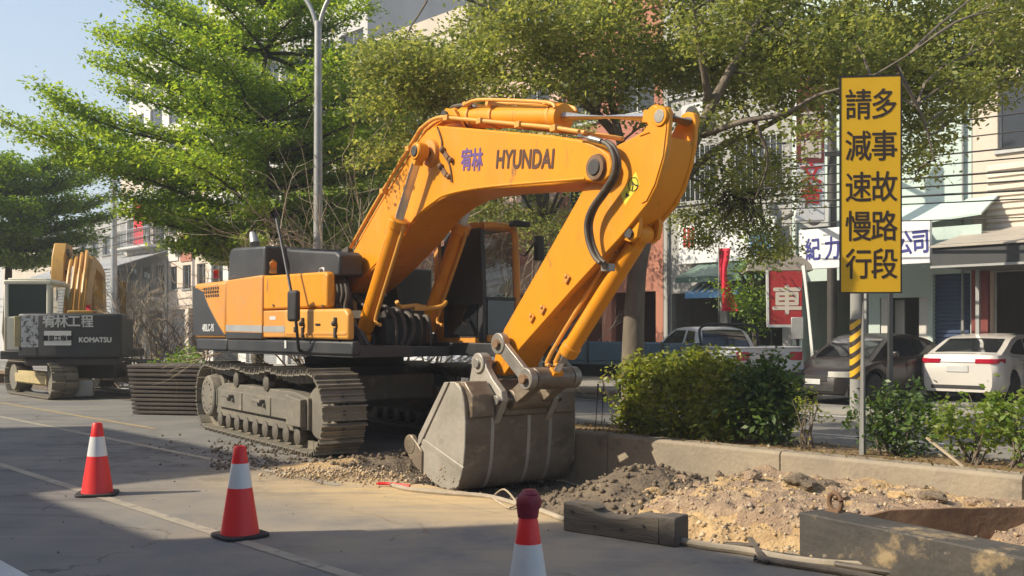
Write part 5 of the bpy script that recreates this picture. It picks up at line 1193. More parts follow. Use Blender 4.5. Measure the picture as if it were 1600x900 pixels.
tiered_tree('dark green dense tree above the distant yellow machine at the left edge', b3, 7.2, [(ty(250), 2.3, 8, PI, 2 * PI, .25), (ty(275), 2.9, 9, PI, 2 * PI, .2), (ty(305), 3.2, 10, PI, 2 * PI, .2), (ty(340), 3.1, 10, PI, 2 * PI, .18), (ty(370), 2.8, 10, PI, 2 * PI, .15), (ty(400), 2.6, 8, PI, 2 * PI, .12)], 'leaf_dark', 70000, .13, (0, 0), 41, r0=.2)
# trees on the far pavement seen through the gaps
def far_tree(label, px, n, zc, rx, rz, leafm, seed, dens=90, L=.12, npad=16):
    q = on_n(px, 500, n); random.seed(seed); b = Vector((q.x, q.y, .1)); pd = []
    for k in range(npad):
        o = in_ellipsoid(1, (rx, rx, rz))[0]; pd.append((b + Vector((o[0], o[1], zc + o[2])), rx * .38, rx * .38, rz * .28))
    tk = [b, b + Vector((.05, 0, zc * .4)), b + Vector((0, .1, zc * .75)), b + Vector((.1, 0, zc))]
    lim = [([tk[2], b + Vector((rx * .4 * math.cos(a), rx * .4 * math.sin(a), zc + .1 * rz)), b + Vector((rx * .8 * math.cos(a), rx * .8 * math.sin(a), zc + rz * .3))], .06, .015) for a in (0.3, 1.7, 3.0, 4.3, 5.4)]
    return loose_tree(label, b, tk, lim, pd, leafm, dens * 2.2, L * 1.1, 'bark_dark', .13, seed, .2, 4)
far_tree('olive tree on the far pavement, seen left of the raised boom', 640, 19.2, 6.8, 3.3, 3.0, 'leaf_olive', 51, 80, .11, 26)
far_tree('olive tree on the far pavement, seen through the arch of the boom', 850, 19.0, 5.6, 2.4, 1.7, 'leaf_olive', 52, 80, .10, 16)
far_tree('green tree on the far pavement behind the street lamp', 540, 19.4, 6.2, 2.8, 3.2, 'leaf_bright', 53, 70, .11, 22)
q = on_n(1172, 560, 20.3)
far_tree('slim dark tree in front of the shop with the green awning', 1180, 20.3, 2.6, .62, 1.35, 'leaf_dark', 54, 140, .08, 14)

# bare shrubs
q = on_n(560, 400, 10.6); bare_shrub('tangle of dry tan branches on the median left of the boom', (q.x, q.y + .3, .0), 2.8, 5.4, 26, 'twig', 61, r0=.026, lean=(-.15, -.1))
q = on_n(640, 400, 12.0); bare_shrub('pile of dry tan branches behind the boom foot', (q.x, q.y + .3, .0), 2.4, 4.6, 18, 'twig', 62, r0=.026, lean=(-.25, 0))
q = gnd(255, 560); bare_shrub('bare brown shrub behind the stack of steel plates', Vector((at(275, 585, 26.5).x, 26.5, 0)), 2.6, 2.8, 24, 'twig_dark', 63, r0=.024)
bare_shrub('bare pale shrub right behind the distant dark machine', Vector((-13.2 + 2.6, 28.5, 0)), 3.8, 3.6, 26, 'twig', 64, r0=.028)
q = on_n(800, 400, 17.0); bare_shrub('leafless twigs seen through the cab window', (q.x, q.y, .0), 2.6, 4.2, 12, 'twig', 65, r0=.022)
q = on_n(285, 520, 9.9); bush('low green shrub between the bare twigs and the excavator body', (q.x, q.y, .0), (.9, .6, .55), 1500, 'leaf_dark', .09, 6, False, seed=66, lift=.1)
q = on_n(470, 530, 10.4); bush('low green bushes seen in the gap below the excavator body', (q.x - .3, q.y + 2.0, .0), (1.6, .6, .42), 2200, 'leaf_hedge', .09, 6, False, seed=67)
# ------------------------------------------------------------------ buildings along the far side (and the row behind the camera that shades the road)
def wallm(name, c, c2=None, sc=0.5, streak=True, dirt=(0.16, 0.14, 0.12)):
    return pmat(name, c, c2 or tuple(x * .86 for x in c), sc, 0.85, spot=[(dirt, 1.1, 0.60, 0.22), (tuple(x * .7 for x in c), 4.0, 0.60, 0.2)] if streak else None, bump=0.08, bscale=30, stretch=(1, 1, .35))
M['w_mint'] = wallm('mint_render', (0.43, 0.52, 0.47), (0.50, 0.58, 0.53), dirt=(0.33, 0.38, 0.34)); M['w_cream'] = wallm('cream_tiles', (0.62, 0.52, 0.42), dirt=(0.42, 0.34, 0.27)); M['w_grey'] = wallm('grey_render', (0.36, 0.35, 0.33))
M['w_lightgrey'] = wallm('pale_grey_tiles', (0.50, 0.49, 0.47)); M['w_red'] = wallm('red_brown_tiles', (0.36, 0.13, 0.085), (0.42, 0.18, 0.12), dirt=(0.20, 0.10, 0.08)); M['w_white'] = wallm('white_render', (0.66, 0.63, 0.58))
M['w_pink'] = wallm('faded_pink_tiles', (0.55, 0.38, 0.31)); M['w_beige'] = wallm('beige_render', (0.52, 0.45, 0.36)); M['w_dark'] = wallm('dark_grey_wall', (0.10, 0.095, 0.09))
M['roof_grey'] = pmat('corrugated_roof', (0.33, 0.34, 0.34), (0.26, 0.26, 0.26), 1.2, 0.6, spot=((0.22, 0.14, 0.09), 2.0, 0.62, 0.15)); M['tile_red'] = pmat('red_roof_tiles', (0.34, 0.10, 0.06), (0.26, 0.085, 0.055), 2.0, 0.8, bump=.2)
M['alu'] = pmat('window_aluminium', (0.42, 0.42, 0.41), None, 4, 0.45, metal=.5); M['shutter_blue'] = pmat('blue_shutter', (0.035, 0.06, 0.13), (0.05, 0.08, 0.17), 2.0, 0.5); M['shutter_grey'] = pmat('grey_shutter', (0.34, 0.34, 0.33), None, 2.0, 0.5)
M['siding'] = pmat('ribbed_beige_siding', (0.66, 0.58, 0.48), (0.58, 0.51, 0.42), 1.0, 0.6); M['col_red'] = pmat('dark_red_column', (0.17, 0.03, 0.025), None, 2.0, 0.5)
M['canopy_dark'] = pmat('dark_canopy_fascia', (0.035, 0.037, 0.04), (0.05, 0.05, 0.05), 2.0, 0.6); M['canopy_top'] = pmat('pale_canopy_roof', (0.42, 0.37, 0.30), (0.34, 0.30, 0.25), 1.0, 0.7)
M['awn_green'] = pmat('green_awning', (0.12, 0.19, 0.15), (0.15, 0.22, 0.18), 2.0, 0.7); M['awn_blue'] = pmat('blue_awning', (0.12, 0.30, 0.58), (0.16, 0.36, 0.62), 2.0, 0.6); M['red_cloth'] = pmat('red_cloth', (0.78, 0.02, 0.05), (0.66, 0.016, 0.045), 3.0, 0.7)
M['sign_white'] = pmat('white_sign_face', (0.74, 0.74, 0.74), (0.68, 0.68, 0.68), 1.5, 0.45); M['sign_red'] = pmat('red_sign_face', (0.42, 0.03, 0.03), (0.36, 0.028, 0.028), 2.0, 0.5)
M['room'] = pmat('dim_room_wall', (0.20, 0.19, 0.17), None, 1.0, 0.9)

def facade(w, h, depth, ops, rev=0.22, slab=(3.3,)):
    mb = MB(); xs = sorted(set([0, w] + [o[0] for o in ops] + [o[1] for o in ops])); zs = sorted(set([0, h] + [o[2] for o in ops] + [o[3] for o in ops]))
    def hole(x, z): return any(o[0] < x < o[1] and o[2] < z < o[3] for o in ops)
    for i in range(len(xs) - 1):
        for j in range(len(zs) - 1):
            if not hole((xs[i] + xs[i + 1]) / 2, (zs[j] + zs[j + 1]) / 2):
                mb.add([(xs[i], 0, zs[j]), (xs[i + 1], 0, zs[j]), (xs[i + 1], 0, zs[j + 1]), (xs[i], 0, zs[j + 1])], [(0, 1, 2, 3)])
    for (x0, x1, z0, z1) in [o[:4] for o in ops]:
        for a, b in (((x0, z0), (x1, z0)), ((x1, z0), (x1, z1)), ((x1, z1), (x0, z1)), ((x0, z1), (x0, z0))):
            mb.add([(a[0], 0, a[1]), (a[0], rev, a[1]), (b[0], rev, b[1]), (b[0], 0, b[1])], [(0, 1, 2, 3)])
    mb.add([(0, 0, 0), (0, depth, 0), (0, depth, h), (0, 0, h)], [(0, 1, 2, 3)]); mb.add([(w, 0, 0), (w, depth, 0), (w, depth, h), (w, 0, h)], [(0, 1, 2, 3)])
    mb.add([(0, depth, 0), (w, depth, 0), (w, depth, h), (0, depth, h)], [(0, 1, 2, 3)]); mb.add([(0, 0, h), (w, 0, h), (w, depth, h), (0, depth, h)], [(0, 1, 2, 3)])
    for s in slab:
        if s < h: mb.add([(0, rev, s), (w, rev, s), (w, depth, s), (0, depth, s)], [(0, 1, 2, 3)])
    return mb
win_id = [0]
def window(t, x0, x1, z0, z1, mull=2, grille=False, y=.10):
    m_ = MB(); b = .05
    m_.bx(x0, x0 + b, y, y + .06, z0, z1); m_.bx(x1 - b, x1, y, y + .06, z0, z1); m_.bx(x0 + b, x1 - b, y, y + .06, z0, z0 + b); m_.bx(x0 + b, x1 - b, y, y + .06, z1 - b, z1)
    for i in range(1, mull): xm = x0 + (x1 - x0) * i / mull; m_.bx(xm - .022, xm + .022, y + .005, y + .055, z0 + b, z1 - b)
    m_.bx(x0 - .06, x1 + .06, -.07, .0, z0 - .08, z0)
    wo = m_.build('window', M['alu'], t, smooth=0)
    m_ = MB(); m_.add([(x0 + b, y + .03, z0 + b), (x1 - b, y + .03, z0 + b), (x1 - b, y + .03, z1 - b), (x0 + b, y + .03, z1 - b)], [(0, 1, 2, 3)]); m_.build('pane', M['dark_glass'], wo, smooth=0)
    if grille:
        m_ = MB(); n = max(3, int((x1 - x0) / .16))
        for i in range(n + 1): xx = x0 - .05 + (x1 - x0 + .1) * i / n; m_.bx(xx - .009, xx + .009, -.36, -.342, z0 - .04, z1)
        for zz in (z0 - .05, (z0 + z1) / 2, z1): m_.bx(x0 - .06, x1 + .06, -.37, -.333, zz, zz + .022)
        for xx in (x0 - .05, x1 + .05): m_.bx(xx - .01, xx + .01, -.34, 0, z0 - .045, z0 - .025); m_.bx(xx - .01, xx + .01, -.34, 0, z1, z1 + .02)
        m_.build('window_grille', M['alu'], wo, smooth=0)
def ribbed(x0, x1, z0, z1, y, pitch=.10, dep=.03):
    m_ = MB(); n = int((z1 - z0) / pitch); pts = []
    for i in range(n): z = z0 + (z1 - z0) * i / n; dz = (z1 - z0) / n; pts += [(y - dep, z), (y - dep, z + dz * .55), (y, z + dz * .62), (y, z + dz * .97)]
    vs = [(x, p[0], p[1]) for x in (x0, x1) for p in pts]; k = len(pts); m_.add(vs, [(i, i + 1, k + i + 1, k + i) for i in range(k - 1)]); return m_
def building(label, a0, a1, n, h, wall, floors, ground, depth=9, near=False, parapet=.7, name='shophouse', cat='building', gfh=3.2, balc=None, grille=0):
    w_ = a1 - a0
    t = thing(name, label, cat, P(a1 if near else a0, n, 0.06), ROADROT + (math.pi if near else 0), 'shop houses along the street')
    ops = []; wins = []
    for (z0, z1, cnt, ww) in floors:
        gap = w_ / cnt
        for i in range(cnt): xc = gap * (i + .5); ops.append((xc - ww / 2, xc + ww / 2, z0, z1)); wins.append(ops[-1])
    for g in ground: ops.append(g[:4])
    facade(w_, h, depth, ops, slab=(gfh,)).build('wall', M[wall], t, smooth=0)
    for i, o in enumerate(wins): window(t, *o, mull=2 if o[1] - o[0] < 2 else 3, grille=(grille and (i * 7 + int(abs(a0))) % grille == 0))
    for g in ground:
        x0, x1, z0, z1, ty = g
        if ty == 'blue': ribbed(x0, x1, z0, z1, .16).build('shutter', M['shutter_blue'], t, smooth=0)
        elif ty == 'grey': ribbed(x0, x1, z0, z1, .16).build('shutter', M['shutter_grey'], t, smooth=0)
        elif ty == 'glass':
            m_ = MB(); 
            for xx in (x0, (x0 + x1) / 2 - .03, x1 - .06): m_.bx(xx, xx + .06, .10, .16, z0, z1)
            m_.bx(x0, x1, .11, .15, z1 - .06, z1); wo = m_.build('shop_front', M['alu'], t, smooth=0)
            m_ = MB(); m_.add([(x0, .13, z0), (x1, .13, z0), (x1, .13, z1), (x0, .13, z1)], [(0, 1, 2, 3)]); m_.build('pane', M['cab_glass'], wo, smooth=0)
    if parapet:
        m_ = MB(); m_.bx(-.02, w_ + .02, -.06, .14, h + .002, h + parapet); m_.bx(0, .14, .14, depth, h + .002, h + parapet); m_.bx(w_ - .14, w_, .14, depth, h + .002, h + parapet); m_.build('parapet', M[wall], t, smooth=0)
    for b in (balc or []):
        m_ = MB(); m_.bx(.15, w_ - .15, -1.0, -.004, b - .12, b); m_.build('balcony_slab', M[wall], t, smooth=0)
        m_ = MB(); k = int(w_ / .22)
        for i in range(k + 1): xx = .17 + (w_ - .34) * i / k; m_.bx(xx - .012, xx + .012, -.99, -.966, b, b + .95)
        m_.bx(.15, w_ - .15, -1.0, -.955, b + .95, b + .99); m_.bx(.15, w_ - .15, -1.0, -.955, b + .45, b + .475); m_.build('balcony_railing', M['alu'], t, smooth=0)
    return t, w_
def aw_pt(px, py, n): return on_n(px, py, n)

N0 = 24.0
t, w_ = building('cream tiled house with ribbed siding above the dark canopy at the right edge', -9.7, 3.5, N0, 14, 'w_cream', [(5.75, 7.4, 5, 1.5), (9.0, 10.8, 5, 1.5)], [(0.45, 3.4, 0, 3.0, 'glass'), (4.4, 8.2, 0, 3.0, 'open'), (9.0, 12.6, 0, 3.0, 'grey')])
ribbed(.35, 12.9, 3.95, 5.45, -.02, .15, .05).build('siding', M['siding'], t, smooth=0)
m_ = MB(); m_.bx(.02, .40, -.12, .0, 0, 3.1); m_.build('red_column', M['col_red'], t, smooth=0)
t, w_ = building('tall plain mint-green house behind the utility cables', -14.5, -9.72, N0, 14.5, 'w_mint', [(11, 12.4, 2, 1.3)], [(0.3, 2.2, 0, 2.9, 'open'), (2.5, 3.75, 0, 2.4, 'open'), (3.85, 4.75, 0, 2.95, 'blue')])
m_ = MB(); m_.bx(2.52, 2.75, .03, .08, 0, 2.4); m_.bx(3.5, 3.74, .03, .08, 0, 2.4); m_.bx(2.76, 3.0, .3, .35, 0, 2.35); m_.build('door', M['w_white'], t, smooth=0)
# canopy in front of both
cA, cB = an(on_n(1456, 400, 21.4))[0], 2.0
t = thing('canopy', 'long dark shop canopy with a pale top over the white sedan', 'canopy', P(cA, 21.4, 0), ROADROT)
L_ = cB - cA
m_ = MB(); m_.bx(0, L_, 0, .08, 3.04, 3.42); m_.bx(0, .06, .08, 2.55, 3.04, 3.42); m_.build('fascia', M['canopy_dark'], t, smooth=0)
m_ = MB(); m_.bx(-.02, L_, -.035, -.003, 2.985, 3.035); m_.build('gutter', M['alu'], t, smooth=0)
m_ = MB(); m_.add([(-.05, -.06, 3.425), (L_, -.06, 3.425), (L_, 2.58, 4.0), (-.05, 2.58, 4.0), (-.05, -.06, 3.455), (L_, -.06, 3.455), (L_, 2.58, 4.03), (-.05, 2.58, 4.03)], [(3, 2, 1, 0), (4, 5, 6, 7), (0, 1, 5, 4), (1, 2, 6, 5), (2, 3, 7, 6), (3, 0, 4, 7)]); m_.build('canopy_roof', M['canopy_top'], t, smooth=0)
m_ = MB(); m_.bx(.05, L_, .1, 2.5, 3.02, 3.03); m_.build('soffit', M['w_dark'], t, smooth=0)  # underside coloured much darker than the canopy roof
for x in (2.3, 6.0): m_ = MB(); m_.bx(x, x + .14, .1, .24, .09, 3.02); m_.build('canopy_post', M['col_red'], t, .01)
t = thing('lean_to_roof', 'pale green lean-to roof sloping above the dark canopy', 'roof', P(-12.0, 23.0, 0), ROADROT)
m_ = MB(); m_.add([(0, 0, 4.05), (2.9, 0, 4.25), (2.9, 0.98, 4.75), (0, 0.98, 4.62), (0, 0, 4.10), (2.9, 0, 4.30), (2.9, 0.98, 4.80), (0, 0.98, 4.67)], [(3, 2, 1, 0), (4, 5, 6, 7), (0, 1, 5, 4), (1, 2, 6, 5), (2, 3, 7, 6), (3, 0, 4, 7)]); m_.build('roof_sheet', M['w_mint'], t, smooth=0)
m_ = MB(); m_.bx(0, 2.9, .0, .05, 3.62, 4.04); m_.build('front_board', M['w_mint'], t, smooth=0)
for x in (.05, 2.75): m_ = MB(); m_.bx(x, x + .08, .05, .13, .1, 4.0); m_.build('roof_post', M['alu'], t, smooth=0)

building('grey shop house with the wide white signboard and green awning', -18.9, -14.52, N0, 12.5, 'w_grey', [(5.4, 7.0, 2, 1.6), (8.6, 10.3, 2, 1.6)], [(0.3, 2.05, 0, 2.7, 'open'), (2.3, 4.1, 0, 2.7, 'glass')], grille=1)
building('old house with red-brown tiled front behind the tree trunk', -23.3, -18.92, N0, 11.5, 'w_red', [(5.6, 7.2, 2, 1.5), (8.4, 9.8, 2, 1.5)], [(0.3, 1.9, 0, 2.8, 'open'), (2.3, 4.1, 0, 2.8, 'open')])
t, _ = building('faded pink house with a tiled awning, seen through the cab window', -28.0, -23.32, N0, 11, 'w_pink', [(6.0, 7.4, 2, 1.4), (8.6, 10.0, 2, 1.4)], [(0.3, 2.2, 0, 2.9, 'open'), (2.5, 4.4, 0, 2.9, 'open')])
def tile_awning(t, w_, z0=3.7, z1=5.2, out=1.7, mat='tile_red'):
    m_ = MB(); k = int(w_ / .3)
    for i in range(k): x = w_ * i / k; d = w_ / k * .97; m_.add([(x, -out, z0), (x + d / 2, -out, z0 + .06), (x + d, -out, z0), (x, -.005, z1), (x + d / 2, -.005, z1 + .06), (x + d, -.005, z1)], [(0, 1, 4, 3), (1, 2, 5, 4), (0, 3, 5, 2)])
    m_.build('tiled_awning', M[mat], t, smooth=0)
tile_awning(t, 4.68)
t, _ = building('beige house with a tiled awning left of the pink one', -34.5, -28.02, N0, 13, 'w_beige', [(6.0, 7.5, 3, 1.4), (9.0, 10.5, 3, 1.4)], [(0.4, 3.0, 0, 2.9, 'open'), (3.4, 6.1, 0, 2.9, 'grey')]); tile_awning(t, 6.48, 3.7, 5.0, 1.5)
building('pale grey five-storey block behind the street lamp', -41.5, -34.52, N0, 16.5, 'w_lightgrey', [(3.9, 5.4, 3, 1.7), (6.9, 8.4, 3, 1.7), (9.9, 11.4, 3, 1.7), (12.9, 14.4, 3, 1.7)], [(0.5, 3.2, 0, 2.9, 'grey'), (3.6, 6.6, 0, 2.9, 'open')], balc=(6.2,), grille=4)
building('white six-storey block whose top shows above the layered tree', -49.0, -41.52, N0, 19.5, 'w_white', [(3.9, 5.4, 4, 1.3), (6.9, 8.4, 4, 1.3), (9.9, 11.4, 4, 1.3), (12.9, 14.4, 4, 1.3), (15.9, 17.4, 4, 1.3)], [(0.5, 3.2, 0, 2.9, 'open'), (4.0, 7.0, 0, 2.9, 'grey')], balc=(12.1, 15.1), grille=3)
t, _ = building('cream three-storey house with red spandrel panels', -54.2, -49.02, N0, 10.2, 'w_cream', [(3.9, 5.2, 3, 1.0), (7.0, 8.6, 3, 1.0)], [(0.4, 2.4, 0, 2.8, 'grey'), (2.8, 4.8, 0, 2.8, 'open')])
m_ = MB(); m_.bx(1.9, 3.3, -.05, -.003, 5.4, 6.85); m_.build('red_panel', M['w_red'], t, smooth=0)
m_ = MB(); m_.bx(.3, 1.6, -.06, -.003, 5.5, 6.8); m_.build('white_panel', M['w_white'], t, smooth=0)
t, _ = building('grey house with cluttered balconies and a red curtain', -60.0, -54.22, N0, 9.6, 'w_lightgrey', [(3.8, 5.4, 3, 1.4), (6.8, 8.3, 3, 1.4)], [(0.4, 2.6, 0, 2.8, 'open'), (3.0, 5.3, 0, 2.8, 'open')], balc=(3.5, 6.5), grille=1, parapet=.3)
m_ = MB(); k = 14; m_.add([(3.5 + 1.3 * i / k, -.92 + .05 * (i % 2), z) for z in (6.55, 9.0) for i in range(k + 1)], [(i, i + 1, k + 2 + i, k + 1 + i) for i in range(k)]); m_.build('red_curtain', M['red_cloth'], t, smooth=0)
building('low grey house with balcony grilles behind the yellow boom', -68.0, -60.02, N0, 8.6, 'w_grey', [(3.8, 5.4, 4, 1.3), (6.4, 7.6, 4, 1.3)], [(0.5, 3.5, 0, 2.8, 'open'), (4.2, 7.4, 0, 2.8, 'grey')], balc=(3.5,), grille=1, parapet=.3)
building('low beige house at the far left, half hidden by the dark tree', -84.0, -68.02, N0, 7.5, 'w_beige', [(3.8, 5.4, 7, 1.3)], [(0.5, 4.5, 0, 2.8, 'open'), (6.0, 11.0, 0, 2.8, 'grey')], parapet=.5)
building('distant pale house row at the end of the street', -130.0, -84.02, N0, 9.0, 'w_lightgrey', [(3.8, 5.4, 14, 1.5), (6.4, 7.8, 14, 1.5)], [(2, 8, 0, 2.8, 'grey'), (14, 22, 0, 2.8, 'open')])
building('cream house rising behind the low roofs on the left', -86.0, -70.0, 34.0, 15.5, 'w_cream', [(4, 5.5, 5, 1.6), (7, 8.5, 5, 1.6), (10, 11.5, 5, 1.6)], [], parapet=.4)
building('distant cream tower block whose edge shows left of the layered tree', -94.0, -78.0, 38.0, 26.5, 'w_white', [(4 + 3.2 * i, 5.9 + 3.2 * i, 4, 2.6) for i in range(7)], [], parapet=.6, name='tower_block', cat='tower block', depth=14)
# tin roof sheds in front of the left houses
for (a, n, wd, dp, z0, z1, lab) in ((-62.5, 20.8, 8.5, 3.2, 5.0, 6.1, 'sloping tin roof shed in front of the grey balcony house'), (-72.0, 20.6, 9.0, 3.2, 4.6, 5.8, 'sloping tin roof shed further left behind the yellow boom')):
    t = thing('tin_shed', lab, 'shed', P(a, n, 0.06), ROADROT)
    m_ = MB(); m_.add([(0, 0, z0), (wd, 0, z0), (wd, dp, z1), (0, dp, z1), (0, 0, z0 + .05), (wd, 0, z0 + .05), (wd, dp, z1 + .05), (0, dp, z1 + .05)], [(3, 2, 1, 0), (4, 5, 6, 7), (0, 1, 5, 4), (1, 2, 6, 5), (2, 3, 7, 6), (3, 0, 4, 7)]); m_.build('roof', M['roof_grey'], t, smooth=0)
    ribbed(.1, wd - .1, 2.6, z0, .1, .18, .04).build('cladding', M['roof_grey'], t, smooth=0)
    for x in (.1, wd / 2, wd - .2): m_ = MB(); m_.bx(x, x + .12, .12, .24, 0, z0 + .02); m_.build('shed_post', M['alu'], t, smooth=0)

# houses behind the camera, on the near pavement: they cast the two bands of shade
NN_ = -5.2
def near_house(lab, a0, a1, h, wall, nf):
    building(lab, a0, a1, NN_, h, wall, [(3.9 + 3.0 * i, 5.4 + 3.0 * i, max(2, int((a1 - a0) / 2.4)), 1.3) for i in range(nf)], [(0.5, 3.0, 0, 2.8, 'grey')], near=True, parapet=0, depth=8)
SH = 1.0
near_house('beige shop house beside the camera whose roof shades the foreground', -12.33, 14.0, 9.75, 'w_beige', 2)
near_house('lower grey house on the near pavement letting the sun through', -17.1, -12.35, 7.3, 'w_grey', 1)
near_house('pale house on the near pavement shading the far strip of road', -23.9, -17.12, 10.0, 'w_lightgrey', 2)
near_house('low pink house further along the near pavement', -48.0, -23.92, 5.3, 'w_pink', 0)

# ------------------------------------------------------------------ shop signs, awnings, poles, cables
def board(name, label, cat, px0, px1, py0, py1, n, mat, dep=.12, group=None):
    a = on_n(px0, py0, n); b = on_n(px1, py1, n); a0 = an(a)[0]; a1 = an(b)[0]
    zt = H + (HY - py0) / F * a.y; zb = H + (HY - py1) / F * b.y
    t = thing(name, label, cat, P(a0, n, zb), ROADROT, group); w_ = a1 - a0; h = zt - zb
    m_ = MB(); m_.bx(0, w_, 0, dep, 0, h); m_.build('panel', M[mat], t, .012)
    return t, w_, h
t, w_, h = board('shop_sign', 'wide white shop signboard with violet-blue Chinese characters behind the yellow sign', 'shop sign', 1248, 1453, 360, 411, 22.4, 'sign_white')
for ch_, px in zip('紀力實業有公司', (1270, 1300, 1328, 1356, 1384, 1412, 1438)):
    x = an(on_n(px, 388, 22.4))[0] - an(on_n(1248, 388, 22.4))[0]; put_text('lettering', ch_, .60, M['ink_blue'], face_matrix((x, -.004, h * .5), (1, 0, .04), (-.06, 0, 1)), t, bold=.012, sx=.72, sy=1.0, ext=.003)
m_ = MB()
for x in (.3, w_ * .5, w_ - .3): m_.bx(x, x + .06, .12, 1.6, h * .7, h * .7 + .06)
m_.build('bracket', M['alu'], t, smooth=0)
t, w_, h = board('shop_sign', 'big cream signboard with red strokes and small grey lettering above the green awning', 'shop sign', 1060, 1210, 352, 404, 23.6, 'sign_white')
for fx in (.07, .115, .16): m_ = MB(); m_.bx(w_ * fx - .045, w_ * fx + .045, -.006, .0, h * .42, h * .92); m_.build('red_stroke', M['ink_red'], t, smooth=0)
put_text('lettering', '車業保修', .42, M['grey_decal'], face_matrix((w_ * .45, -.004, h * .72), (1, 0, 0), (0, 0, 1)), t, bold=.004) if False else None
for r_, (z, k, x0, x1, hh) in enumerate(((.74, 9, .28, .74, .24), (.42, 8, .28, .52, .11), (.22, 5, .38, .5, .05))):
    m_ = MB()
    for i in range(k):
        xx = w_ * (x0 + (x1 - x0) * i / k); m_.bx(xx, xx + w_ * (x1 - x0) / k * .62, -.005, 0, h * z - hh * h / 2, h * z + hh * h / 2)
        if r_ == 0: pass
    m_.build('grey_lettering', M['grey_decal'], t, smooth=0)
m_ = MB(); m_.bx(w_ * .76, w_ * .97, -.006, 0, h * .12, h * .62); m_.build('blue_picture', M['awn_blue'], t, smooth=0)
def awning(label, px0, px1, py0, py1, n0, n1, mat, name='awning', stripes=None):
    a = on_n(px0, py0, n1); b = on_n(px1, py1, n0); a0 = an(on_n(px0, py1, n0))[0]; a1 = an(on_n(px1, py1, n0))[0]; zt = H + (HY - py0) / F * a.y; zb = H + (HY - py1) / F * b.y
    t = thing(name, label, 'awning', P(a0, n0, 0), ROADROT); w_ = a1 - a0; d = n1 - n0
    m_ = MB(); m_.add([(0, 0, zb + .16), (w_, 0, zb + .16), (w_, d, zt), (0, d, zt), (0, .0, zb), (w_, .0, zb)], [(0, 1, 2, 3), (4, 5, 1, 0)]); m_.build('cloth', M[mat], t, smooth=0)
    if stripes:
        m_ = MB()
        for k in range(stripes): u = (k + .3) / stripes; x = w_ * u; e = w_ / stripes * .42; m_.add([(x, -.008, zb + .165), (x + e, -.008, zb + .165), (x + e * 1.0, d - .02, zt - .01 + .02), (x, d - .02, zt + .01)], [(0, 1, 2, 3)])
        m_.build('white_stripes', M['sign_white'], t, smooth=0)
    for x in (.03, w_ - .05): m_ = MB(); m_.tube([(x, .02, zb + .13), (x, d, zb + .05)], .015, 6); m_.build('awning_arm', M['alu'], t)
    return t
awning('faded green awning below the cream signboard', 1055, 1205, 411, 436, 22.6, 23.98, 'awn_green')
awning('small blue and white striped awning under the green one', 1070, 1152, 440, 464, 22.7, 23.4, 'awn_blue', stripes=7)
# red banner flag
q0, q1 = on_n(1127, 388, 19.6), on_n(1127, 600, 19.6)
t = thing('banner_flag', 'tall red banner flag on a thin pole beside the slim dark tree', 'flag', (q1.x, q1.y, .09), 0)
zz = lambda py: H + (HY - py) / F * q0.y - .09; xx = lambda px: (px - 1127) / F * q0.y
m_ = MB(); m_.tube([(-.06, 0, 0), (-.06, 0, zz(386))], .018, 8); m_.build('pole', M['alu'], t)
rows = [(388, 1124, 1141), (405, 1124, 1139), (420, 1125, 1136), (436, 1126, 1137), (452, 1127, 1143), (470, 1128, 1149), (486, 1127, 1153)]
m_ = MB(); vs = []
for i, (py, x0, x1) in enumerate(rows):
    for k in range(6): u = k / 5; vs.append((xx(x0 + (x1 - x0) * u), .05 * math.sin(u * 5 + i * .8), zz(py)))
m_.add(vs, [(i * 6 + k, i * 6 + k + 1, (i + 1) * 6 + k + 1, (i + 1) * 6 + k) for i in range(len(rows) - 1) for k in range(5)]); m_.build('cloth', M['red_cloth'], t, smooth=60)
# red sign with the character for car
q = on_n(1227, 468, 20.2); zb = H + (HY - 507) / F * q.y; zt = H + (HY - 424) / F * q.y
t = thing('red_sign', 'red sign with a pale character for car in a white frame, leaning slightly', 'sign', (q.x, q.y, .09), R(-8))
m_ = MB(); wd = 25 / F * q.y; m_.prism([(-wd, zb - .09), (wd, zb - .09), (wd * 1.05, zt - .09), (-wd * 1.05, zt - .09)], 0, .06); m_.build('panel', M['sign_red'], t, .006)
m_ = MB(); m_.prism([(-wd * 1.12, zb - .15), (-wd * .98, zb - .15), (-wd * 1.03, zt - .05), (-wd * 1.17, zt - .05)], -.02, .08); m_.bx(-wd, wd, -.02, .08, zb - .155, zb - .092); m_.build('white_frame', M['white_paint'], t)
put_text('lettering', '車', .74, M['siding'], face_matrix((.04, -.004, (zb + zt) / 2 - .13), (1, 0, 0), (0, 0, 1)), t, bold=.018, sx=.95, sy=.95, ext=.003)
for x in (-wd * .8, wd * .8): m_ = MB(); m_.tube([(x, .04, 0), (x, .04, zb - .15)], .03, 8); m_.build('sign_leg', M['dark_steel'], t)
t = thing('barrel_awning', 'small rounded grey-brown awning above the red sign', 'awning', (q.x - .1, q.y + .1, 0), R(-8)); z = zt + .02
m_ = MB(); k = 10; prof = [(-.75 + .0, z + .0)] + [(-.75 * math.cos(math.pi * i / k), z + .42 * math.sin(math.pi * i / k)) for i in range(k + 1)]
m_.prism(prof[1:], 0, 1.4); m_.build('cloth', M['canopy_top'], t, .01)
m_ = MB(); m_.tube([(.6, 1.35, 0.09), (.6, 1.35, z)], .03, 8); m_.tube([(-.6, 1.35, 0.09), (-.6, 1.35, z)], .03, 8); m_.build('awning_post', M['dark_steel'], t)
q = on_n(1246, 512, 19.4); t = thing('meter_box', 'grey electric meter box on a thin post by the red sign', 'electric box', (q.x, q.y, .09), R(-20))
m_ = MB(); z0 = H + (HY - 530) / F * q.y - .09; m_.bx(-.13, .13, -.08, .08, z0, z0 + .48); m_.build('box', M['alu'], t, .012)
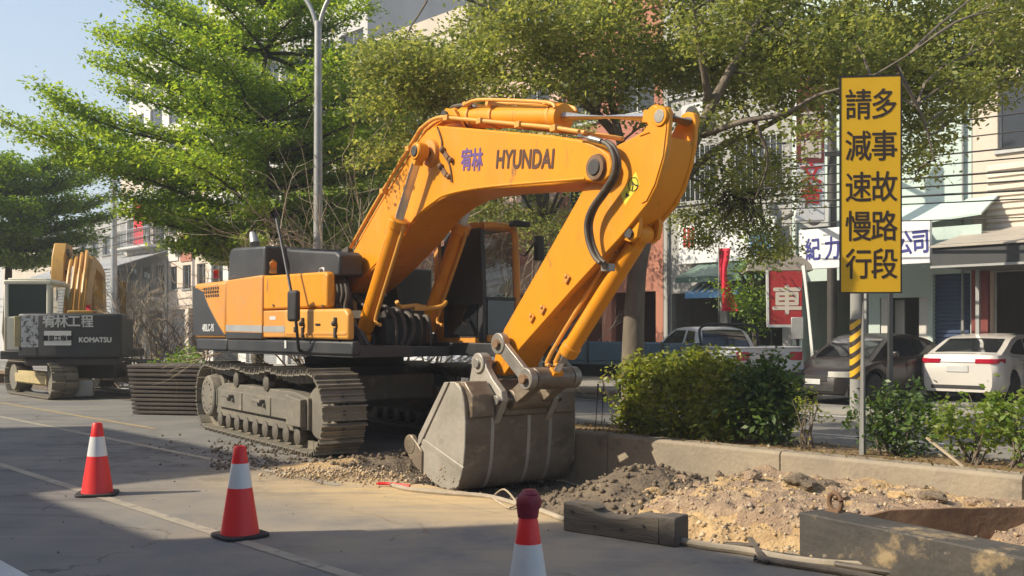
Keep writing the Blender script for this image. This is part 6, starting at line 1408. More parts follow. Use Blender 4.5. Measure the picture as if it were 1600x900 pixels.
m_ = MB(); m_.cyl((0, .02, 0), (0, .02, z0), .035, 10); m_.build('post', M['dark_steel'], t)
m_ = MB(); m_.tube([on_n(1256, 415, 20.0), on_n(1271, 566, 20.0) ], .055, 10); b = on_n(1273, 600, 20.0); m_.tube([on_n(1271, 566, 20.0), Vector((b.x, b.y, .1))], .055, 10); o = m_.build('white_pole', M['white_paint'], None); tag(o, 'slanting white pole in front of the dark garage', 'pole')
# vertical sign in the tree
q = on_n(1266, 220, 21.0); t = thing('vertical_sign', 'tall vertical shop sign with red characters half hidden by the tree', 'shop sign', (q.x, q.y, 0), R(-5)); zc = lambda py: H + (HY - py) / F * q.y
m_ = MB(); m_.bx(-.34, .34, 0, .22, zc(345), zc(95)); m_.build('panel', M['sign_white'], t, .02)
m_ = MB(); m_.bx(-.32, .32, -.012, -.002, zc(255), zc(120)); m_.build('dark_face', M['col_red'], t, smooth=0)
for ch_, py, mk in (('西', 190, 'siding'), ('圖', 232, 'siding'), ('文', 270, 'ink_red'), ('者', 302, 'ink_red')): put_text('lettering', ch_, .52, M[mk], face_matrix((0.02, -.016, zc(py)), (1, 0, 0), (0, 0, 1)), t, bold=.012)
m_ = MB(); m_.bx(-.04, .04, .22, 3.2, zc(140), zc(140) + .08); m_.bx(-.04, .04, .22, 3.2, zc(320), zc(320) + .08); m_.build('bracket', M['dark_steel'], t, smooth=0)
# air conditioner near the sign
q = on_n(1272, 342, 23.2); t = thing('air_conditioner', 'grey air conditioner box hanging above the white signboard', 'air conditioner', (q.x, q.y, H + (HY - 356) / F * q.y), ROADROT)
m_ = MB(); m_.bx(-.42, .42, 0, .35, 0, .62); m_.build('case', M['alu'], t, .02)
m_ = MB(); m_.lathe([(.05, -.02), (.24, -.02), (.24, -.004), (.05, -.004)], (0, 0, .31), 24, 'Y'); m_.build('fan_grille', M['ink_black'], t)
m_ = MB(); m_.bx(-.4, .4, .05, .85, -.06, -.01); m_.build('bracket', M['dark_steel'], t, smooth=0)
# utility pole with striped sleeve
def stripes_mat():
    m = bpy.data.materials.new('black_yellow_stripes'); m.use_nodes = True; tt = m.node_tree; b = tt.nodes['Principled BSDF']; b.inputs['Roughness'].default_value = .5
    tc = tt.nodes.new('ShaderNodeTexCoord'); sp_ = tt.nodes.new('ShaderNodeSeparateXYZ'); tt.links.new(tc.outputs['Object'], sp_.inputs[0])
    a = tt.nodes.new('ShaderNodeMath'); a.operation = 'MULTIPLY_ADD'; a.inputs[1].default_value = -.9; tt.links.new(sp_.outputs['X'], a.inputs[0]); tt.links.new(sp_.outputs['Z'], a.inputs[2])
    f = tt.nodes.new('ShaderNodeMath'); f.operation = 'PINGPONG'; f.inputs[1].default_value = .115; tt.links.new(a.outputs[0], f.inputs[0])
    g = tt.nodes.new('ShaderNodeMath'); g.operation = 'GREATER_THAN'; g.inputs[1].default_value = .055; tt.links.new(f.outputs[0], g.inputs[0])
    mx = tt.nodes.new('ShaderNodeMix'); mx.data_type = 'RGBA'; mx.inputs[6].default_value = (.04, .028, .02, 1); mx.inputs[7].default_value = (.68, .38, .015, 1); tt.links.new(g.outputs[0], mx.inputs[0]); tt.links.new(mx.outputs[2], b.inputs['Base Color']); return m
M['stripes'] = stripes_mat()
q = on_n(1339, 560, 18.3); t = thing('utility_pole', 'concrete utility pole with a yellow and black striped sleeve behind the road sign', 'utility pole', (q.x, q.y, .09))
m_ = MB(); m_.lathe([(.135, 0), (.10, 9.5)], n=20); m_.build('pole', M['concrete_grey'], t)
zz = lambda py: H + (HY - py) / F * q.y - .09
m_ = MB(); m_.lathe([(.137, zz(592)), (.139, zz(591)), (.136, zz(500)), (.132, zz(499))], n=24); m_.build('striped_sleeve', M['stripes'], t)
m_ = MB(); m_.bx(-1.0, 1.0, -.16, -.10, 8.6, 8.7); m_.bx(-1.0, 1.0, -.16, -.10, 7.6, 7.7); m_.build('cross_arm', M['dark_steel'], t, smooth=0)
q = on_n(1391, 520, 19.2); t = thing('dark_post', 'thin dark post right of the striped pole', 'post', (q.x, q.y, .09)); m_ = MB(); m_.bx(-.045, .045, -.045, .045, 0, 3.3); m_.build('shaft', M['canopy_dark'], t, .01); m_ = MB(); m_.bx(-.14, .14, -.14, .14, 0, .03); m_.build('base_plate', M['dark_steel'], t)
q = on_n(1300, 210, 23.4); t = thing('utility_pole', 'dark utility pole among the branches left of the yellow sign', 'utility pole', (q.x, q.y, .09)); m_ = MB(); m_.lathe([(.13, 0), (.11, 9.0)], n=16); m_.build('pole', M['dark_steel'], t); m_ = MB(); m_.bx(-.9, .9, -.18, -.12, 6.0, 6.1); m_.build('cross_arm', M['dark_steel'], t, smooth=0)
q = on_n(178, 330, 20.5); t = thing('utility_pole', 'slim grey utility pole in front of the distant left houses', 'utility pole', (q.x, q.y, .09)); m_ = MB(); m_.lathe([(.20, 0), (.13, 10.0)], n=16); m_.build('pole', M['galv'], t); m_ = MB(); m_.bx(-.9, .9, -.2, -.13, 8.6, 8.7); m_.build('cross_arm', M['dark_steel'], t, smooth=0)
# pipes and air conditioners on the shop fronts
def wall_ac(label, a, n, z):
    t = thing('air_conditioner', label, 'air conditioner', P(a, n, z), ROADROT, 'air conditioners on the facades')
    m_ = MB(); m_.bx(-.4, .4, -.34, -.02, 0, .58); m_.build('case', M['alu'], t, .02)
    m_ = MB(); m_.lathe([(.04, -.36), (.22, -.36), (.22, -.345), (.04, -.345)], (0, 0, .29), 20, 'Y'); m_.build('fan_grille', M['ink_black'], t)
    m_ = MB(); m_.bx(-.38, -.32, -.34, 0, -.05, -.005); m_.bx(.32, .38, -.34, 0, -.05, -.005); m_.build('bracket', M['dark_steel'], t, smooth=0)
for a, z, lab in ((-11.2, 7.6, 'air conditioner high on the mint-green wall'), (-15.4, 4.6, 'air conditioner above the cream signboard'), (-17.6, 7.7, 'air conditioner between the upper windows of the grey shop house'), (-21.0, 4.5, 'air conditioner on the red-brown tiled front'), (-26.0, 5.35, 'air conditioner on the faded pink house'), (-36.6, 5.7, 'air conditioner on the pale grey block'), (-52.6, 6.0, 'air conditioner on the cream house with red panels'), (-5.3, 7.7, 'air conditioner on the cream tiled house')): wall_ac(lab, a, N0, z)
for a, h in ((-9.9, 12), (-14.35, 11), (-18.7, 10), (-23.1, 10), (-34.3, 13), (-41.3, 15), (-53.9, 9)):
    m_ = MB(); m_.tube([P(a, N0 - .07, .15), P(a, N0 - .07, h)], .05, 8); o = m_.build('drainpipe', M['alu'], None); tag(o, 'grey drainpipe running down the front between two shop houses', 'drainpipe', 'drainpipes on the facades')
# cables
random.seed(77)
for k, (z, n, r) in enumerate(((5.75, 20.1, .016), (5.45, 20.2, .014), (5.15, 20.1, .018), (5.0, 20.3, .014), (4.75, 20.1, .022), (4.6, 20.25, .018), (4.42, 20.1, .024), (4.3, 20.3, .014), (3.95, 20.1, .012))):
    a0, a1 = -14.0, 14.0; m_ = MB(); pts = [P(a0 + (a1 - a0) * i / 24, n, z + .25 - (.5 + .06 * k) * math.sin(math.pi * i / 24) * .6) for i in range(25)]
    m_.tube(pts, r, 5); o = m_.build('cable', M['rubber'], None); tag(o, 'black utility cable sagging in front of the mint-green wall', 'cable', 'cables along the far pavement')
for k, z in enumerate((7.6, 7.0, 6.6)):
    m_ = MB(); m_.tube([P(-95 + 55 * i / 20, 20.4, z - .6 * math.sin(math.pi * i / 20)) for i in range(21)], .03, 5); o = m_.build('cable', M['rubber'], None); tag(o, 'thin dark cable crossing the sky at the far left', 'cable', 'cables at the far left')
# ------------------------------------------------------------------ vehicles
def carpaint(name, c, rough=.3, metal=.0, coat=.6): return pmat(name, c, tuple(x * .93 for x in c), 1.0, rough, metal=metal, coat=coat, rvar=.06, spot=((0.30, 0.26, 0.2), 3.0, 0.70, .2))
M['silver'] = carpaint('silver_paint', (0.50, 0.50, 0.52), .35, .2); M['white_car'] = carpaint('champagne_white_paint', (0.62, 0.58, 0.53)); M['black_car'] = carpaint('black_car_paint', (0.022, 0.017, 0.016), .38, coat=.12); M['truck_blue'] = carpaint('blue_truck_paint', (0.035, 0.09, 0.14), .5); M['grey_car'] = carpaint('pale_grey_paint', (0.45, 0.46, 0.48))
M['tail_red'] = pmat('red_tail_lens', (0.42, 0.01, 0.03), None, 4, .15); M['lens'] = pmat('clear_head_lens', (0.60, 0.58, 0.52), None, 4, .12); M['plate'] = pmat('number_plate', (0.60, 0.60, 0.58), None, 4, .4)
M['tyre'] = pmat('tyre_rubber', (0.022, 0.021, 0.02), None, 6, .8); M['rim'] = pmat('alloy_rim', (0.40, 0.40, 0.41), None, 4, .35, metal=.7)
def interp(pts):
    xs = [p[0] for p in pts]; ys = [p[1] for p in pts]
    s = smooth_pts([Vector((x, y, 0)) for x, y in pts], 8); sx = [p.x for p in s]; sy = [p.y for p in s]
    return lambda x: float(np.interp(x, sx, sy))
def car(label, loc, rz, paint, deck, green, plan, L, wheels, cat='car', group='cars parked in front of the shops', name='car', zlo=.24, wr=.32, wins=(), bed=None, tum=.20, tail='tail', rearglass=None, frontglass=None, head=True):
    t = thing(name, label, cat, loc, rz, group); top = interp(deck); wd = interp(plan); x0, x1 = -L / 2, L / 2
    def ring(x):
        zl = zlo
        for wx in wheels:
            d = abs(x - wx)
            if d < wr + .07: zl = max(zl, wr + math.sqrt(max(0, (wr + .07) ** 2 - d * d)) - 0.0)
        zt = top(x); w_ = wd(x); zl = min(zl, zt - .12); m = zl + (zt - zl) * .55
        pr = [(w_ * .93, zl), (w_ * .995, zl + (m - zl) * .4), (w_, m), (w_ * .985, m + (zt - m) * .55), (w_ * .93, zt - .025), (w_ * .80, zt), (w_ * .4, zt + .012)]
        return [(x, y, z) for y, z in pr] + [(x, 0, zt + .015)] + [(x, -y, z) for y, z in pr[::-1]]
    xs = sorted(set(list(np.linspace(x0, x1, 46)) + [wx + s * (wr + .07) * f for wx in wheels for s in (-1, 1) for f in (1.001, .97, .85, .6, .3)]))
    m_ = MB(); R_ = [ring(x) for x in xs]; k = len(R_[0]); m_.add([p for r in R_ for p in r], [(i * k + j, i * k + j + 1, (i + 1) * k + j + 1, (i + 1) * k + j) for i in range(len(xs) - 1) for j in range(k - 1)] + [tuple(range(k)), tuple((len(xs) - 1) * k + j for j in range(k - 1, -1, -1))])
    body = m_.build('body', M[paint], t, smooth=38)
    m_ = MB(); m_.bx(x0 + .15, x1 - .15, -wd(0) * .80, wd(0) * .80, .20, .50); m_.build('underbody', M['rubber'], t)
    for wx in wheels:
        for s in (-1, 1):
            m_ = MB(); yo = s * (wd(wx) - .11); m_.lathe([(wr * .6, -.10), (wr * .93, -.10), (wr, -.06), (wr, .06), (wr * .93, .10), (wr * .6, .10)], (wx, yo, wr), 26, 'Y'); wo = m_.build('wheel', M['tyre'], t)
            m_ = MB(); m_.lathe([(.03, -.085), (wr * .62, -.095), (wr * .62, .095), (.03, .085)], (wx, yo, wr), 22, 'Y'); m_.build('rim', M['rim'], wo)
    # greenhouse
    if green:
        gz = interp(green); gx0, gx1 = green[0][0], green[-1][0]
        def gw(x, z): b = top(x) - .03; return (wd(x) * .90) * (1 - tum * max(0, (z - b)) / .55)
        m_ = MB(); xs2 = np.linspace(gx0, gx1, 34); rings = []
        for x in xs2:
            b = top(x) - .04; z = max(gz(x), b + .004); r = []
            for f in (0, .5, .85, .96): zz = b + (z - b) * f; r.append((gw(x, zz), zz))
            r.append((gw(x, z) * .86, z)); r.append((gw(x, z) * .4, z + .015)); rings.append([(x, y, zz) for y, zz in r] + [(x, -y, zz) for y, zz in r[::-1]])
        k = len(rings[0]); m_.add([p for r in rings for p in r], [(i * k + j, i * k + j + 1, (i + 1) * k + j + 1, (i + 1) * k + j) for i in range(33) for j in range(k - 1)]); m_.build('cabin', M[paint], t, smooth=50)
        for poly in wins:
            for s in (-1, 1):
                m_ = MB(); pts = []
                q = smooth_pts([Vector((x, 0, z)) for x, z in poly + [poly[0]]], 1)[:-1]
                cx_ = sum(p[0] for p in poly) / len(poly); cz_ = sum(p[1] for p in poly) / len(poly)
                vs = [(cx_, s * (gw(cx_, cz_) + .008), cz_)] + [(p.x, s * (gw(p.x, p.z) + .008), p.z) for p in q]; n_ = len(q)
                m_.add(vs, [(0, 1 + i, 1 + (i + 1) % n_) for i in range(n_)]); m_.build('side_window', M['dark_glass'], t, smooth=0)
        for nm, rg in (('windscreen', frontglass), ('rear_window', rearglass)):
            if not rg: continue
            m_ = MB(); xs3 = np.linspace(rg[0], rg[1], 9); off = .012; vs = []
            for x in xs3:
                z = gz(x); sl_ = (gz(x + .01) - gz(x - .01)) / .02; nn_ = Vector((-sl_, 0, 1)).normalized(); w_ = gw(x, z) * .84
                for u in np.linspace(-1, 1, 7): vs.append(Vector((x, u * w_, z + .015 * (1 - abs(u)))) + nn_ * off)
            m_.add(vs, [(i * 7 + j, i * 7 + j + 1, (i + 1) * 7 + j + 1, (i + 1) * 7 + j) for i in range(8) for j in range(6)]); m_.build(nm, M['dark_glass'], t, smooth=60)
        for s in (-1, 1):
            m_ = MB(); mx_ = gx1 - (gx1 - gx0) * .17; m_.box((mx_, s * (wd(mx_) + .06), top(mx_) + .10), (.10, .20, .13)); m_.build('mirror', M[paint], t, .03)
    def wrap(xe, y0, y1, z0, z1, off=.012):                       # a lens that follows the rounded corner
        out = []; sgn = 1 if xe > 0 else -1
        for y in np.linspace(y0, y1, 9):
            g = np.linspace(xe, xe - sgn * .7, 200); ws = np.array([wd(v) for v in g]); i = int(np.argmax(ws >= abs(y) * 1.01)) if (ws >= abs(y) * 1.01).any() else 199
            out.append((g[i] + sgn * off, y))
        inn = [(x - sgn * .06, y) for x, y in out[::-1]]
        m_ = MB(); m_.prism(out + inn, z0, z1, 'Z'); return m_
    mw = max(wd(x) for x in np.linspace(x0, x1, 40))
    if tail == 'wide':
        for s in (-1, 1): wrap(x0, s * .36, s * mw * .95, top(x0 + .1) - .175, top(x0 + .1) - .075).build('tail_light', M['tail_red'], t, .01)
        m_ = MB(); m_.bx(x0 - .014, x0 + .03, -.36, .36, top(x0 + .1) - .155, top(x0 + .1) - .135); m_.build('chrome_strip', M['chrome'], t)
        m_ = MB(); m_.bx(x0 - .016, x0 + .02, -.22, .22, .66, .80); m_.build('number_plate', M['plate'], t, .005)
        m_ = MB(); m_.bx(x0 - .012, x0 + .03, -.55, .55, .30, .38); m_.build('bumper_insert', M['rubber'], t, .01)
    elif tail == 'tail':
        for s in (-1, 1): wrap(x0, s * .5, s * mw * .93, top(x0 + .1) - .24, top(x0 + .1) - .06).build('tail_light', M['tail_red'], t, .01)
    if head:
        for s in (-1, 1): wrap(x1, s * .36, s * mw * .90, top(x1 - .12) - .13, top(x1 - .12) - .01).build('headlight', M['lens'], t, .01)
        m_ = MB(); m_.bx(x1 - .05, x1 + .012, -.33, .33, top(x1 - .05) - .16, top(x1 - .05) - .04); m_.bx(x1 - .05, x1 + .014, -.5, .5, .28, .40); m_.build('grille', M['rubber'], t, .01)
        m_ = MB(); m_.bx(x1 - .02, x1 + .02, -.18, .18, .42, .53); m_.build('number_plate', M['plate'], t, .004)
    for s in (-1, 1):
        m_ = MB()
        for hx in wheels[:0] or (0.05, -.95) : m_.box((hx, s * (wd(hx) + .006), top(hx) - .14), (.18, .03, .03))
        if green: m_.build('door_handle', M[paint], t, .008)
        m_ = MB()
        for dx in (1.0, .15, -.85):
            if x0 + .5 < dx < x1 - .6: m_.bx(dx - .005, dx + .005, s * wd(dx) * .996 - .006, s * wd(dx) * .996 + .006, .42, top(dx) - .07)
        if green: m_.build('door_gap', M['ink_black'], t, smooth=0)
    return t
SED_DECK = [(-2.3, .86), (-2.24, 1.0), (-2.0, 1.045), (-1.5, 1.03), (-.5, .97), (.6, .94), (1.2, .92), (1.8, .82), (2.15, .72), (2.3, .58)]
SED_GREEN = [(-1.95, 1.03), (-1.5, 1.20), (-1.05, 1.37), (-.5, 1.455), (0, 1.465), (.35, 1.43), (.75, 1.25), (1.35, .90)]
SED_PLAN = [(-2.3, .70), (-2.2, .80), (-1.9, .86), (-1.2, .885), (0, .89), (1.3, .88), (1.9, .82), (2.15, .72), (2.3, .52)]
SW = ([(-.32, .99), (-.32, 1.36), (.1, 1.37), (.40, 1.31), (.95, .98)], [(-.40, 1.0), (-.40, 1.36), (-.75, 1.32), (-1.1, 1.22), (-1.42, 1.08), (-1.3, 1.04)])
HN = math.atan2(NY, NX); HD = math.atan2(-EY, -EX)
qc = on_n(1500, 615, 20.0)
c0 = P(an(gnd(1487, 634, .09))[0], 18.9, .095)
c0 = Vector((gnd(1487, 629, .095).x, gnd(1487, 629, .095).y, .095)) + Vector((NX, NY, 0)) * 2.3
car('white sedan with wide red tail lights parked nose-in under the dark canopy', c0, HN + R(3), 'white_car', SED_DECK, SED_GREEN, SED_PLAN, 4.6, (1.35, -1.32), wins=SW, tail='wide', rearglass=(-1.86, -1.12), frontglass=(.55, 1.25), head=False)
c1 = gnd(1283, 632, .095) + Vector((NX, NY, 0)) * 2.25
car('black sedan parked nose-out beside the striped utility pole', c1, HN + math.pi - R(4), 'black_car', SED_DECK, SED_GREEN, SED_PLAN, 4.6, (1.35, -1.32), wins=SW, tail='none', rearglass=(-1.86, -1.12), frontglass=(.55, 1.25))
PK_DECK = [(-2.55, 1.13), (-2.5, 1.15), (-1.0, 1.15), (-.85, 1.10), (.6, 1.06), (1.35, 1.03), (2.1, .96), (2.4, .85), (2.5, .6)]
PK_GREEN = [(-.80, 1.10), (-.70, 1.40), (-.56, 1.55), (-.3, 1.615), (.3, 1.62), (.55, 1.57), (.95, 1.36), (1.45, 1.02)]
PK_PLAN = [(-2.55, .80), (-2.45, .84), (-1, .86), (0, .86), (1.6, .84), (2.2, .76), (2.5, .58)]
tl_ = at(1204, 560, 20.8); cen = Vector((tl_.x, tl_.y, .095)) + Vector((-math.sin(R(19)), math.cos(R(19)), 0)) * 2.55
pk = car('silver pickup truck with a dark rear window parked at an angle behind the hedge', cen, R(109), 'silver', PK_DECK, PK_GREEN, PK_PLAN, 5.05, (1.55, -1.45), cat='pickup truck', name='pickup_truck', wins=([(-.05, 1.13), (-.05, 1.55), (.45, 1.55), (.78, 1.38), (1.08, 1.13)], [(-.15, 1.14), (-.15, 1.55), (-.50, 1.52), (-.62, 1.2)]), rearglass=(-.785, -.58), frontglass=(.62, 1.38), zlo=.36, wr=.36, tum=.24)
m_ = MB(); m_.bx(-2.42, -.92, -.70, .70, 1.168, 1.172); m_.build('bed_floor', M['rubber'], pk); m_ = MB(); m_.bx(-2.54, -2.46, -.80, .80, 1.15, 1.20); m_.bx(-2.5, -.9, -.84, -.74, 1.15, 1.20); m_.bx(-2.5, -.9, .74, .84, 1.15, 1.20); m_.build('bed_rail', M['silver'], pk, .02)
m_ = MB(); m_.tube(smooth_pts([(-.95, -.72, 1.2), (-.9, -.70, 1.62), (-.9, 0, 1.68), (-.9, .70, 1.62), (-.95, .72, 1.2)], 5), .03, 8); m_.build('roll_bar', M['rubber'], pk)
m_ = MB(); m_.bx(-2.66, -2.54, -.78, .78, .52, .66); m_.build('rear_bumper', M['rubber'], pk, .02)
# blue flatbed truck left of the trunk
q = on_n(900, 560, 18.0); tk = thing('flatbed_truck', 'dark blue flatbed truck parked behind the tree trunk', 'truck', (q.x, q.y, 0), HD, 'cars parked in front of the shops')
m_ = MB(); m_.bx(-3.6, .9, -.95, .95, .85, .95); m_.bx(-3.6, .9, -.97, -.92, .95, 1.36); m_.bx(-3.6, .9, .92, .97, .95, 1.36); m_.bx(-3.62, -3.56, -.92, .92, .95, 1.36); m_.build('cargo_bed', M['truck_blue'], tk, .01)
m_ = MB()
for x in (-3.5, -2.4, -1.3, -.2, .8): m_.bx(x, x + .06, -.995, -.972, .88, 1.38); m_.bx(x, x + .06, .972, .995, .88, 1.38)
m_.build('bed_stakes', M['dark_steel'], tk)
m_ = MB(); m_.prism([(1.0, .55), (2.75, .55), (2.8, 1.15), (2.55, 1.95), (2.4, 2.02), (1.0, 2.02)], -.88, .88); cbo = m_.build('truck_cab', M['truck_blue'], tk, .05)
for s in (-1, 1): m_ = MB(); m_.prism([(1.3, 1.25), (2.5, 1.25), (2.35, 1.85), (1.3, 1.85)], s * .885 - .004, s * .885 + .004); m_.build('side_window', M['dark_glass'], tk, smooth=0)
m_ = MB(); m_.bx(-3.4, 2.5, -.4, .4, .55, .82); m_.build('chassis', M['rubber'], tk)
for x in (-2.5, 1.9):
    for s in (-1, 1): m_ = MB(); m_.lathe([(.2, -.13), (.36, -.13), (.38, -.08), (.38, .08), (.36, .13), (.2, .13)], (x, s * .78, .38), 24, 'Y'); wo = m_.build('wheel', M['tyre'], tk); m_ = MB(); m_.lathe([(.04, -.11), (.22, -.12), (.22, .12), (.04, .11)], (x, s * .78, .38), 18, 'Y'); m_.build('rim', M['rim'], wo)
SUV_DECK = [(-2.1, .95), (-2.0, 1.02), (-1, 1.0), (.8, .98), (1.5, .93), (2.0, .80), (2.1, .6)]; SUV_GREEN = [(-2.02, 1.0), (-1.9, 1.4), (-1.6, 1.62), (-.6, 1.68), (.2, 1.66), (.6, 1.5), (1.2, .98)]; SUV_PLAN = [(-2.1, .75), (-1.9, .83), (0, .85), (1.6, .82), (2.1, .6)]
q = gnd(262, 557)
car('small pale grey car seen far away between the bare shrub and the machine', (q.x, q.y + 4, 0), HD + R(8), 'grey_car', SUV_DECK, SUV_GREEN, SUV_PLAN, 4.2, (1.3, -1.3), wins=([(-.4, 1.05), (-.4, 1.55), (.2, 1.56), (.8, 1.05)], [(-.5, 1.05), (-.5, 1.56), (-1.5, 1.52), (-1.65, 1.05)]), rearglass=(-1.98, -1.75), frontglass=(.5, 1.1))
q = gnd(222, 545)
car('dark sedan far down the road behind the bare twigs', (q.x, q.y + 3, 0), HD, 'black_car', SED_DECK, SED_GREEN, SED_PLAN, 4.6, (1.35, -1.32), wins=SW, rearglass=(-1.86, -1.12), frontglass=(.55, 1.25))
for px, py, lab, pn in ((735, 552, 'white car beyond the excavator, glimpsed under its deck', 'white_car'), (690, 549, 'silver car beyond the excavator, further left under its deck', 'silver')):
    q = on_n(px, py, 17.0); car(lab, (q.x, q.y, 0), HD, pn, SED_DECK, SED_GREEN, SED_PLAN, 4.6, (1.35, -1.32), wins=SW, rearglass=(-1.86, -1.12), frontglass=(.55, 1.25))

# ------------------------------------------------------------------ the second machine on the left, seen from behind
KR = thing('excavator', 'older cream and yellow excavator with a black counterweight, standing at the left edge', 'excavator', (-10.86, 25.6, 0), R(100))
def K(px, py, Y=23.2): return at(px, py, Y)
for s in (-1, 1):
    y0 = s * 1.05 + .20; n_ = 40; Rr, cx_, zc = .40, 1.5, .45; tot = 4 * cx_ + 2 * math.pi * Rr
    fr = MB(); fr.prism([(-1.4, .30), (1.4, .30), (1.4, .62), (-1.4, .62)], y0 - .18, y0 + .18); fr.prism([(-1.3, .34), (1.2, .34), (1.2, .56), (-1.3, .56)], y0 + s * .18, y0 + s * .25) if s > 0 else fr.prism([(-1.3, .34), (1.2, .34), (1.2, .56), (-1.3, .56)], y0 - .25, y0 - .18)
    fo = fr.build('track_frame', M['dusty_yellow'], KR, .012); ch = MB(); pts = []
    def pth(d):
        d %= tot
        if d < 2 * cx_: return (cx_ - d, zc - Rr, math.pi)
        d -= 2 * cx_
        if d < math.pi * Rr: th = d / Rr; return (-cx_ - Rr * math.sin(th), zc - Rr * math.cos(th), math.pi - th)
        d -= math.pi * Rr
        if d < 2 * cx_: return (-cx_ + d, zc + Rr, 0)
        d -= 2 * cx_; th = d / Rr; return (cx_ + Rr * math.sin(th), zc + Rr * math.cos(th), -th)
    ch.tube([Vector((pth(tot * i / 60)[0], y0, pth(tot * i / 60)[1])) for i in range(61)], .03, 6); co = ch.build('track_chain', M['dark_steel'], KR)
    sh = MB(); sh.box((0, 0, .01), (.195, .60, .02)); sh.box((-.07, 0, .035), (.02, .60, .04)); sh.box((.02, 0, .028), (.02, .60, .02)); sme = sh.mesh('track_shoe', 0); sme.materials.append(M['track'])
    for i in range(n_): x, z, th = pth(tot * (i + .5) / n_); o = link('track_shoe', sme, None, co); o.location = (x, y0, z); o.rotation_euler = (0, -th, 0)
    for x in (-1.5, 1.5): m_ = MB(); m_.lathe([(.1, -.2), (.34, -.2), (.34, .2), (.1, .2)], (x, y0, zc), 22, 'Y'); m_.build('idler_wheel', M['track_frame'], KR)
    fo.rotation_euler.z = co.rotation_euler.z = R(32)
    for ob in KIDS[KR.name]:
        if ob.name.startswith('idler'): ob.rotation_euler.z = R(32)
m_ = MB(); m_.bx(-1, 1, -.8, .8, .45, .80); m_.lathe([(.3, .8), (.65, .8), (.65, .96), (.3, .96)], n=28); m_.build('car_body', M['dark_steel'], KR, .02)
m_ = MB(); m_.bx(-2.0, -1.85, -.50, .35, .06, .46); o = m_.build('grey_plate', M['galv'], KR, .02)
m_ = MB(); m_.bx(-1.9, 1.7, -1.0, 1.6, .96, 1.16); m_.build('deck_frame', M['dark_steel'], KR, .02)
arc = lambda yh, xr, xf, bul: [(xf, -yh), (xf, yh)] + [(-(xr + bul * math.cos(math.pi / 2 * (y / yh))), y) for y in [yh * (1 - 2 * i / 14) for i in range(15)]]
m_ = MB(); m_.prism(arc(1.16, 2.05, -1.4, .22), 1.0, 2.04, 'Z'); kc = m_.build('counterweight', M['black_paint'], KR, .05)
m_ = MB(); m_.prism(arc(1.06, 1.95, -1.4, .2), .80, 1.0, 'Z'); m_.build('counterweight_base', M['dark_steel'], kc, .05)
m_ = MB(); m_.bx(-1.38, .2, -1.0, .30, 1.16, 1.96); m_.build('engine_cover', M['black_paint'], KR, .04)
m_ = MB(); m_.bx(-1.9, -1.5, -.5, .1, 2.04, 2.12); m_.build('yellow_cap', M['yellow_machine'], KR, .02); m_ = MB(); m_.cyl((-1.8, -.35, 2.12), (-1.8, -.35, 2.26), .06, 12); m_.build('warning_lamp', M['ink_red'], KR)
def rear(y, z, off=.012): return Vector((-(2.05 + .22 * math.cos(math.pi / 2 * y / 1.16)) - off, y, z))
nrm = lambda y: (Vector((0, -1, 0)) + Vector((-(.22 * math.pi / 2 / 1.16) * math.sin(math.pi / 2 * y / 1.16), 0, 0))).normalized()
for ch_, y in zip('宥林工程', (.42, .14, -.14, -.42)): put_text('lettering', ch_, .36, M['ink_white'], face_matrix(rear(y, 1.86), (0, -1, 0), (0, 0, 1)), kc, bold=.007, sx=.85, sy=.85, ext=.003)
put_text('lettering', 'KOMATSU', .165, M['ink_white'], face_matrix(rear(-.62, 1.42, .09), (-.0, -1, 0), (0, 0, 1)), kc, bold=.008, sx=.95, ext=.003)
m_ = MB(); c = rear(.22, 1.46, .014); m_.box(c, (.016, .60, .34)); wp = m_.build('white_plate', M['white_paint'], kc)
put_text('lettering', '重型工程車', .13, M['ink_black'], face_matrix(c + Vector((-.010, 0, 0)), (0, -1, 0), (0, 0, 1)), wp, bold=.006, ext=.002)
m_ = MB(); m_.box(rear(1.16, 1.62, .02), (.03, .14, .72), .10); m_.build('yellow_edge_panel', M['dusty_yellow'], kc, .01)
m_ = MB(); c = rear(.80, 1.62, .03); m_.box(c, (.02, .50, .75), .06); m_.build('worn_reflective_sheet', M['worn_sheet'] if 'worn_sheet' in M else M['white_paint'], kc)
m_ = MB(); x0, x1, y0, y1, z0, z1 = -1.35, .35, .66, 1.62, 1.16, 2.86
for x in (x0, x1):
    for y in (y0, y1): m_.bx(x - .05, x + .05, y - .05, y + .05, z0, z1 - .08)
m_.bx(x0 - .06, x1 + .06, y0 - .06, y1 + .06, z1 - .1, z1); m_.bx(x0 - .05, x1 + .05, y0 - .05, y1 + .05, z0, 1.98); m_.bx(x0 - .02, x1 + .02, y0 + .03, y1 - .03, z1 + .0, z1 + .05); kb = m_.build('cab', M['cream_paint'] if 'cream_paint' in M else M['white_paint'], KR, .03)
m_ = MB(); m_.add([(x0 - .02, y0 + .05, 1.98), (x0 - .02, y1 - .05, 1.98), (x0 - .02, y1 - .05, 2.76), (x0 - .02, y0 + .05, 2.76)], [(0, 1, 2, 3)]); m_.build('rear_window', M['green_glass'], kb, smooth=0)
for y in (y0, y1): m_ = MB(); m_.add([(x0 + .05, y, 1.98), (x1 - .05, y, 1.98), (x1 - .05, y, 2.76), (x0 + .05, y, 2.76)], [(0, 1, 2, 3)]); m_.build('side_window', M['cab_glass'], kb, smooth=0)
m_ = MB(); m_.bx(-.7, -.1, .85, 1.35, 1.98, 2.06); m_.bx(-.75, -.62, .85, 1.35, 2.0, 2.6); m_.build('seat', M['seat'], kb, .03)
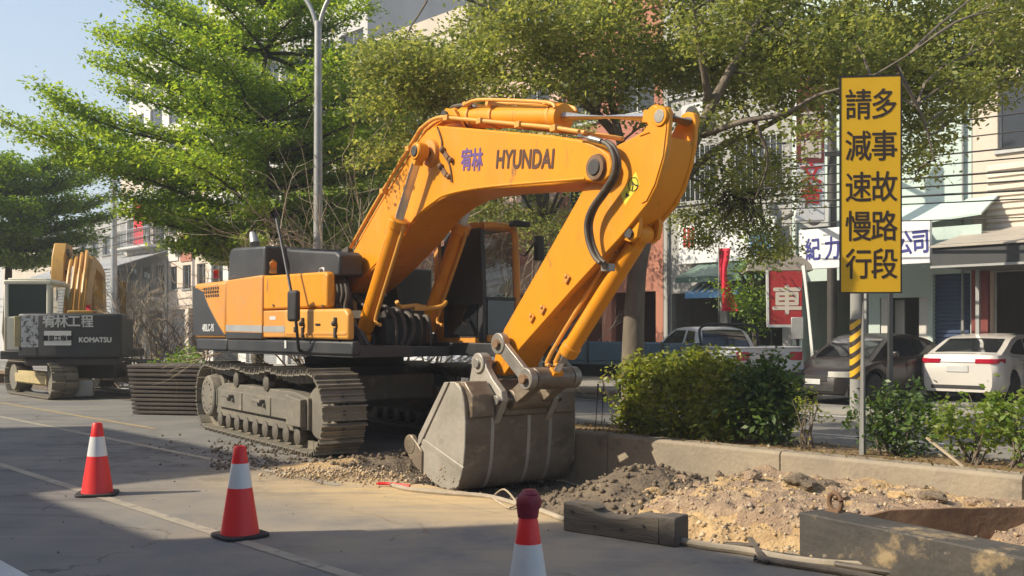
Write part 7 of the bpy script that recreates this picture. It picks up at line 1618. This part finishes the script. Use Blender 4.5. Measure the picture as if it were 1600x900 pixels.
bp = [(.5, 1.2), (.9, 1.25), (1.6, 2.2), (2.2, 3.3), (3.2, 4.05), (4.6, 4.0), (4.6, 3.75), (3.3, 3.65), (2.7, 3.1), (2.2, 2.0), (1.6, 1.15)]
m_ = MB(); m_.prism([(.4, 1.3), (.5, 2.0), (.9, 2.9), (1.35, 3.5), (1.7, 3.7), (2.6, 3.5), (3.0, 3.3), (3.0, 3.05), (2.5, 3.25), (1.9, 3.35), (1.5, 2.7), (1.1, 1.3)], .30, .70); kbo = m_.build('boom', M['old_boom'], KR, .03)
for i in range(4):
    m_ = MB(); y = .30 + i * .13; m_.tube(smooth_pts([(.1, y, 1.7), (.25, y, 2.3), (.62, y + .02, 3.0), (1.0, y + .06, 3.42), (1.35, y + .12, 3.72 - .05 * i), (1.7, y + .20, 3.80 - .05 * i), (2.0, y + .26, 3.72)], 5), [.05] * 31, 8); m_.build('boom_hose', M['old_boom'], kbo)
m_ = MB(); m_.prism([(1.0, 2.95), (1.5, 2.95), (1.55, 3.3), (2.1, 3.45), (1.9, 3.98), (1.35, 4.0), (1.1, 3.6)], .92, 1.26); m_.build('boom_head', M['yellow_machine'], kbo, .03)
m_ = MB(); m_.cyl((1.35, .88, 3.75), (1.35, 1.30, 3.75), .11, 16); m_.cyl((1.2, .88, 3.2), (1.2, 1.30, 3.2), .07, 14); m_.build('head_pins', M['dark_steel'], kbo, .01)
m_ = MB()
for s in (-1, 1): m_.tube([(1.75, s * .42 - .02, 1.3), (1.6, s * .42 - .02, 3.0)], .09, 12)
m_.build('lift_cylinders', M['yellow_machine'], KR)
m_ = MB(); m_.prism([(2.75, 3.3), (3.1, 3.25), (3.4, 1.2), (3.2, .9), (2.9, 1.2)], .32, .68); m_.build('arm', M['yellow_machine'], KR, .02)
m_ = MB(); m_.prism([(2.8, .9), (3.5, 1.0), (3.9, .6), (3.7, .05), (3.1, .02), (2.7, .4)], 0, 1.0); m_.build('bucket', M['bucket'], KR, .03)

# ------------------------------------------------------------------ the air: a pale even haze over the whole street
hz_ = bpy.data.materials.new('haze_air'); hz_.use_nodes = True; tt = hz_.node_tree; tt.nodes.clear()
pv = tt.nodes.new('ShaderNodeVolumePrincipled'); pv.inputs['Color'].default_value = (0.92, 0.94, 0.96, 1); pv.inputs['Density'].default_value = 0.0019; pv.inputs['Anisotropy'].default_value = 0.0
ho = tt.nodes.new('ShaderNodeOutputMaterial'); tt.links.new(pv.outputs[0], ho.inputs['Volume'])
mb = MB(); mb.bx(-190, 190, -60, 260, -2.0, 36); hb = mb.build('haze', hz_, None, smooth=0); hb['kind'] = 'stuff'; hb['label'] = 'pale summer haze hanging over the whole street'
